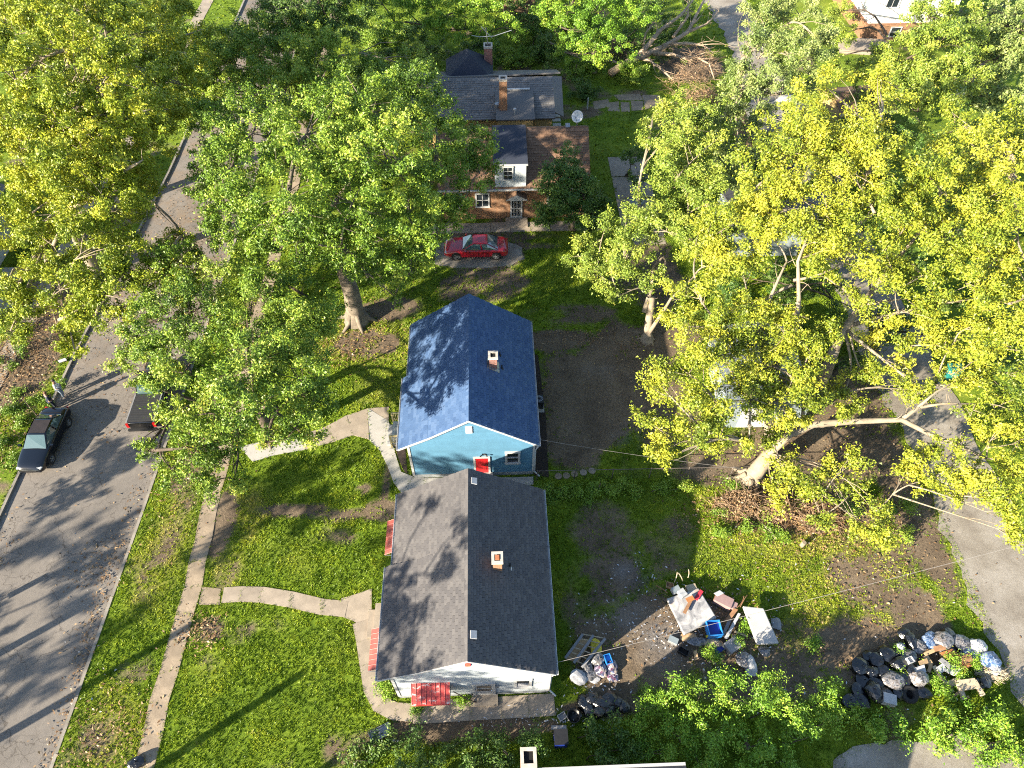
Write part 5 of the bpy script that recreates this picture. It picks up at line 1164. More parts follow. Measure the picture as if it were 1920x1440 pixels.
tree('green_tree', 'rounded green tree in front of the white rendered building', (38, 63), .34, px_lobes([
    (1700, 110, 9, 2.0), (1760, 90, 10, 2.4), (1690, 170, 8, 1.6), (1750, 160, 9, 2.0), (1800, 150, 9, 1.8), (1740, 40, 10, 2.0), (1640, 110, 6, 1.3), (1600, 140, 5, 1.2), (1790, 30, 10, 1.8), (1720, 210, 7, 1.2), (1590, 60, 3, 1.4), (1560, 110, 3, 1.2), (1640, 190, 4, 1.4), (1820, 90, 9, 1.6), (1580, 20, 3, 1.4)]), 'lf_lime', 'bark_dark', hub=(38, 62, 4), leaf=0.241)
tree('edge_tree', 'green tree in the top right corner with a bare patch below', (48, 66), .36, px_lobes([
    (1840, 50, 9, 2.2), (1890, 30, 9, 2.2), (1870, 110, 8, 2.0), (1910, 100, 8, 2.2), (1850, 180, 6, 1.6), (1900, 190, 6, 1.8), (1840, 230, 5, 1.2)]), 'lf_grey', 'bark_dark', hub=(48, 65, 4), leaf=.3)
tree('undergrowth_tree', 'green scrubby trees standing behind the garage', at(1640, 660), .2, px_lobes([(1560, 560, 3.5, 1.4), (1640, 610, 3, 1.4), (1700, 620, 3, 1.3), (1760, 580, 3.5, 1.4), (1500, 540, 4, 1.4), (1440, 500, 4.5, 1.6), (1390, 520, 4, 1.4), (1840, 640, 3, 1.4), (1890, 650, 3, 1.5), (1330, 600, 3.5, 1.0), (1420, 330, 5, 1.4), (1610, 430, 4, 1.5), (1700, 480, 4, 1.5)]), 'lf_dark', 'bark_dark', leaf=0.215, dens=.8)
# trees at the top edge
tree('backyard_tree', 'bright green tree hanging into the frame above the dark roof', (-3.5, 80), .28, px_lobes([(760, 10, 7, 1.8), (820, 25, 6.5, 1.5), (880, 30, 6.5, 1.7), (930, 20, 6.5, 1.7), (965, 60, 5, 1.1), (870, 60, 5, 1.2), (800, -10, 8, 2.2), (900, -20, 8, 2.2), (740, 40, 5, 1.0), (700, -10, 7, 1.6), (920, 60, 4.5, 1.1), (830, 60, 4.5, 1.1)]), 'lf_fresh', 'bark_dark', leaf=0.232)
tree('backyard_tree', 'bushy light green tree behind the broken stump', (8, 78), .3, px_lobes([(1070, 10, 7, 2.0), (1130, 20, 7, 2.0), (1190, 20, 7, 1.9), (1090, 60, 5.5, 1.7), (1150, 80, 5, 1.7), (1200, 50, 5, 1.2), (1050, 50, 5, 1.2), (1110, 100, 3.6, 1.2), (1130, -20, 8, 2.2), (1180, 110, 2.5, .8), (1060, 90, 3, 1.1), (1030, 20, 6, 1.4)]), 'lf_fresh', 'bark_dark', leaf=0.224)
tree('dark_tree', 'dense dark green evergreen crown at the top of the street', (-20.0, 79), .4, px_lobes([(530, 20, 10, 2.4), (590, 10, 11, 2.6), (560, 60, 9, 2.2), (620, 50, 9, 2.2), (650, 0, 10, 2.2), (510, -20, 10, 2.2), (600, 100, 7, 1.6)]), 'lf_dark', 'bark_dark', leaf=0.224)
for k, (u, v, z, r, lb) in enumerate(((690, 130, 2.5, 1.6, 'dark shrub on the lawn left of the dark roof'), (730, 80, 3, 1.8, 'leafy undergrowth below the top edge trees'), (1000, 70, 2, 1.5, 'low green shrub left of the broken stump'), (1020, 100, 1.5, 1.2, 'small bright shrub near the rear aerial'), (960, 110, 1.2, 1.2, 'weedy shrub behind the rear chimney'), (1080, 130, 1.2, 1.1, 'green shrub hiding the foot of the broken stump'), (1090, 170, 1.0, 1.1, 'dark shrub beside the east end of the dark roof'), (1190, 140, 1.0, 1.2, 'bright weeds beneath the fallen dead tree'), (340, 60, 1.5, 1.0, 'dark shrub by the far sidewalk'))):
    p = at(u, v, z * .6); lb_ = [(p.x + random.uniform(-1, 1) * r, p.y + random.uniform(-1, 1) * r * .7, max(.5, z * random.uniform(.4, .8)), r * random.uniform(.6, .9)) for _ in range(4)] + [(p.x, p.y, z * .6, r)]
    tree('shrub', lb, (p.x, p.y), .06, lb_, 'lf_weed' if k % 3 else 'lf_dark', 'bark_dark', leaf=0.206, group='shrubs behind the houses', cat='shrub', roots=False, twigs=3)
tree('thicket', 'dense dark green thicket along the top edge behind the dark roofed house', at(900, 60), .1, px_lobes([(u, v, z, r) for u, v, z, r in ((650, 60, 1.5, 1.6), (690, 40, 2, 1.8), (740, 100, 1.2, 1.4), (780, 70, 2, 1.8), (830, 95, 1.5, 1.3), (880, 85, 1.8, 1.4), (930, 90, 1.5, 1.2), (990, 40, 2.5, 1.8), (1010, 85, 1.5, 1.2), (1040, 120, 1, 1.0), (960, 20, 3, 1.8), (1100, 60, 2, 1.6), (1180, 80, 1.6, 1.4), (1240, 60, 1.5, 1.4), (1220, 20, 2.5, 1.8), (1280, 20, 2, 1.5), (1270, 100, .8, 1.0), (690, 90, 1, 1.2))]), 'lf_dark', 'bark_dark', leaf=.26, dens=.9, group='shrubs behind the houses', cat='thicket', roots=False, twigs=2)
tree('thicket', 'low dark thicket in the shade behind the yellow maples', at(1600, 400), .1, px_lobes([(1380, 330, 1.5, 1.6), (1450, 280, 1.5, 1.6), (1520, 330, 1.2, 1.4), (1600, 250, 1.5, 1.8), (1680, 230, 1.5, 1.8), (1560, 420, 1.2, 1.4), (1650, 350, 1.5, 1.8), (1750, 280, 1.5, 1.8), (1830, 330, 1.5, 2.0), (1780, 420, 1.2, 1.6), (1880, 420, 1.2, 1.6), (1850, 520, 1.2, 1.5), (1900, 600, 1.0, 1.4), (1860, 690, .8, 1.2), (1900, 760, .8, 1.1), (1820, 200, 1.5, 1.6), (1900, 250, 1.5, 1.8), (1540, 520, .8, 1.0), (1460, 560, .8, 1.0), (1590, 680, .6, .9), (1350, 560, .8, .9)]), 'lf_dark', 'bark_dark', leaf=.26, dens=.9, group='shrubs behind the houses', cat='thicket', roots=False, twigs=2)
# ivy clad broken stump and the fallen dead tree
sp = at(1112, 135)
st = thing('broken_stump', 'splintered pale tree stump clad in green ivy', 'tree stump', sp)
mb = MB(); mb.tube([sp, sp + Vector((0, .1, 1.6)), sp + Vector((.1, .15, 3.2))], [.45, .38, .34], 10, False); mb.build('trunk', M['bark_pale'], st, smooth=True)
mb = MB()
for k in range(9):
    a = k * .7; b0 = sp + Vector((.1 + .27 * math.cos(a), .15 + .27 * math.sin(a), 3.1)); mb.tube([b0, b0 + Vector((.05 * math.cos(a), .05 * math.sin(a), random.uniform(.2, 1.0)))], [.11, .02], 4)
mb.build('splinter', M['pale_timber'], st)
P, O, T, _ = crown_points([(sp.x + .1, sp.y - .3, .6, .9), (sp.x + .2, sp.y - .3, 1.5, .7), (sp.x + .2, sp.y - .25, 2.4, .5)], 1.2, .22)
big_mesh('ivy', leaf_quads(P, O, .22, .16) - np.array(sp), 3, T, M['lf_fresh'], st)
ft = thing('fallen_tree', 'fallen dead tree with bare grey limbs and brown brush', 'fallen tree', at(1150, 145))
def dead_limb(pxs, r, spray=4):
    pts = [at(*p) for p in pxs]; mb = MB(); n = len(pts); mb.tube(pts, [r * (1 - .8 * i / (n - 1)) + .012 for i in range(n)], 7)
    for k in range(1, n):
        for _ in range(spray):
            s = pts[k - 1].lerp(pts[k], random.random()); d = (pts[k] - pts[k - 1]).normalized()
            e = s + (d * random.uniform(.4, 1.2) + Vector((random.uniform(-1, 1), random.uniform(-1, 1), random.uniform(-.2, .7))) * .7) * random.uniform(.7, 1.9)
            tw = curve3(s, e, 4, .04, .12); mb.tube(tw, [r * .2 + .015, r * .16 + .012, .02, .015, .01], 4, False)
            for _ in range(2):
                q = tw[random.randint(1, 4)]; mb.tube([q, q + Vector((random.uniform(-1, 1), random.uniform(-1, 1), random.uniform(-.3, .6))) * .6], [.014, .008], 3, False)
    mb.build('limb', M['dead_wood'], ft, smooth=True)
dead_limb([(1145, 137, .5), (1180, 115, .8), (1215, 100, 1.2), (1250, 85, 1.6), (1290, 60, 2.2), (1310, 20, 3.0), (1330, -20, 3.6)], .40)
dead_limb([(1195, 108, 1.0), (1215, 85, 1.8), (1240, 55, 2.6), (1275, 30, 3.4), (1300, 0, 4.0)], .30)
dead_limb([(1225, 100, 1.2), (1260, 102, 1.2), (1285, 110, 1.1), (1320, 103, 1.2)], .24)
dead_limb([(1250, 83, 1.6), (1290, 82, 1.6), (1320, 85, 1.5), (1338, 100, 1.0)], .2)
dead_limb([(1195, 108, 1.0), (1215, 112, .8), (1240, 130, .6), (1262, 150, .4)], .2)
dead_limb([(995, 60, .8), (1030, 80, .7), (1060, 98, .6), (1085, 108, .4)], .22, 2)
dead_limb([(1160, 120, .6), (1140, 110, .7), (1120, 96, .9)], .12, 3)
dead_limb([(1290, 60, 2.2), (1325, 45, 2.6), (1350, 20, 3.2)], .16)
dead_limb([(1262, 70, 2), (1290, 30, 3.2), (1290, -5, 4)], .16)
dead_limb([(1300, 104, 1.2), (1330, 120, 1), (1340, 150, .6)], .12)
dead_limb([(1207, 85, 2), (1210, 62, 2.8), (1225, 45, 3.4)], .08)
# heaps of dead brush
def brush(name, label, spots, n, L_, leaves):
    mb = MB(); o0 = spots[0]
    for (x, y, rx, ry, h) in spots:
        for _ in range(n):
            a = random.uniform(0, 6.28); q = math.sqrt(random.random()); p = Vector((x + rx * q * math.cos(a), y + ry * q * math.sin(a), .05 + h * (1 - q * q) * random.uniform(.3, 1)))
            b = random.uniform(0, 6.28); l = L_ * random.uniform(.4, 1.2); e = p + Vector((math.cos(b) * l, math.sin(b) * l, random.uniform(-.15, .35) * l)); e.z = max(e.z, .04)
            mb.tube(curve3(p, e, 3, .05, .12), [.018, .014, .010, .006], 3, False)
    o = mb.build(name, M['twig'], origin=(o0[0], o0[1], 0))
    tag(o, label, 'brush pile', 'piles of dead brush', 'stuff')
    P = []
    for (x, y, rx, ry, h) in spots:
        k = leaves; q = np.sqrt(rng.random(k)); a = rng.uniform(0, 6.28, k); P.append(np.stack([x + rx * q * np.cos(a), y + ry * q * np.sin(a), .05 + h * (1 - q * q) * rng.uniform(.2, 1, k)], 1))
    P = np.concatenate(P); big_mesh('dead_leaves', leaf_quads(P, unit(rng.normal(0, 1, P.shape)), .16, .09) - np.array([o0[0], o0[1], 0]), 3, rng.random(len(P)), M['lf_brown'], o)['kind'] = 'stuff'
p1, p2, p3, p4 = at(1390, 950), at(1460, 960), at(1530, 970), at(1440, 930)
brush('brush_pile', 'brown heap of dead branches at the back fence', [(p1.x, p1.y, 1.7, 1.0, 1.35), (p2.x, p2.y, 1.4, 1.0, 1.1), (p3.x, p3.y, 1.8, 1.1, 1.25), (p4.x, p4.y, 1.6, .6, .6)], 300, .9, 1800)
p1, p2, p3 = at(1290, 165), at(1310, 130), at(1320, 190)
brush('brush_pile', 'rust brown brush heap beside the fallen tree', [(p1.x, p1.y, 2.6, 2.2, 1.8), (p2.x, p2.y, 2.2, 2.4, 2.0), (p3.x, p3.y, 1.8, 1.6, 1.2)], 170, 1.6, 500)
p1, p2 = at(1170, 95), at(1150, 105)
brush('brush_pile', 'tawny brush heap behind the fallen trunk', [(p1.x, p1.y, 2.4, 1.6, 1.6), (p2.x, p2.y, 1.6, 1.2, 1.0)], 140, 1.4, 400)
p1 = at(1600, 625)
# bushes, hedges and weeds of the near yards
tree('bush', 'large bright green bush between the two rubbish heaps', at(1400, 1400), .1, px_lobes([(1215, 1310, 1.2, .45), (1240, 1330, 1.3, .7), (1300, 1320, 1.8, .8), (1370, 1310, 2.0, .9), (1430, 1320, 2.0, .9), (1490, 1320, 1.9, .9), (1545, 1300, 1.6, .6), (1265, 1380, 1.3, .8), (1340, 1380, 1.7, .9), (1420, 1390, 1.7, .9), (1500, 1380, 1.5, .8), (1560, 1350, 1.1, .6), (1220, 1410, .9, .6), (1310, 1430, 1.1, .8), (1400, 1450, 1.1, .8), (1480, 1430, 1.0, .6), (1190, 1350, 1.0, .45), (1270, 1290, 1.7, .4), (1440, 1275, 2.2, .4), (1355, 1275, 2.2, .4)]), 'lf_fresh', 'bark_dark', leaf=.17, dens=2.2, group='bushes along the south side', cat='bush', per=46, roots=False, twigs=3, wid=.5)
tree('bush', 'yellow green thicket below the alley rubbish heap', at(1760, 1390), .05, px_lobes([(1640, 1370, .5, .5), (1690, 1360, .6, .6), (1740, 1370, .7, .7), (1790, 1360, .8, .8), (1840, 1340, .9, .7), (1870, 1350, .9, .6), (1820, 1395, .7, .6), (1770, 1390, .5, .5), (1880, 1390, .7, .6), (1610, 1350, .5, .5), (1860, 1420, .5, .5), (1900, 1420, .5, .5)]), 'lf_fresh', 'bark_dark', leaf=.17, dens=2.2, group='bushes along the south side', cat='bush', per=42, roots=False, twigs=2)
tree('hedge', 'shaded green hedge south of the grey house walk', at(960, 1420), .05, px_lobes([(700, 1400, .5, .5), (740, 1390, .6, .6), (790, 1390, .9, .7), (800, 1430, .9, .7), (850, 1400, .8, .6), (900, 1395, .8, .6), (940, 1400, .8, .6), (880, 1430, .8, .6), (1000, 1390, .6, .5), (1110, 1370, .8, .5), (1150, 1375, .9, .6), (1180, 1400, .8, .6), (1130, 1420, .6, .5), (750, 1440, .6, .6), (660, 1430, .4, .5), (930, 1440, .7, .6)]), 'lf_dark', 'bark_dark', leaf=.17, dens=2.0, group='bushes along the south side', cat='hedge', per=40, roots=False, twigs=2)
tree('weeds', 'dark weedy strip along the back fence', at(1120, 925), .03, px_lobes([(1020, 915, .3, .35), (1050, 918, .3, .4), (1080, 920, .35, .4), (1110, 915, .4, .45), (1140, 915, .4, .45), (1165, 912, .35, .4), (1195, 920, .25, .35), (1240, 918, .2, .3), (1280, 915, .2, .3), (1030, 935, .15, .3), (1100, 938, .15, .3)]), 'lf_weed', 'bark_dark', leaf=.14, dens=3.0, group='weeds', cat='weeds', per=36, roots=False, twigs=1)
tree('weeds', 'green weeds sprouting from the brush heap', at(1440, 975), .03, px_lobes([(1375, 910, .3, .4), (1440, 965, .3, .3), (1480, 950, .3, .3), (1400, 985, .15, .4), (1440, 1000, .15, .5), (1350, 1000, .1, .4), (1350, 960, .1, .3), (1470, 1010, .1, .3), (1660, 960, .3, .6), (1700, 950, .3, .5), (1590, 950, .3, .5), (1700, 1000, .2, .4)]), 'lf_weed', 'bark_dark', leaf=.14, dens=3.0, group='weeds', cat='weeds', per=36, roots=False, twigs=1)
tree('weeds', 'tuft of weeds against the white gable wall', at(893, 1318), .03, px_lobes([(866, 1312, .12, .2), (782, 1328, .1, .16), (725, 1300, .12, .2), (718, 1280, .12, .2), (714, 1222, .12, .2)]), 'lf_fresh', 'bark_dark', leaf=.12, dens=4.0, group='weeds', cat='weeds', per=30, roots=False, twigs=1)
tree('weeds', 'ragged weeds round the alley rubbish heap', at(1780, 1290), .03, px_lobes([(1760, 1290, .2, .35), (1750, 1275, .2, .3), (1780, 1300, .2, .35), (1800, 1265, .2, .3), (1785, 1240, .45, .25), (1690, 1225, .1, .3), (1680, 1270, .2, .3), (1830, 1240, .2, .3), (1530, 1210, .1, .3), (1380, 1205, .2, .25), (1400, 1175, .3, .25), (1340, 1230, .2, .3)]), 'lf_fresh', 'bark_dark', leaf=.12, dens=4.0, group='weeds', cat='weeds', per=30, roots=False, twigs=1)
tree('weeds', 'green verge weeds on the far bank by the black sedan', at(70, 780), .03, px_lobes([(30, 740, .1, .5), (60, 750, .1, .4), (40, 790, .1, .4), (10, 770, .1, .5), (90, 760, .1, .3), (115, 720, .2, .3), (10, 830, .1, .4), (30, 860, .1, .3), (20, 620, .3, .8), (40, 650, .3, .7), (10, 680, .3, .7)]), 'lf_weed', 'bark_dark', leaf=.15, dens=2.2, group='weeds', cat='weeds', per=34, roots=False, twigs=1)
# trees across the street, out of frame to the south-west: their long shadows lie on the road and the lawns
for k, (x, y, h, r, lb) in enumerate(((-42, 5.5, 9, 1.8, 'thin crowned street tree across the street'), (-46, -2, 11, 2.4, 'taller bare limbed tree across the street'), (-37.5, 15.5, 7, 1.8, 'small verge tree on the far bank'),
        (-31.3, 4.4, 16.5, 3.2, 'leafy verge tree opposite the sidewalk bend'), (-32.6, 8.8, 11, 2.6, 'round verge tree nearest the street sign'), (-52, 3, 12, 2.2, 'old tree behind the far bank'), (-23.4, 2.7, 14.5, 2.5, 'tall slim tree on the tree lawn south of the frame'), (-20.3, -.8, 13.5, 2.8, 'second slim tree on the tree lawn south of the frame'), (-28.5, -9.5, 14, 1.8, 'third slim tree further down the tree lawn'))):
    lb_ = []
    for j in range(9):
        a = j * 2.4; q = r * math.sqrt((j + .5) / 9); lb_.append((x + q * math.cos(a), y + q * math.sin(a), h * (.62 + .36 * random.random()), random.uniform(.7, 1.25) * r / 2.4))
    tree('street_tree', lb, (x, y), .24, lb_, 'lf_syc', 'bark_dark', dens=.6, per=36, leaf=.36, hub=(x, y, h * .4), hub_top=(x + .2, y, h * .85), twigs=8)
print('LEAVES', NLEAF)

# ================================================================== VEHICLES
def loft(name, secs, mat, parent, sub=2):
    mb = MB(); n = len(secs[0]); V = [p for s in secs for p in s]
    F = [(i * n + j, (i + 1) * n + j, (i + 1) * n + (j + 1) % n, i * n + (j + 1) % n) for i in range(len(secs) - 1) for j in range(n)]
    F += [tuple(range(n)), tuple(reversed([(len(secs) - 1) * n + j for j in range(n)]))]
    mb.add(V, F, .5); o = mb.build(name, mat, parent, smooth=True, local=True)
    if sub: m = o.modifiers.new('smooth', 'SUBSURF'); m.levels = m.render_levels = sub
    return o
def body_sec(x, w, zb, zs, zd):
    return [(x, -w * .86, zb), (x, -w, zb + .12), (x, -w, (zb + zs) / 2), (x, -w * .985, zs - .05), (x, -w * .90, zs + (zd - zs) * .55), (x, -w * .55, zd), (x, 0, zd + .012),
            (x, w * .55, zd), (x, w * .90, zs + (zd - zs) * .55), (x, w * .985, zs - .05), (x, w, (zb + zs) / 2), (x, w, zb + .12), (x, w * .86, zb), (x, 0, zb)]
def wheels(root, xs, w, r=.33, tw=.21, spokes=5):
    for x in xs:
        for sg in (-1, 1):
            Mx = Matrix.Translation((x, sg * (w - tw * .5 + .015), r)) @ Matrix.Rotation(-sg * math.pi / 2, 4, 'X')
            MB().lathe(0, [(r * 1.13, -.02), (r * 1.13, tw / 2 + .0)], 20, M=Matrix.Translation((x, sg * (w - tw * .5 + .004 - .01), r + .02)) @ Matrix.Rotation(-sg * math.pi / 2, 4, 'X')).build('wheel_arch', M['rubber_black'], root, local=True)
            wh = MB().lathe(0, [(r * .62, -tw / 2), (r * .95, -tw / 2), (r, -tw * .3), (r, tw * .3), (r * .95, tw / 2), (r * .66, tw / 2), (r * .62, tw * .35)], 22, M=Mx).build('wheel', M['tyre'], root, local=True)
            mb = MB(); mb.lathe(0, [(r * .64, tw * .36), (r * .64, tw * .48), (r * .56, tw * .44), (r * .56, tw * .30)], 20, M=Mx)
            for k in range(spokes): mb.box(0, (r * .60, r * .17, .03), M=Mx @ Matrix.Rotation(k * 2 * math.pi / spokes, 4, 'Z') @ Matrix.Translation((r * .31, 0, tw * .42)))
            mb.lathe(0, [(r * .14, tw * .3), (r * .14, tw * .5)], 10, M=Mx); mb.build('rim', M['rim'], wh, local=True)
def greenhouse(root, xb0, xb1, xt0, xt1, wb, wt, zb, zt, paint, roofmat=None, bev=.15, split=(.47,), glassin=.09):
    """xb0/xt0 rear base and roof, xb1/xt1 front"""
    mb = MB(); mb.add([(xb0, -wb, zb), (xb1, -wb, zb), (xb1, wb, zb), (xb0, wb, zb), (xt0, -wt, zt), (xt1, -wt, zt), (xt1, wt, zt), (xt0, wt, zt)], [(3, 2, 1, 0), (4, 5, 6, 7), (0, 1, 5, 4), (1, 2, 6, 5), (2, 3, 7, 6), (3, 0, 4, 7)], .5)
    o = mb.build('cabin', paint, root, smooth=True, local=True); m = o.modifiers.new('round', 'BEVEL'); m.width = bev; m.segments = 4; m.limit_method = 'NONE'
    def pane(name, q, ins=.1):
        q = [Vector(p) for p in q]; c = sum(q, Vector()) / 4; n = (q[1] - q[0]).cross(q[3] - q[0]).normalized()
        if n.dot(c - Vector(((xb0 + xb1) / 2, 0, zb))) < 0: n = -n
        mb = MB(); mid = [p.lerp(c, ins) + n * .014 for p in q]
        mb.add(mid + [c + n * .05] , [(0, 1, 4), (1, 2, 4), (2, 3, 4), (3, 0, 4)], .5); return mb.build(name, M['car_glass'], root, local=True)
    pane('windshield', [(xb1, -wb, zb), (xb1, wb, zb), (xt1, wt, zt), (xt1, -wt, zt)], glassin)
    pane('rear_window', [(xb0, -wb, zb), (xb0, wb, zb), (xt0, wt, zt), (xt0, -wt, zt)], glassin)
    for sg in (-1, 1):
        ts = [0, *split, 1]
        for a, b_ in zip(ts[:-1], ts[1:]):
            L = lambda p, q, t: p + (q - p) * t
            pane('side_window', [(L(xb0, xb1, a), sg * wb, zb), (L(xb0, xb1, b_), sg * wb, zb), (L(xt0, xt1, b_), sg * wt, zt), (L(xt0, xt1, a), sg * wt, zt)], .12)
    if roofmat: MB().bb(xt0 + .1, xt1 - .1, -wt + .08, wt - .08, zt + .002, zt + .016).build('roof_panel', roofmat, root, local=True)
    return o
def lights(root, pts, mat, name, s):
    for p, rz in pts: MB().box(p, s, rz=rz).build(name, mat, root, local=True)
def sedan(name, label, loc, rz, L, W, paint, wb, roofmat=None, coupe=False):
    t = thing(name, label, 'car', loc, rz); h = W / 2
    S = [(-.5, .74, .40, .60, .64), (-.488, .86, .30, .70, .80), (-.46, .93, .25, .84, .96), (-.38, .98, .22, .89, 1.02), (-.25, 1, .2, .92, .99), (-.08, 1, .19, .93, .97), (.1, 1, .19, .92, .96), (.22, 1, .2, .89, .95), (.33, .985, .2, .83, .91), (.42, .95, .22, .74, .83), (.47, .87, .26, .64, .72), (.493, .74, .32, .54, .6), (.5, .6, .36, .5, .54)]
    loft('body', [body_sec(x * L, w * h, a, b_, c) for x, w, a, b_, c in S], paint, t, 2)
    greenhouse(t, -.36 * L, .215 * L, (-.2 if not coupe else -.17) * L, .045 * L, h * .86, h * .66, .90, 1.42 if not coupe else 1.40, paint, roofmat, split=(.46,), glassin=.1)
    wheels(t, (-wb / 2 - .02, wb / 2 - .02), h, .33 if not coupe else .36)
    lights(t, [((.462 * L, s * h * .68, .66), s * -.35) for s in (-1, 1)], M['headlamp'], 'headlight', (.16, .30, .09))
    lights(t, [((-.483 * L, s * h * .66, .76), s * .2) for s in (-1, 1)], M['tail_red'], 'tail_light', (.06, .30, .10))
    for s in (-1, 1): MB().box((.16 * L, s * (h + .08), .98), (.12, .2, .13)).build('mirror', paint, t, local=True)
    MB().box((.497 * L, 0, .50), (.05, h * 1.0, .12)).build('grille', M['rubber_black'], t, local=True)
    mb = MB(); mb.box((.488 * L, 0, .40), (.1, h * 1.5, .04)); mb.build('bumper_trim', M['chrome'], t, local=True)
    MB().box((-.505 * L, 0, .58), (.02, .32, .16)).build('number_plate', M['white_plastic'], t, local=True)
    mb = MB()
    for s in (-1, 1):
        for x in (-.26 * L, -.03 * L, .2 * L): mb.box((x, s * (h * .997 + .002), .58), (.014, .012, .56))
        mb.box((-.03 * L, s * (h * .997 + .002), .32), (.44 * L, .012, .014))
    mb.box((.215 * L, 0, .965), (.014, h * 1.5, .01)); mb.box((-.365 * L, 0, 1.022), (.014, h * 1.4, .012))
    mb.build('panel_gap', M['dark_hole'], t, local=True)
    for s in (-1, 1):
        for x in (-.13 * L, .1 * L): MB().box((x, s * (h + .005), .80), (.16, .025, .03)).build('door_handle', M['rubber_black'], t, local=True)
    return t
sedan('sedan', 'black four door sedan parked nose down along the far kerb', (-28.72, 25.95, -.105), R(-91.5), 4.75, 1.82, M['car_black'], 2.75, M['roof_dust'])
sedan('coupe', 'red sporty car parked on the dusty pad below the brick house', (-1.32, 43.0, .03), R(179), 5.05, 1.88, M['car_red'], 3.1, None, coupe=True)
pk = thing('pickup_truck', 'black pickup truck with folded bed cover under the street maple', 'pickup truck', (-22.75, 29.35, -.105), R(91)); 
loft('body', [body_sec(x, w, a, b_, c) for x, w, a, b_, c in ((-2.78, .90, .55, .98, 1.06), (-2.72, .96, .5, 1.02, 1.10), (-2.2, .98, .46, 1.06, 1.12), (-1, .98, .44, 1.06, 1.12), (.3, .98, .44, 1.06, 1.1), (1.4, .98, .44, 1.04, 1.12), (2.0, .97, .46, 1.0, 1.12), (2.55, .94, .5, .92, 1.04), (2.76, .86, .55, .82, .9), (2.8, .8, .58, .78, .84))], M['truck_black'], pk, 1)
greenhouse(pk, -.45, 1.75, -.2, .95, .84, .70, 1.04, 1.80, M['truck_black'], None, bev=.1, split=(.45,))
for i in range(4):
    x0 = -2.68 + i * .545
    mb = MB(); mb.bb(x0, x0 + .53, -.80, .80, 1.125, 1.16)
    for k in range(3): mb.bb(x0 + .05 + k * .16, x0 + .15 + k * .16, -.76, .76, 1.161, 1.17)
    mb.build('cover_panel', M['tonneau'], pk, local=True)
mb = MB(); mb.bb(-2.70, -.5, -.89, -.81, 1.12, 1.165); mb.bb(-2.70, -.5, .81, .89, 1.12, 1.165); mb.build('bed_rail', M['grey_plastic'], pk, local=True)
mb = MB(); mb.bb(-2.815, -2.765, -.72, .72, .62, 1.06); mb.build('tailgate', M['truck_black'], pk, local=True)
lights(pk, [((-2.775, s * .84, .88), 0) for s in (-1, 1)], M['tail_red'], 'tail_light', (.09, .17, .36))
mb = MB(); mb.bb(-2.96, -2.80, -.9, .9, .46, .60); mb.build('bumper', M['rubber_black'], pk, local=True)
wheels(pk, (-1.75, 1.75), .97, .40, .26)
for s in (-1, 1): MB().box((1.35, s * 1.1, 1.2), (.14, .22, .2)).build('mirror', M['truck_black'], pk, local=True)
lights(pk, [((2.74, s * .68, .82), 0) for s in (-1, 1)], M['headlamp'], 'headlight', (.1, .3, .2))

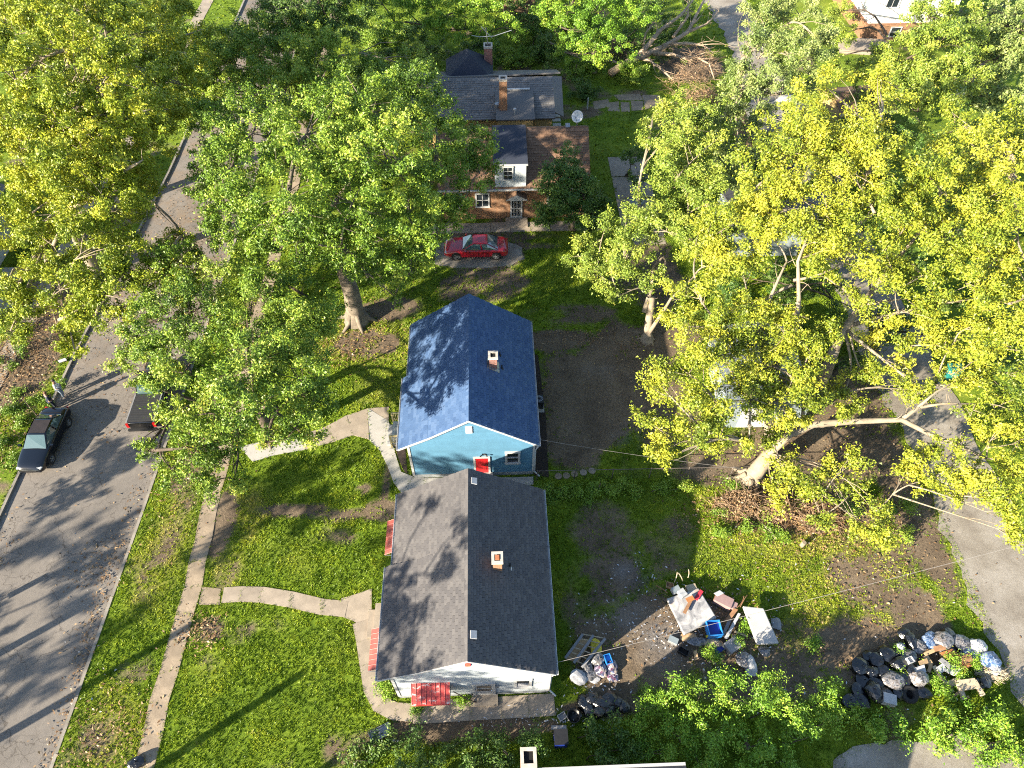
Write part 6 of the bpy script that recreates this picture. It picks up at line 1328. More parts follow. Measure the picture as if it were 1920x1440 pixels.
# ================================================================== PEOPLE
def skin_mesh(name, joints, edges, radii, mat, parent, root=0, sub=2):
    me = bpy.data.meshes.new(name); me.from_pydata(joints, edges, []); me.materials.append(mat)
    o = link_mesh(name, me, parent)
    m = o.modifiers.new('skin', 'SKIN')
    if not me.skin_vertices: me.skin_vertices.new()
    for i, v in enumerate(me.skin_vertices[0].data):
        r = radii[i]; v.radius = (r, r) if not isinstance(r, tuple) else r; v.use_root = (i == root)
    m.use_smooth_shade = True
    s = o.modifiers.new('smooth', 'SUBSURF'); s.levels = s.render_levels = sub
    return o
def person(label, loc, rz, shirt, trousers, hair, shoes, lean=0.0, head_tilt=.05, arms='folded'):
    t = thing('person', label, 'person', loc, rz, 'people talking beside the street')
    J = {'pelvis': (0, 0, .95), 'spine': (0, .0, 1.14), 'chest': (0, .0, 1.36), 'neck': (0, .015, 1.50), 'chin': (0, .03, 1.56), 'head': (0, .03 + head_tilt, 1.66), 'crown': (0, .01 + head_tilt, 1.735)}
    Rd = {'pelvis': (.165, .12), 'spine': (.15, .11), 'chest': (.17, .12), 'neck': .058, 'chin': .07, 'head': (.085, .10), 'crown': .06}
    E = [('pelvis', 'spine'), ('spine', 'chest'), ('chest', 'neck'), ('neck', 'chin'), ('chin', 'head'), ('head', 'crown')]
    for s, k in ((-1, 'l'), (1, 'r')):
        wz = 1.10 if arms == 'folded' else 1.22
        J.update({'hip' + k: (s * .095, 0, .88), 'knee' + k: (s * .105, .03, .49), 'ankle' + k: (s * .115, -.02, .09), 'toe' + k: (s * .13, .16, .04),
                  'sho' + k: (s * .185, 0, 1.42), 'elb' + k: (s * .26, -.04, 1.14), 'wri' + k: (s * .10, .20, wz), 'palm' + k: (s * .03, .25, wz + .02)})
        Rd.update({'hip' + k: .098, 'knee' + k: .062, 'ankle' + k: .042, 'toe' + k: .038, 'sho' + k: .072, 'elb' + k: .046, 'wri' + k: .031, 'palm' + k: (.045, .022)})
        E += [('pelvis', 'hip' + k), ('hip' + k, 'knee' + k), ('knee' + k, 'ankle' + k), ('ankle' + k, 'toe' + k), ('chest', 'sho' + k), ('sho' + k, 'elb' + k), ('elb' + k, 'wri' + k), ('wri' + k, 'palm' + k)]
    def mk(name, keep, mat, grow, drop=None):
        ks = [k for k in J if k in keep]; ix = {k: i for i, k in enumerate(ks)}
        g = lambda r: tuple(x + grow for x in r) if isinstance(r, tuple) else r + grow
        return skin_mesh(name, [J[k] for k in ks], [(ix[a], ix[b_]) for a, b_ in E if a in ix and b_ in ix], [g(Rd[k]) for k in ks], mat, t, 0)
    body = mk('body', list(J), M['skin'], 0)
    mk('shirt', ['pelvis', 'spine', 'chest', 'shol', 'shor', 'elbl', 'elbr', 'wril', 'wrir'], shirt, .014)
    mk('trousers', ['pelvis', 'hipl', 'hipr', 'kneel', 'kneer', 'anklel', 'ankler'], trousers, .016)
    for k in 'lr':
        a, b_ = Vector(J['ankle' + k]), Vector(J['toe' + k]); skin_mesh('shoe', [a - Vector((0, .05, .045)), a - Vector((0, -.02, .045)), b_], [(0, 1), (1, 2)], [.045, .05, .046], shoes, t)
        mb = MB(); p = Vector(J['palm' + k]); s = -1 if k == 'l' else 1
        for i in range(4): mb.tube([p + Vector((-s * .005, .012, .028 - i * .019)), p + Vector((-s * .045, .028, .03 - i * .02)), p + Vector((-s * (.075 - .012 * abs(i - 1)), .018, .026 - i * .02))], [.010, .009, .007], 6)
        mb.tube([p + Vector((s * .02, .0, .025)), p + Vector((-s * .005, .025, .055)), p + Vector((-s * .03, .03, .06))], [.012, .010, .008], 6)
        mb.build('fingers', M['skin'], t, smooth=True, local=True)
    hd = Vector(J['head'])
    mb = MB(); mb.ico(hd + Vector((0, -.022, .035)), .108, 2, (.92, 1.0, .86), .03, 3); mb.build('hair', hair, t, smooth=True, local=True)
    mb = MB(); mb.ico(hd + Vector((0, .105, -.02)), .02, 1, (.8, 1, 1.3))
    for s in (-1, 1): mb.ico(hd + Vector((s * .088, .0, -.01)), .028, 1, (.4, .8, 1.1))
    mb.build('face', M['skin'], t, smooth=True, local=True)
    mb = MB()
    for s in (-1, 1): mb.ico(hd + Vector((s * .034, .094, .012)), .011, 1)
    mb.box(hd + Vector((0, .092, -.06)), (.045, .012, .009)); mb.build('eyes_and_mouth', M['hair_dark'], t, local=True)
    return t
person('person in a white top and pale jeans with arms folded on the street edge', (-29.05, 29.75, -.115), R(-70), M['white_top'], M['denim_pale'], M['hair_dark'], M['white_plastic'])
person('person in navy clothes looking down by the black sedan', (-29.2, 28.72, -.115), R(-40), M['navy_cloth'], M['denim_dark'], M['hair_red'], M['rubber_black'], head_tilt=.07, arms='up')

# ================================================================== FENCE, POLES, WIRES
fe = thing('chain_link_fence', 'low chain link fence between the two back yards', 'fence', (8, 22.05, 0))
fx = [2.3, 4.6, 6.9, 9.2, 11.5, 14.2, 16.8, 19.4, 22.0, 24.8]; fy = lambda x: 22.12 - (x - 2.3) * .012
for x in fx:
    mb = MB(); mb.lathe((x, fy(x), 0), [(.032, -.1), (.032, 1.14), (.04, 1.15), (.02, 1.2)], 8); mb.build('post', M['fence'], fe, origin=(x, fy(x), 0))
for a, b_ in zip(fx[:-1], fx[1:]): MB().tube([(a, fy(a), 1.10), (b_, fy(b_), 1.10)], .022, 6).build('rail', M['fence'], fe)
mb = MB(); x = fx[0]
while x < fx[-1]:
    for s in (-1, 1):
        xa, xb = (x, x + 1.05) if s > 0 else (x + 1.05, x); mb.tube([(xa, fy(x), .05), (xb, fy(x), 1.08)], .0016, 3, False)
    x += .17
mb.build('mesh', M['fence'], fe, kind='stuff')
PX, PZ = at(2200, 945, 8.2), 8.2
up = thing('utility_pole', 'wooden utility pole east of the alley', 'utility pole', (PX.x, PX.y, 0))
MB().tube([(PX.x, PX.y, -.1), (PX.x, PX.y, 9.2)], [.17, .12], 10).build('pole', M['bark_dark'], up)
MB().box((PX.x, PX.y, 8.5), (.12, 2.0, .12)).build('crossarm', M['timber'], up)
def wire(a, b_, label, r=.011, sag=.25, n=14, name='power_line'):
    a, b_ = Vector(a), Vector(b_); pts = [a.lerp(b_, i / n) - Vector((0, 0, sag * 4 * (i / n) * (1 - i / n))) for i in range(n + 1)]
    tag(MB().tube(pts, r, 5).build(name, M['wire'], origin=a), label, 'cable')
wire((2.3, 10.2, 3.35), (PX.x, PX.y, 8.2), 'overhead line from the grey roofed house across the rubbish heap', .010, .35)
wire((2.35, 22.9, 3.35), (15.05, 21.75, 1.15), 'overhead line from the blue house to the leaning tree', .009, .18)
sg_ = thing('street_sign', 'narrow sign plate on a post beside the far kerb', 'sign', (-32.05, 12.75, 0))
MB().tube([(-32.05, 12.75, -.1), (-32.05, 12.75, 2.9)], .035, 6).build('post', M['galv'], sg_)
MB().box((-32.05, 12.75, 2.45), (.03, .36, .82), rz=SHADOW_AZ).build('plate', M['galv'], sg_)
q = at(1101, 205); wp_ = thing('marker_post', 'short white post beside the broken drive', 'post', q)
MB().lathe(q, [(.07, -.05), (.07, 1.15), (.05, 1.2)], 8).build('post_body', M['white_plastic'], wp_)

# ================================================================== RUBBISH
def bag(name, label, p, r, mat, group, sq=(1, 1, .75), cat='rubbish bag', tie=True, parts=True):
    t = thing(name, label, cat, (p[0], p[1], 0), 0, group); z0 = p[2]; sd = random.randint(0, 9999); sq = (sq[0], sq[1], sq[2] * random.uniform(.6, .95)); r *= 1.08
    mb = MB(); mb.ico((p[0], p[1], z0 + r * sq[2] * .85), r, 2 if mat == 'bag_black' else 3, (sq[0] * random.uniform(.8, 1.25), sq[1] * random.uniform(.8, 1.25), sq[2]), .12, sd); mb.build('sack', M[mat], t, smooth=False)
    if tie:
        k = Vector((p[0] + random.uniform(-.3, .3) * r, p[1] + random.uniform(-.3, .3) * r, z0 + r * sq[2] * 1.72)); mb = MB(); mb.tube([k - Vector((0, 0, .1)), k, k + Vector((0, 0, .06))], [.09, .03, .035], 7)
        for a in (0, 1.6, 3.3, 4.8): mb.tube([k + Vector((0, 0, .03)), k + Vector((math.cos(a) * .11, math.sin(a) * .11, .09))], [.03, .012], 4)
        mb.build('knot', M[mat], t)
    return t
def flat(name, label, cat, pxs, th, mat, group=None, z=None, sub=None, bevel=.05):
    """a board or mattress from its four surveyed upper corners (u, v, z)"""
    P = [at(*p) for p in pxs]; c = sum(P, Vector()) / 4
    t = MB().slab(P[0], P[1], P[2], P[3], th).build(name, M[mat], origin=(c.x, c.y, c.z - th))
    if bevel: m = t.modifiers.new('round', 'BEVEL'); m.width = bevel; m.segments = 2
    return tag(t, label, cat, group)
HA, HB_, HC, HD = 'rubbish dumped in the back yard', 'rubbish bags heaped beside the alley', 'black bags south of the side walk', 'junk beside the grey house'
flat('mattress', 'grey stained mattress lying across the middle heap', 'mattress', [(1250, 1122, .42), (1310, 1102, .55), (1344, 1158, .60), (1283, 1190, .38)], .24, 'stained', 'mattresses on the yard heap')
flat('mattress', 'clean white mattress propped at the east end of the middle heap', 'mattress', [(1393, 1136, .75), (1432, 1140, .8), (1461, 1206, .65), (1420, 1208, .60)], .22, 'mattress', 'mattresses on the yard heap')
flat('cloth', 'red cloth strip on the corner of the stained mattress', 'cloth', [(1301, 1122, .63), (1313, 1105, .64), (1319, 1109, .64), (1308, 1126, .64)], .03, 'red_cloth', bevel=0)
flat('board', 'rusty brown broken board on the stained mattress', 'board', [(1280, 1148, .68), (1293, 1124, .72), (1298, 1127, .72), (1286, 1151, .68)], .03, 'brown_cloth', bevel=0)
flat('board', 'brown flap of board leaning above the stained mattress', 'board', [(1285, 1122, .74), (1298, 1116, .80), (1303, 1124, .78), (1290, 1130, .74)], .03, 'rust_panel', bevel=0)
def carton(name, label, cat, u, v, z, s, rz, mat, group=HA, rx=0.0, inner=None, top=None):
    p = at(u, v, z + s[2] / 2); t = thing(name, label, cat, (p.x, p.y, z), 0, group)
    mb = MB(); w, d, h = s; th = .025
    Mx = Matrix.Translation((p.x, p.y, z + h / 2)) @ Matrix.Rotation(rz, 4, 'Z') @ Matrix.Rotation(rx, 4, 'X')
    for c, q in (((0, 0, -h / 2 + th / 2), (w, d, th)), ((-w / 2 + th / 2, 0, .001), (th, d, h)), ((w / 2 - th / 2, 0, .001), (th, d, h)), ((0, -d / 2 + th / 2, .002), (w - 2 * th, th, h)), ((0, d / 2 - th / 2, .002), (w - 2 * th, th, h))):
        mb.box(0, q, M=Mx @ Matrix.Translation(c))
    mb.build('shell', M[mat], t)
    if inner: MB().box(0, (w - 2 * th - .01, d - 2 * th - .01, h * .5), M=Mx @ Matrix.Translation((0, 0, -h * .2))).build('contents', M[inner], t)
    if top: MB().box(0, (w - .004, d - .004, .03), M=Mx @ Matrix.Translation((0, 0, h / 2 + .01))).build('lid', M[top], t)
    return t
carton('box', 'pale blue grey box at the back corner of the stained mattress', 'box', 1267, 1107, .2, (.45, .35, .3), .4, 'white_plastic', top='pale_wall')
carton('box', 'white carton next to the red cloth', 'box', 1279, 1113, .45, (.36, .42, .28), .5, 'white_plastic', top='white_plastic')
carton('box', 'tan crushed carton at the north tip of the heap', 'box', 1256, 1098, .1, (.4, .3, .22), -.3, 'timber', inner='brown_cloth')
carton('box', 'off white flattened carton above the stained mattress', 'box', 1296, 1104, .2, (.55, .4, .25), .2, 'pale_timber', top='pale_timber')
tv = thing('television', 'old mauve television casing lying on its side', 'television', at(1356, 1127), 0, HA); p = at(1356, 1127, .35)
Mx = Matrix.Translation((p.x, p.y, .32)) @ Matrix.Rotation(-.55, 4, 'Z')
MB().box(0, (.95, .55, .5), M=Mx).build('casing', M['pink_case'], tv); MB().box(0, (.03, .42, .38), M=Mx @ Matrix.Translation((-.48, 0, .02))).build('screen', M['brown_cloth'], tv); MB().box(0, (.3, .40, .4), M=Mx @ Matrix.Translation((.58, 0, -.03))).build('back_cover', M['pink_case'], tv)
flat('lid', 'white plastic lid resting on the mauve casing', 'lid', [(1338, 1112, .66), (1350, 1106, .68), (1358, 1112, .67), (1346, 1118, .65)], .06, 'white_plastic')
toy = carton('toy_bin', 'bright blue toy bin with a yellow rim', 'toy', 1338, 1180, .25, (.72, .78, .55), .05, 'blue_plastic', inner='navy_plastic'); p = at(1338, 1196, .3)
mb = MB(); mb.box((p.x, p.y + .05, .42), (.80, .07, .16)); mb.build('rim_bar', M['yellow_plastic'], toy)
ap_ = carton('appliance', 'grey boxy appliance tipped over south of the blue toy bin', 'appliance', 1372, 1212, .0, (.75, .6, .5), .5, 'grey_plastic', top='grey_plastic')
carton('drawer', 'dark drawer full of blue scraps beside the grey appliance', 'drawer', 1345, 1217, .0, (.8, .5, .3), .45, 'bark_dark' , inner='navy_plastic')
carton('bin', 'small upturned black bin at the west side of the heap', 'bin', 1281, 1222, .0, (.55, .3, .25), -.6, 'black_metal', inner='dark_hole')
carton('box', 'greyish tub west of the heap below the stained mattress', 'box', 1262, 1201, 0, (.5, .32, .25), -.5, 'grey_plastic', top='pale_wall')
for i, (pxs, mat, lb) in enumerate((
    ([(1358, 1196, .35), (1384, 1149, .5), (1389, 1151, .5), (1364, 1198, .35)], 'white_plastic', 'long white board leaning between the two mattresses'),
    ([(1352, 1192, .2), (1366, 1160, .3), (1372, 1162, .3), (1358, 1194, .2)], 'grey_plastic', 'grey board beside the long white board'),
    ([(1360, 1162, .45), (1376, 1140, .55), (1384, 1143, .55), (1368, 1164, .45)], 'brown_cloth', 'tan broken panel by the white mattress'),
    ([(1378, 1182, .2), (1402, 1192, .2), (1401, 1195, .2), (1377, 1185, .2)], 'pale_timber', 'upper pale slat between the heap and the white mattress'),
    ([(1372, 1194, .2), (1396, 1203, .2), (1395, 1206, .2), (1371, 1197, .2)], 'pale_timber', 'lower pale slat between the heap and the white mattress'),
    ([(1300, 1222, .2), (1306, 1218, .25), (1310, 1236, .1), (1303, 1238, .1)], 'timber', 'upright brown plank at the south edge of the heap'),
    ([(1315, 1165, .3), (1335, 1178, .35), (1332, 1182, .35), (1312, 1170, .3)], 'pale_timber', 'short slat against the stained mattress'),
    ([(1330, 1235, .1), (1346, 1243, .1), (1343, 1247, .1), (1327, 1238, .1)], 'bark_dark', 'dark plank by the scrap drawer'))):
    flat('plank' if 'plank' in lb or 'slat' in lb else 'board', lb, 'plank', pxs, .04, mat, HA, bevel=0)
for (u, v, z, r, sq, mat, lb, cat) in ((1308, 1205, .1, .34, (1.3, .7, .4), 'bag_clear', 'crumpled whitish pillow under the south edge of the stained mattress', 'pillow'), (1335, 1208, .05, .3, (1.2, .8, .5), 'pale_timber', 'tan crumpled cushion south of the toy bin', 'cushion'), (1290, 1195, .05, .3, (1.2, .7, .4), 'timber', 'brown crumpled cloth at the foot of the stained mattress', 'cloth'), (1395, 1240, .0, .5, (1.0, 1.0, .35), 'bag_clear', 'crumpled pale plastic sheet at the south end of the heap', 'plastic sheet'), (1406, 1248, .0, .42, (.7, 1.2, .4), 'white_plastic', 'torn white plastic sack near the big bush', 'sack'), (1432, 1222, .0, .36, (1, .9, .5), 'bag_clear', 'grey plastic sack below the white mattress', 'sack'), (1455, 1170, .0, .24, (1, 1, .4), 'grey_plastic', 'grey scrap bundle east of the white mattress', 'scrap')):
    p = at(u, v); bag(cat.replace(' ', '_'), lb, (p.x, p.y, z), r, mat, HA, sq, cat, tie=False)
for i, (a, b_, lb) in enumerate((((1264, 1092, .2), (1270, 1073, .9), 'tall pale stick at the north tip of the heap'), ((1280, 1090, .2), (1272, 1074, .8), 'crossing stick at the north tip of the heap'), ((1290, 1083, .2), (1291, 1068, .8), 'white stick standing behind the stained mattress'), ((1230, 1098, .05), (1252, 1112, .25), 'thin dark stick poking out west of the heap'), ((1395, 1118, .4), (1381, 1140, .5), 'bent branch between the casing and white mattress'), ((1401, 1116, .5), (1388, 1138, .5), 'curved brown branch beside the white mattress'))):
    tag(MB().tube(curve3(at(*a), at(*b_), 4, .03, .08), .025, 5).build('stick', M['pale_timber' if i < 3 else 'brown_cloth'], origin=at(*a)), lb, 'stick', 'sticks in the heap')
# bed frame and soft junk beside the grey house
cf = thing('bed_frame', 'upturned grey slatted bed frame with brown panel by the grey house', 'bed frame', at(1096, 1218), 0, HD)
for a, b_ in (((1093, 1189, .55), (1060, 1234, .35)), ((1113, 1191, .6), (1076, 1243, .4)), ((1135, 1197, .6), (1091, 1251, .4))):
    d = at(*b_) - at(*a); m = (at(*a) + at(*b_)) / 2; MB().box(0, (d.length, .13, .07), M=Matrix.Translation(m) @ d.to_track_quat('X', 'Z').to_matrix().to_4x4()).build('rail', M['grey_plastic'], cf)
for k in range(6):
    t0 = k / 5.5; a = at(1093, 1189, .5).lerp(at(1060, 1234, .3), t0); b_ = at(1135, 1197, .5).lerp(at(1091, 1251, .3), t0); MB().tube([a, b_], .028, 5).build('slat', M['pale_timber'], cf)
P4 = [at(*p) for p in ((1086, 1196, .18), (1110, 1200, .18), (1084, 1243, .1), (1058, 1234, .1))]; MB().slab(*P4, .03).build('panel', M['timber'], cf)
for (u, v, z, r, sq, mat, lb, cat) in ((1117, 1216, .1, .32, (1, 1.1, .5), 'yellow_plastic', 'yellow cloth lying inside the bed frame', 'cloth'), (1120, 1238, 0, .34, (1.1, .9, .8), 'bag_clear', 'clear grey sack below the bed frame', 'rubbish bag'), (1101, 1253, 0, .27, (1, .9, .8), 'bag_clear', 'pale blue sack at the foot of the bed frame', 'rubbish bag'), (1084, 1272, 0, .34, (1.1, .9, .8), 'white_cloth', 'white stuffed sack nearest the grey house', 'sack'), (1103, 1266, 0, .36, (1.2, .8, .6), 'bag_clear', 'crumpled grey sack between two white sacks', 'sack'), (1127, 1258, 0, .33, (1.1, 1, .6), 'clothes', 'large heap of mixed clothing below the bed frame', 'clothing'), (1146, 1252, 0, .28, (1, 1.2, .6), 'clothes', 'bundle of purplish clothing below the blue crate', 'clothing'), (1148, 1268, 0, .27, (1, 1, .5), 'clothes', 'small bundle of mixed clothing furthest from the house', 'clothing'), (1113, 1273, 0, .22, (1.2, .8, .5), 'white_cloth', 'small white bundle beside the walk', 'sack')):
    p = at(u, v); bag(cat.replace(' ', '_'), lb, (p.x, p.y, z), r, mat, HD, sq, cat, tie=(cat == 'rubbish bag'))
carton('crate', 'bright blue plastic crate beside the bed frame junk', 'crate', 1140, 1237, .05, (.34, .5, .35), .25, 'blue_plastic', HD, inner='blue_plastic')
# black bags
BB = [(1608, 1252, .44, 0, 'big black bag at the north west end of the alley heap'), (1640, 1240, .42, 0, 0), (1658, 1228, .36, .1, 0), (1632, 1262, .36, .1, 0), (1682, 1226, .3, 0, 'small black bag below the little white sack'), (1682, 1248, .42, .05, 'black bag left of the clear bag with the white tub'),
      (1615, 1278, .36, 0, 0), (1640, 1285, .38, 0, 0), (1592, 1318, .38, 0, 'lowest black bag of the heap, touching the big bush'), (1613, 1314, .36, 0, 'black bag second from the big bush'), (1634, 1300, .42, .1, 0), (1652, 1306, .40, .05, 'black bag left of the white foam box'), (1655, 1262, .38, .1, 'black bag above the clear white topped bag'),
      (1704, 1204, .38, 0, 'torn black bag at the north side left of the smeared clear bag'), (1693, 1190, .34, 0, 'black bag at the northern tip of the heap'), (1840, 1281, .36, 0, 'black bag between the beige chair frame and the dead grass'), (1690, 1275, .34, .1, 'black bag right of the clear white topped bag'), (1705, 1262, .36, .05, 'black bag above the smoky grey clear bag'),
      (1728, 1300, .36, 0, 'black bag right of the car tyre'), (1605, 1295, .34, 0, 0), (1775, 1195, .36, 0, 'black bag behind the clear bag of tan paper'), (1780, 1212, .3, 0, 'black bag between tan paper bag and silvery bag'), (1680, 1300, .3, 0, 'black bag left of the car tyre'), (1624, 1232, .26, 0, 'small black bag at the upper edge of the western cluster')]
for (u, v, r, z, lb) in BB:
    p = at(u, v); bag('rubbish_bag', lb or 'knotted shiny black rubbish bag inside the western cluster by the alley', (p.x, p.y, z), r, 'bag_black', HB_)
for (u, v, r, z, mat, lb) in ((1670, 1280, .42, .2, 'bag_clear', 'clear white topped bag in the middle of the alley heap'), (1717, 1276, .44, .1, 'bag_clear', 'smoky grey clear bag above the car tyre'), (1701, 1234, .34, .1, 'bag_clear', 'clear bag holding a white bucket'), (1718, 1214, .40, .05, 'bag_clear', 'smeared clear bag behind the brown panel'), (1740, 1205, .36, .1, 'bag_blue', 'bluish clear bag at the north side of the alley heap'), (1762, 1206, .42, .1, 'bag_clear', 'clear bag of tan paper beside the brown panel'), (1797, 1208, .38, .1, 'bag_clear', 'silvery bag standing apart near the gravel'), (1828, 1215, .40, .1, 'white_plastic', 'white and blue bag nearest the gravel alley'), (1813, 1228, .34, .0, 'bag_blue', 'deep blue bag against the brown panel'), (1850, 1240, .42, .1, 'bag_blue', 'pale blue clear bag at the east end'), (1860, 1258, .26, .1, 'white_plastic', 'small white sack above the dead grass clump'), (1684, 1216, .2, .2, 'white_plastic', 'little white sack on the black bags')):
    p = at(u, v); bag('rubbish_bag', lb, (p.x, p.y, z), r, mat, HB_)
carton('box', 'white foam box among the black bags of the alley heap', 'box', 1666, 1312, .15, (.62, .5, .4), -.3, 'white_plastic', HB_, top='white_plastic')
carton('bucket_box', 'white bucket like tub on the clear bag', 'tub', 1706, 1238, .5, (.3, .3, .25), .3, 'white_plastic', HB_, inner='white_plastic')
p = at(1702, 1304); ty = thing('tyre', 'old car tyre lying by the hedge', 'tyre', p, 0, HB_)
MB().lathe((p.x, p.y, .12), [(.22, -.1), (.38, -.12), (.43, -.05), (.43, .1), (.38, .16), (.22, .14), (.22, -.1)], 24, M=Matrix.Translation((p.x, p.y, .18)) @ Matrix.Rotation(.25, 4, 'X')).build('rubber', M['tyre'], ty, smooth=True)
for pxs, th, mat, lb, cat, nm in (
    ([(1762, 1224, .45), (1785, 1216, .5), (1823, 1248, .42), (1808, 1257, .38)], .05, 'rust_panel', 'rust brown cabinet panel across the alley heap', 'panel', 'panel'),
    ([(1732, 1224, .35), (1750, 1216, .4), (1754, 1222, .4), (1736, 1230, .35)], .05, 'timber', 'tan board corner beside the clear tan bag', 'board', 'board'),
    ([(1731, 1231, .35), (1739, 1227, .35), (1750, 1244, .3), (1742, 1250, .3)], .06, 'timber', 'bent plank left of the white panels', 'plank', 'plank'),
    ([(1738, 1258, .3), (1743, 1244, .34), (1749, 1246, .34), (1744, 1262, .3)], .05, 'timber', 'short plank meeting the bent plank', 'plank', 'plank'),
    ([(1748, 1250, .3), (1754, 1247, .3), (1790, 1297, .2), (1780, 1301, .2)], .06, 'pale_timber', 'long pale plank across the weeds', 'plank', 'plank'),
    ([(1786, 1303, .3), (1828, 1276, .55), (1830, 1281, .55), (1789, 1307, .3)], .05, 'timber', 'thin plank leaning on the beige chair frame', 'plank', 'plank'),
    ([(1755, 1252, .35), (1768, 1243, .38), (1776, 1255, .36), (1764, 1263, .34)], .08, 'white_plastic', 'square white panel on the alley heap', 'panel', 'panel'),
    ([(1772, 1258, .38), (1788, 1246, .4), (1804, 1256, .38), (1790, 1267, .36)], .08, 'white_plastic', 'wide white panel next to the square one', 'panel', 'panel'),
    ([(1760, 1238, .40), (1766, 1233, .42), (1790, 1250, .42), (1783, 1256, .40)], .06, 'grey_plastic', 'grey metal strip between brown and white panels', 'strip', 'metal_strip'),
    ([(1709, 1254, .5), (1733, 1246, .55), (1737, 1260, .5), (1722, 1266, .5)], .05, 'white_plastic', 'pointed white sheet left of the planks', 'sheet', 'sheet')):
    flat(nm, lb, cat, pxs, th, mat, HB_, bevel=0)
for pxs, mat, lb in (([(1745, 1268, .12), (1768, 1276, .12), (1760, 1290, .1), (1738, 1282, .1)], 'timber', 'flattened tan cardboard under the long pale plank'), ([(1768, 1280, .2), (1800, 1268, .22), (1806, 1280, .2), (1774, 1292, .18)], 'pale_timber', 'buff cardboard sheet below the white panels'),
                     ([(1800, 1232, .5), (1818, 1224, .52), (1826, 1238, .5), (1808, 1246, .48)], 'brown_cloth', 'dark brown board at the east end of the rust panel'), ([(1722, 1240, .5), (1738, 1234, .52), (1741, 1243, .5), (1726, 1249, .5)], 'timber', 'small tan board above the pointed white sheet'),
                     ([(1835, 1268, .15), (1858, 1272, .15), (1852, 1288, .1), (1830, 1284, .1)], 'timber', 'tan cardboard flap beside the dead grass'), ([(1750, 1212, .55), (1772, 1208, .6), (1774, 1218, .55), (1753, 1222, .5)], 'brown_cloth', 'brown paper lying on the clear bags at the north side')):
    flat('cardboard', lb, 'cardboard', pxs, .02, mat, HB_, bevel=0)
ch_ = thing('chair_frame', 'broken beige chair frame with an open seat', 'chair', at(1820, 1300), 0, HB_)
for a, b_ in (((1797, 1281, .5), (1808, 1312, .35)), ((1826, 1276, .55), (1843, 1304, .4)), ((1797, 1280, .5), (1828, 1276, .55)), ((1801, 1292, .48), (1835, 1286, .5))):
    d = at(*b_) - at(*a); m = (at(*a) + at(*b_)) / 2; MB().box(0, (d.length, .2, .16), M=Matrix.Translation(m) @ d.to_track_quat('X', 'Z').to_matrix().to_4x4()).build('rail', M['pale_timber'], ch_)
P4 = [at(*p) for p in ((1797, 1281, .58), (1827, 1276, .62), (1832, 1287, .56), (1800, 1292, .54))]; MB().slab(*P4, .06).build('backrest', M['pale_timber'], ch_)
for s in ((1800, 1290), (1838, 1284), (1812, 1308), (1842, 1302)):
    p = at(*s, .2); MB().box((p.x, p.y, .18), (.09, .09, .4)).build('leg', M['timber'], ch_)
p1 = at(1852, 1262); mb = MB()
for _ in range(260):
    a = random.uniform(0, 6.28); q = math.sqrt(random.random()); s = Vector((p1.x + q * .75 * math.cos(a), p1.y + q * .42 * math.sin(a), .05 + .35 * (1 - q))); b_ = random.uniform(-.9, .2)
    mb.tube([s, s + Vector((math.cos(b_) * .35, math.sin(b_) * .35, random.uniform(-.05, .15)))], [.014, .006], 3, False)
tag(mb.build('dead_grass', M['pale_timber'], origin=(p1.x, p1.y, 0)), 'clump of dead tawny grass on the alley heap', 'dead grass', None, 'stuff')
for k, (u, v, r) in enumerate(((1093, 1320, .36), (1110, 1313, .36), (1126, 1322, .38), (1142, 1313, .36), (1157, 1320, .36), (1170, 1328, .32), (1120, 1336, .34), (1104, 1334, .33), (1140, 1332, .34))):
    p = at(u, v); bag('rubbish_bag', ['black bag at the house end of the row below the side walk', 'second black bag of the upper row below the side walk', 'large middle black bag of the upper row below the side walk', 'fourth black bag of the upper row below the side walk', 'fifth black bag of the upper row below the side walk', 'black bag at the bush end of the row', 'middle black bag of the lower row beside the hedge', 'black bag right of the round black bucket', 'last black bag of the lower row beside the hedge'][k], (p.x, p.y, 0), r, 'bag_black', HC)
bk_ = thing('bucket', 'round black bucket beside the row of black bags', 'bucket', at(1075, 1346)); p = at(1075, 1346)
MB().lathe((p.x, p.y, 0), [(.24, 0), (.33, .42), (.35, .43), (.31, .42), (.23, .04), (.0, .04)], 18).build('shell', M['black_metal'], bk_, smooth=True)
carton('box', 'pale grey tub left of the round black bucket', 'box', 1054, 1344, 0, (.4, .32, .22), .5, 'white_plastic', HC, inner='grey_plastic')
wb_ = thing('wheelie_bin', 'dark wheeled bin in the shade south of the walk', 'bin', at(1050, 1392)); p = at(1050, 1390)
mb = MB(); mb.prism([(p.x - .3, p.y - .3), (p.x + .3, p.y - .3), (p.x + .3, p.y + .3), (p.x - .3, p.y + .3)], .06, .95); mb.build('tub', M['navy_plastic'], wb_)
mb = MB(); mb.box((p.x, p.y, .99), (.66, .68, .06), rx=.05); mb.build('lid', M['black_metal'], wb_)
for s in (-1, 1): mb = MB(); mb.tube([(p.x + s * .3 - .03, p.y + .32, .1), (p.x + s * .3 + .03, p.y + .32, .1)], .1, 10); mb.build('wheel', M['tyre'], wb_)
flat('board', 'grey weathered board above the wheeled bin', 'board', [(1033, 1368, .3), (1034, 1360, .3), (1062, 1360, .3), (1062, 1367, .3)], .05, 'grey_plastic', HC, bevel=0)
tr_ = carton('drawer', 'shallow pale metal tray lying on the front lawn', 'tray', 713, 1374, .02, (1.05, .55, .16), .42, 'galv', None, inner='grey_metal')
p = at(743, 1388); flat('paper', 'crumpled pale blue paper on the lawn below the tray', 'paper', [(738, 1384, .06), (748, 1388, .04), (744, 1393, .04), (736, 1390, .07)], .01, 'pale_wall', None, bevel=0)
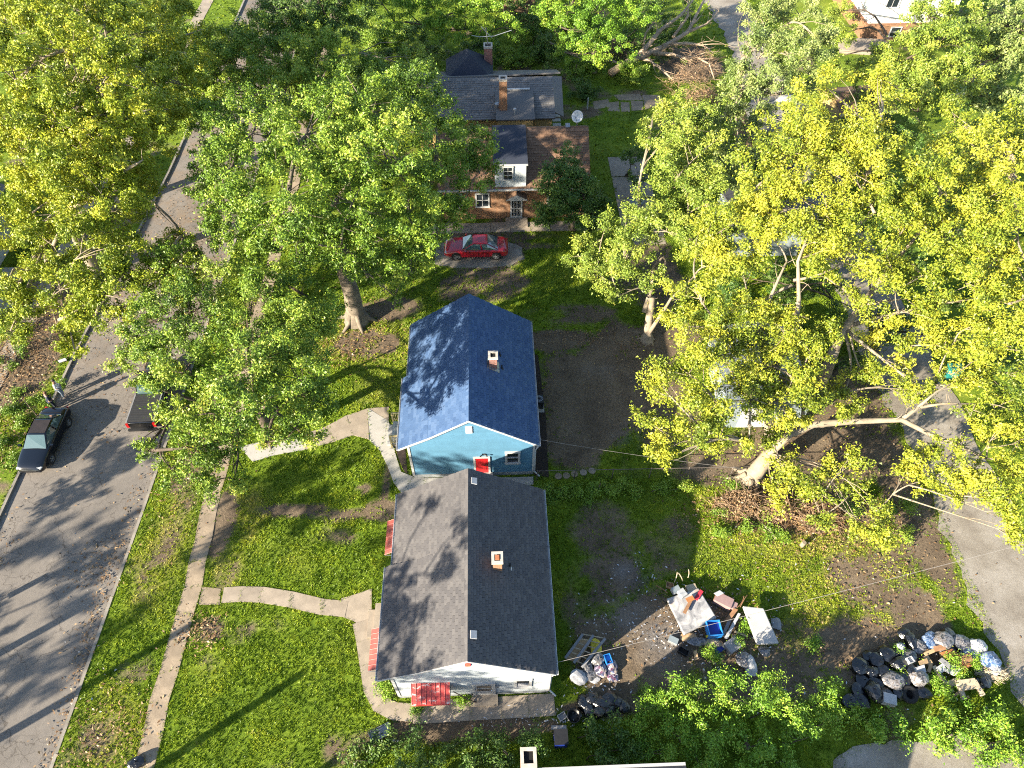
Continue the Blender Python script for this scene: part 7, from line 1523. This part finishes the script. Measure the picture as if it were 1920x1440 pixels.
p = at(258, 1432); bag('rubbish_bag', 'lone black bag on the sidewalk at the bottom edge', (p.x, p.y, .03), .34, 'bag_black', None)
p = at(1193, 380); bp = thing('paddling_pool', 'pale blue round paddling pool on the drive', 'paddling pool', p)
MB().lathe((p.x, p.y, .03), [(.5, 0), (.62, .03), (.66, .14), (.58, .2), (.52, .12), (.0, .09)], 22).build('ring', M['pale_wall'], bp, smooth=True)
p = at(1780, 706); tb = thing('teal_bin', 'teal plastic bin beneath the right hand trees', 'bin', p)
MB().prism([(p.x - .4, p.y - .3), (p.x + .4, p.y - .3), (p.x + .4, p.y + .3), (p.x - .4, p.y + .3)], 0, .9).build('tub', M['teal_plastic'], tb); MB().box((p.x, p.y, .94), (.9, .7, .07), rx=.08).build('lid', M['teal_plastic'], tb)
for (u, v, lb, sx) in ((1484, 185, 'white sheet hung beyond the yellow maple', 1.4), (1500, 195, 'second white sheet beside the first one', 1.0), (1805, 165, 'white vehicle cover glimpsed through the right trees', 1.6)):
    p = at(u, v, .8); bag('tarpaulin', lb, (p.x, p.y, .0), .9, 'white_cloth', 'white covers in the far yards', (sx, .8, .7), 'tarpaulin', tie=False)
p = at(118, 670); flat('plank', 'short white plank on the far bank by the leaf litter', 'plank', [(108, 676, .15), (122, 671, .2), (125, 675, .2), (111, 680, .15)], .05, 'white_plastic', None, bevel=0)
p = at(1487, 1030); lg = thing('log', 'cut log standing at the edge of the brush heap', 'log', at(1503, 1023)); p = at(1503, 1023); MB().tube([(p.x, p.y, -.02), (p.x + .03, p.y, .42)], [.13, .12], 10).build('trunk', M['bark_pale'], lg)
tag(MB().tube([at(1433, 985, .15), at(1446, 998, .2), at(1455, 1010, .12)], [.06, .07, .08], 7).build('log', M['bark_pale'], origin=at(1446, 998)), 'thin pale log lying below the brush heap', 'log')
# small litter
n = 520; LX, LY = [], []
for (u, v, su, sv, k) in ((1210, 1090, 40, 25, 40), (1250, 1180, 55, 40, 170), (1350, 1210, 60, 30, 110), (1130, 1170, 40, 25, 40), (1400, 1130, 50, 50, 40), (1110, 1290, 40, 12, 40), (990, 1355, 90, 8, 60), (1060, 1340, 40, 10, 30), (1700, 1280, 70, 40, 50), (1500, 1030, 120, 40, 30), (200, 1250, 60, 120, 16), (180, 1120, 40, 60, 10), (1460, 1230, 60, 40, 30), (1620, 1080, 90, 40, 16)):
    for _ in range(k):
        q = at(random.gauss(u, su), random.gauss(v, sv)); LX.append(q.x); LY.append(q.y)
LX, LY = np.array(LX), np.array(LY); V = flat_leaves(LX, LY, .07, np.where((LX > kerb_l(LY)) & (LX < kerb_r(LY)), -.09, .05)); o_sc = rng.uniform(.5, 1.3, len(LX))
m, nt, b = new_mat('litter'); nt.links.new(ramp(nt, [(0, (.10, .09, .085)), (.35, (.30, .29, .28)), (.6, (.48, .48, .50)), (.85, (.40, .44, .50)), (1, (.30, .16, .08))], attr(nt, 'tint')), b.inputs['Base Color']); b.inputs['Roughness'].default_value = .6
tag(big_mesh('litter', V, 4, rng.random(len(LX)), m), kind='stuff', label='scattered scraps of pale litter')
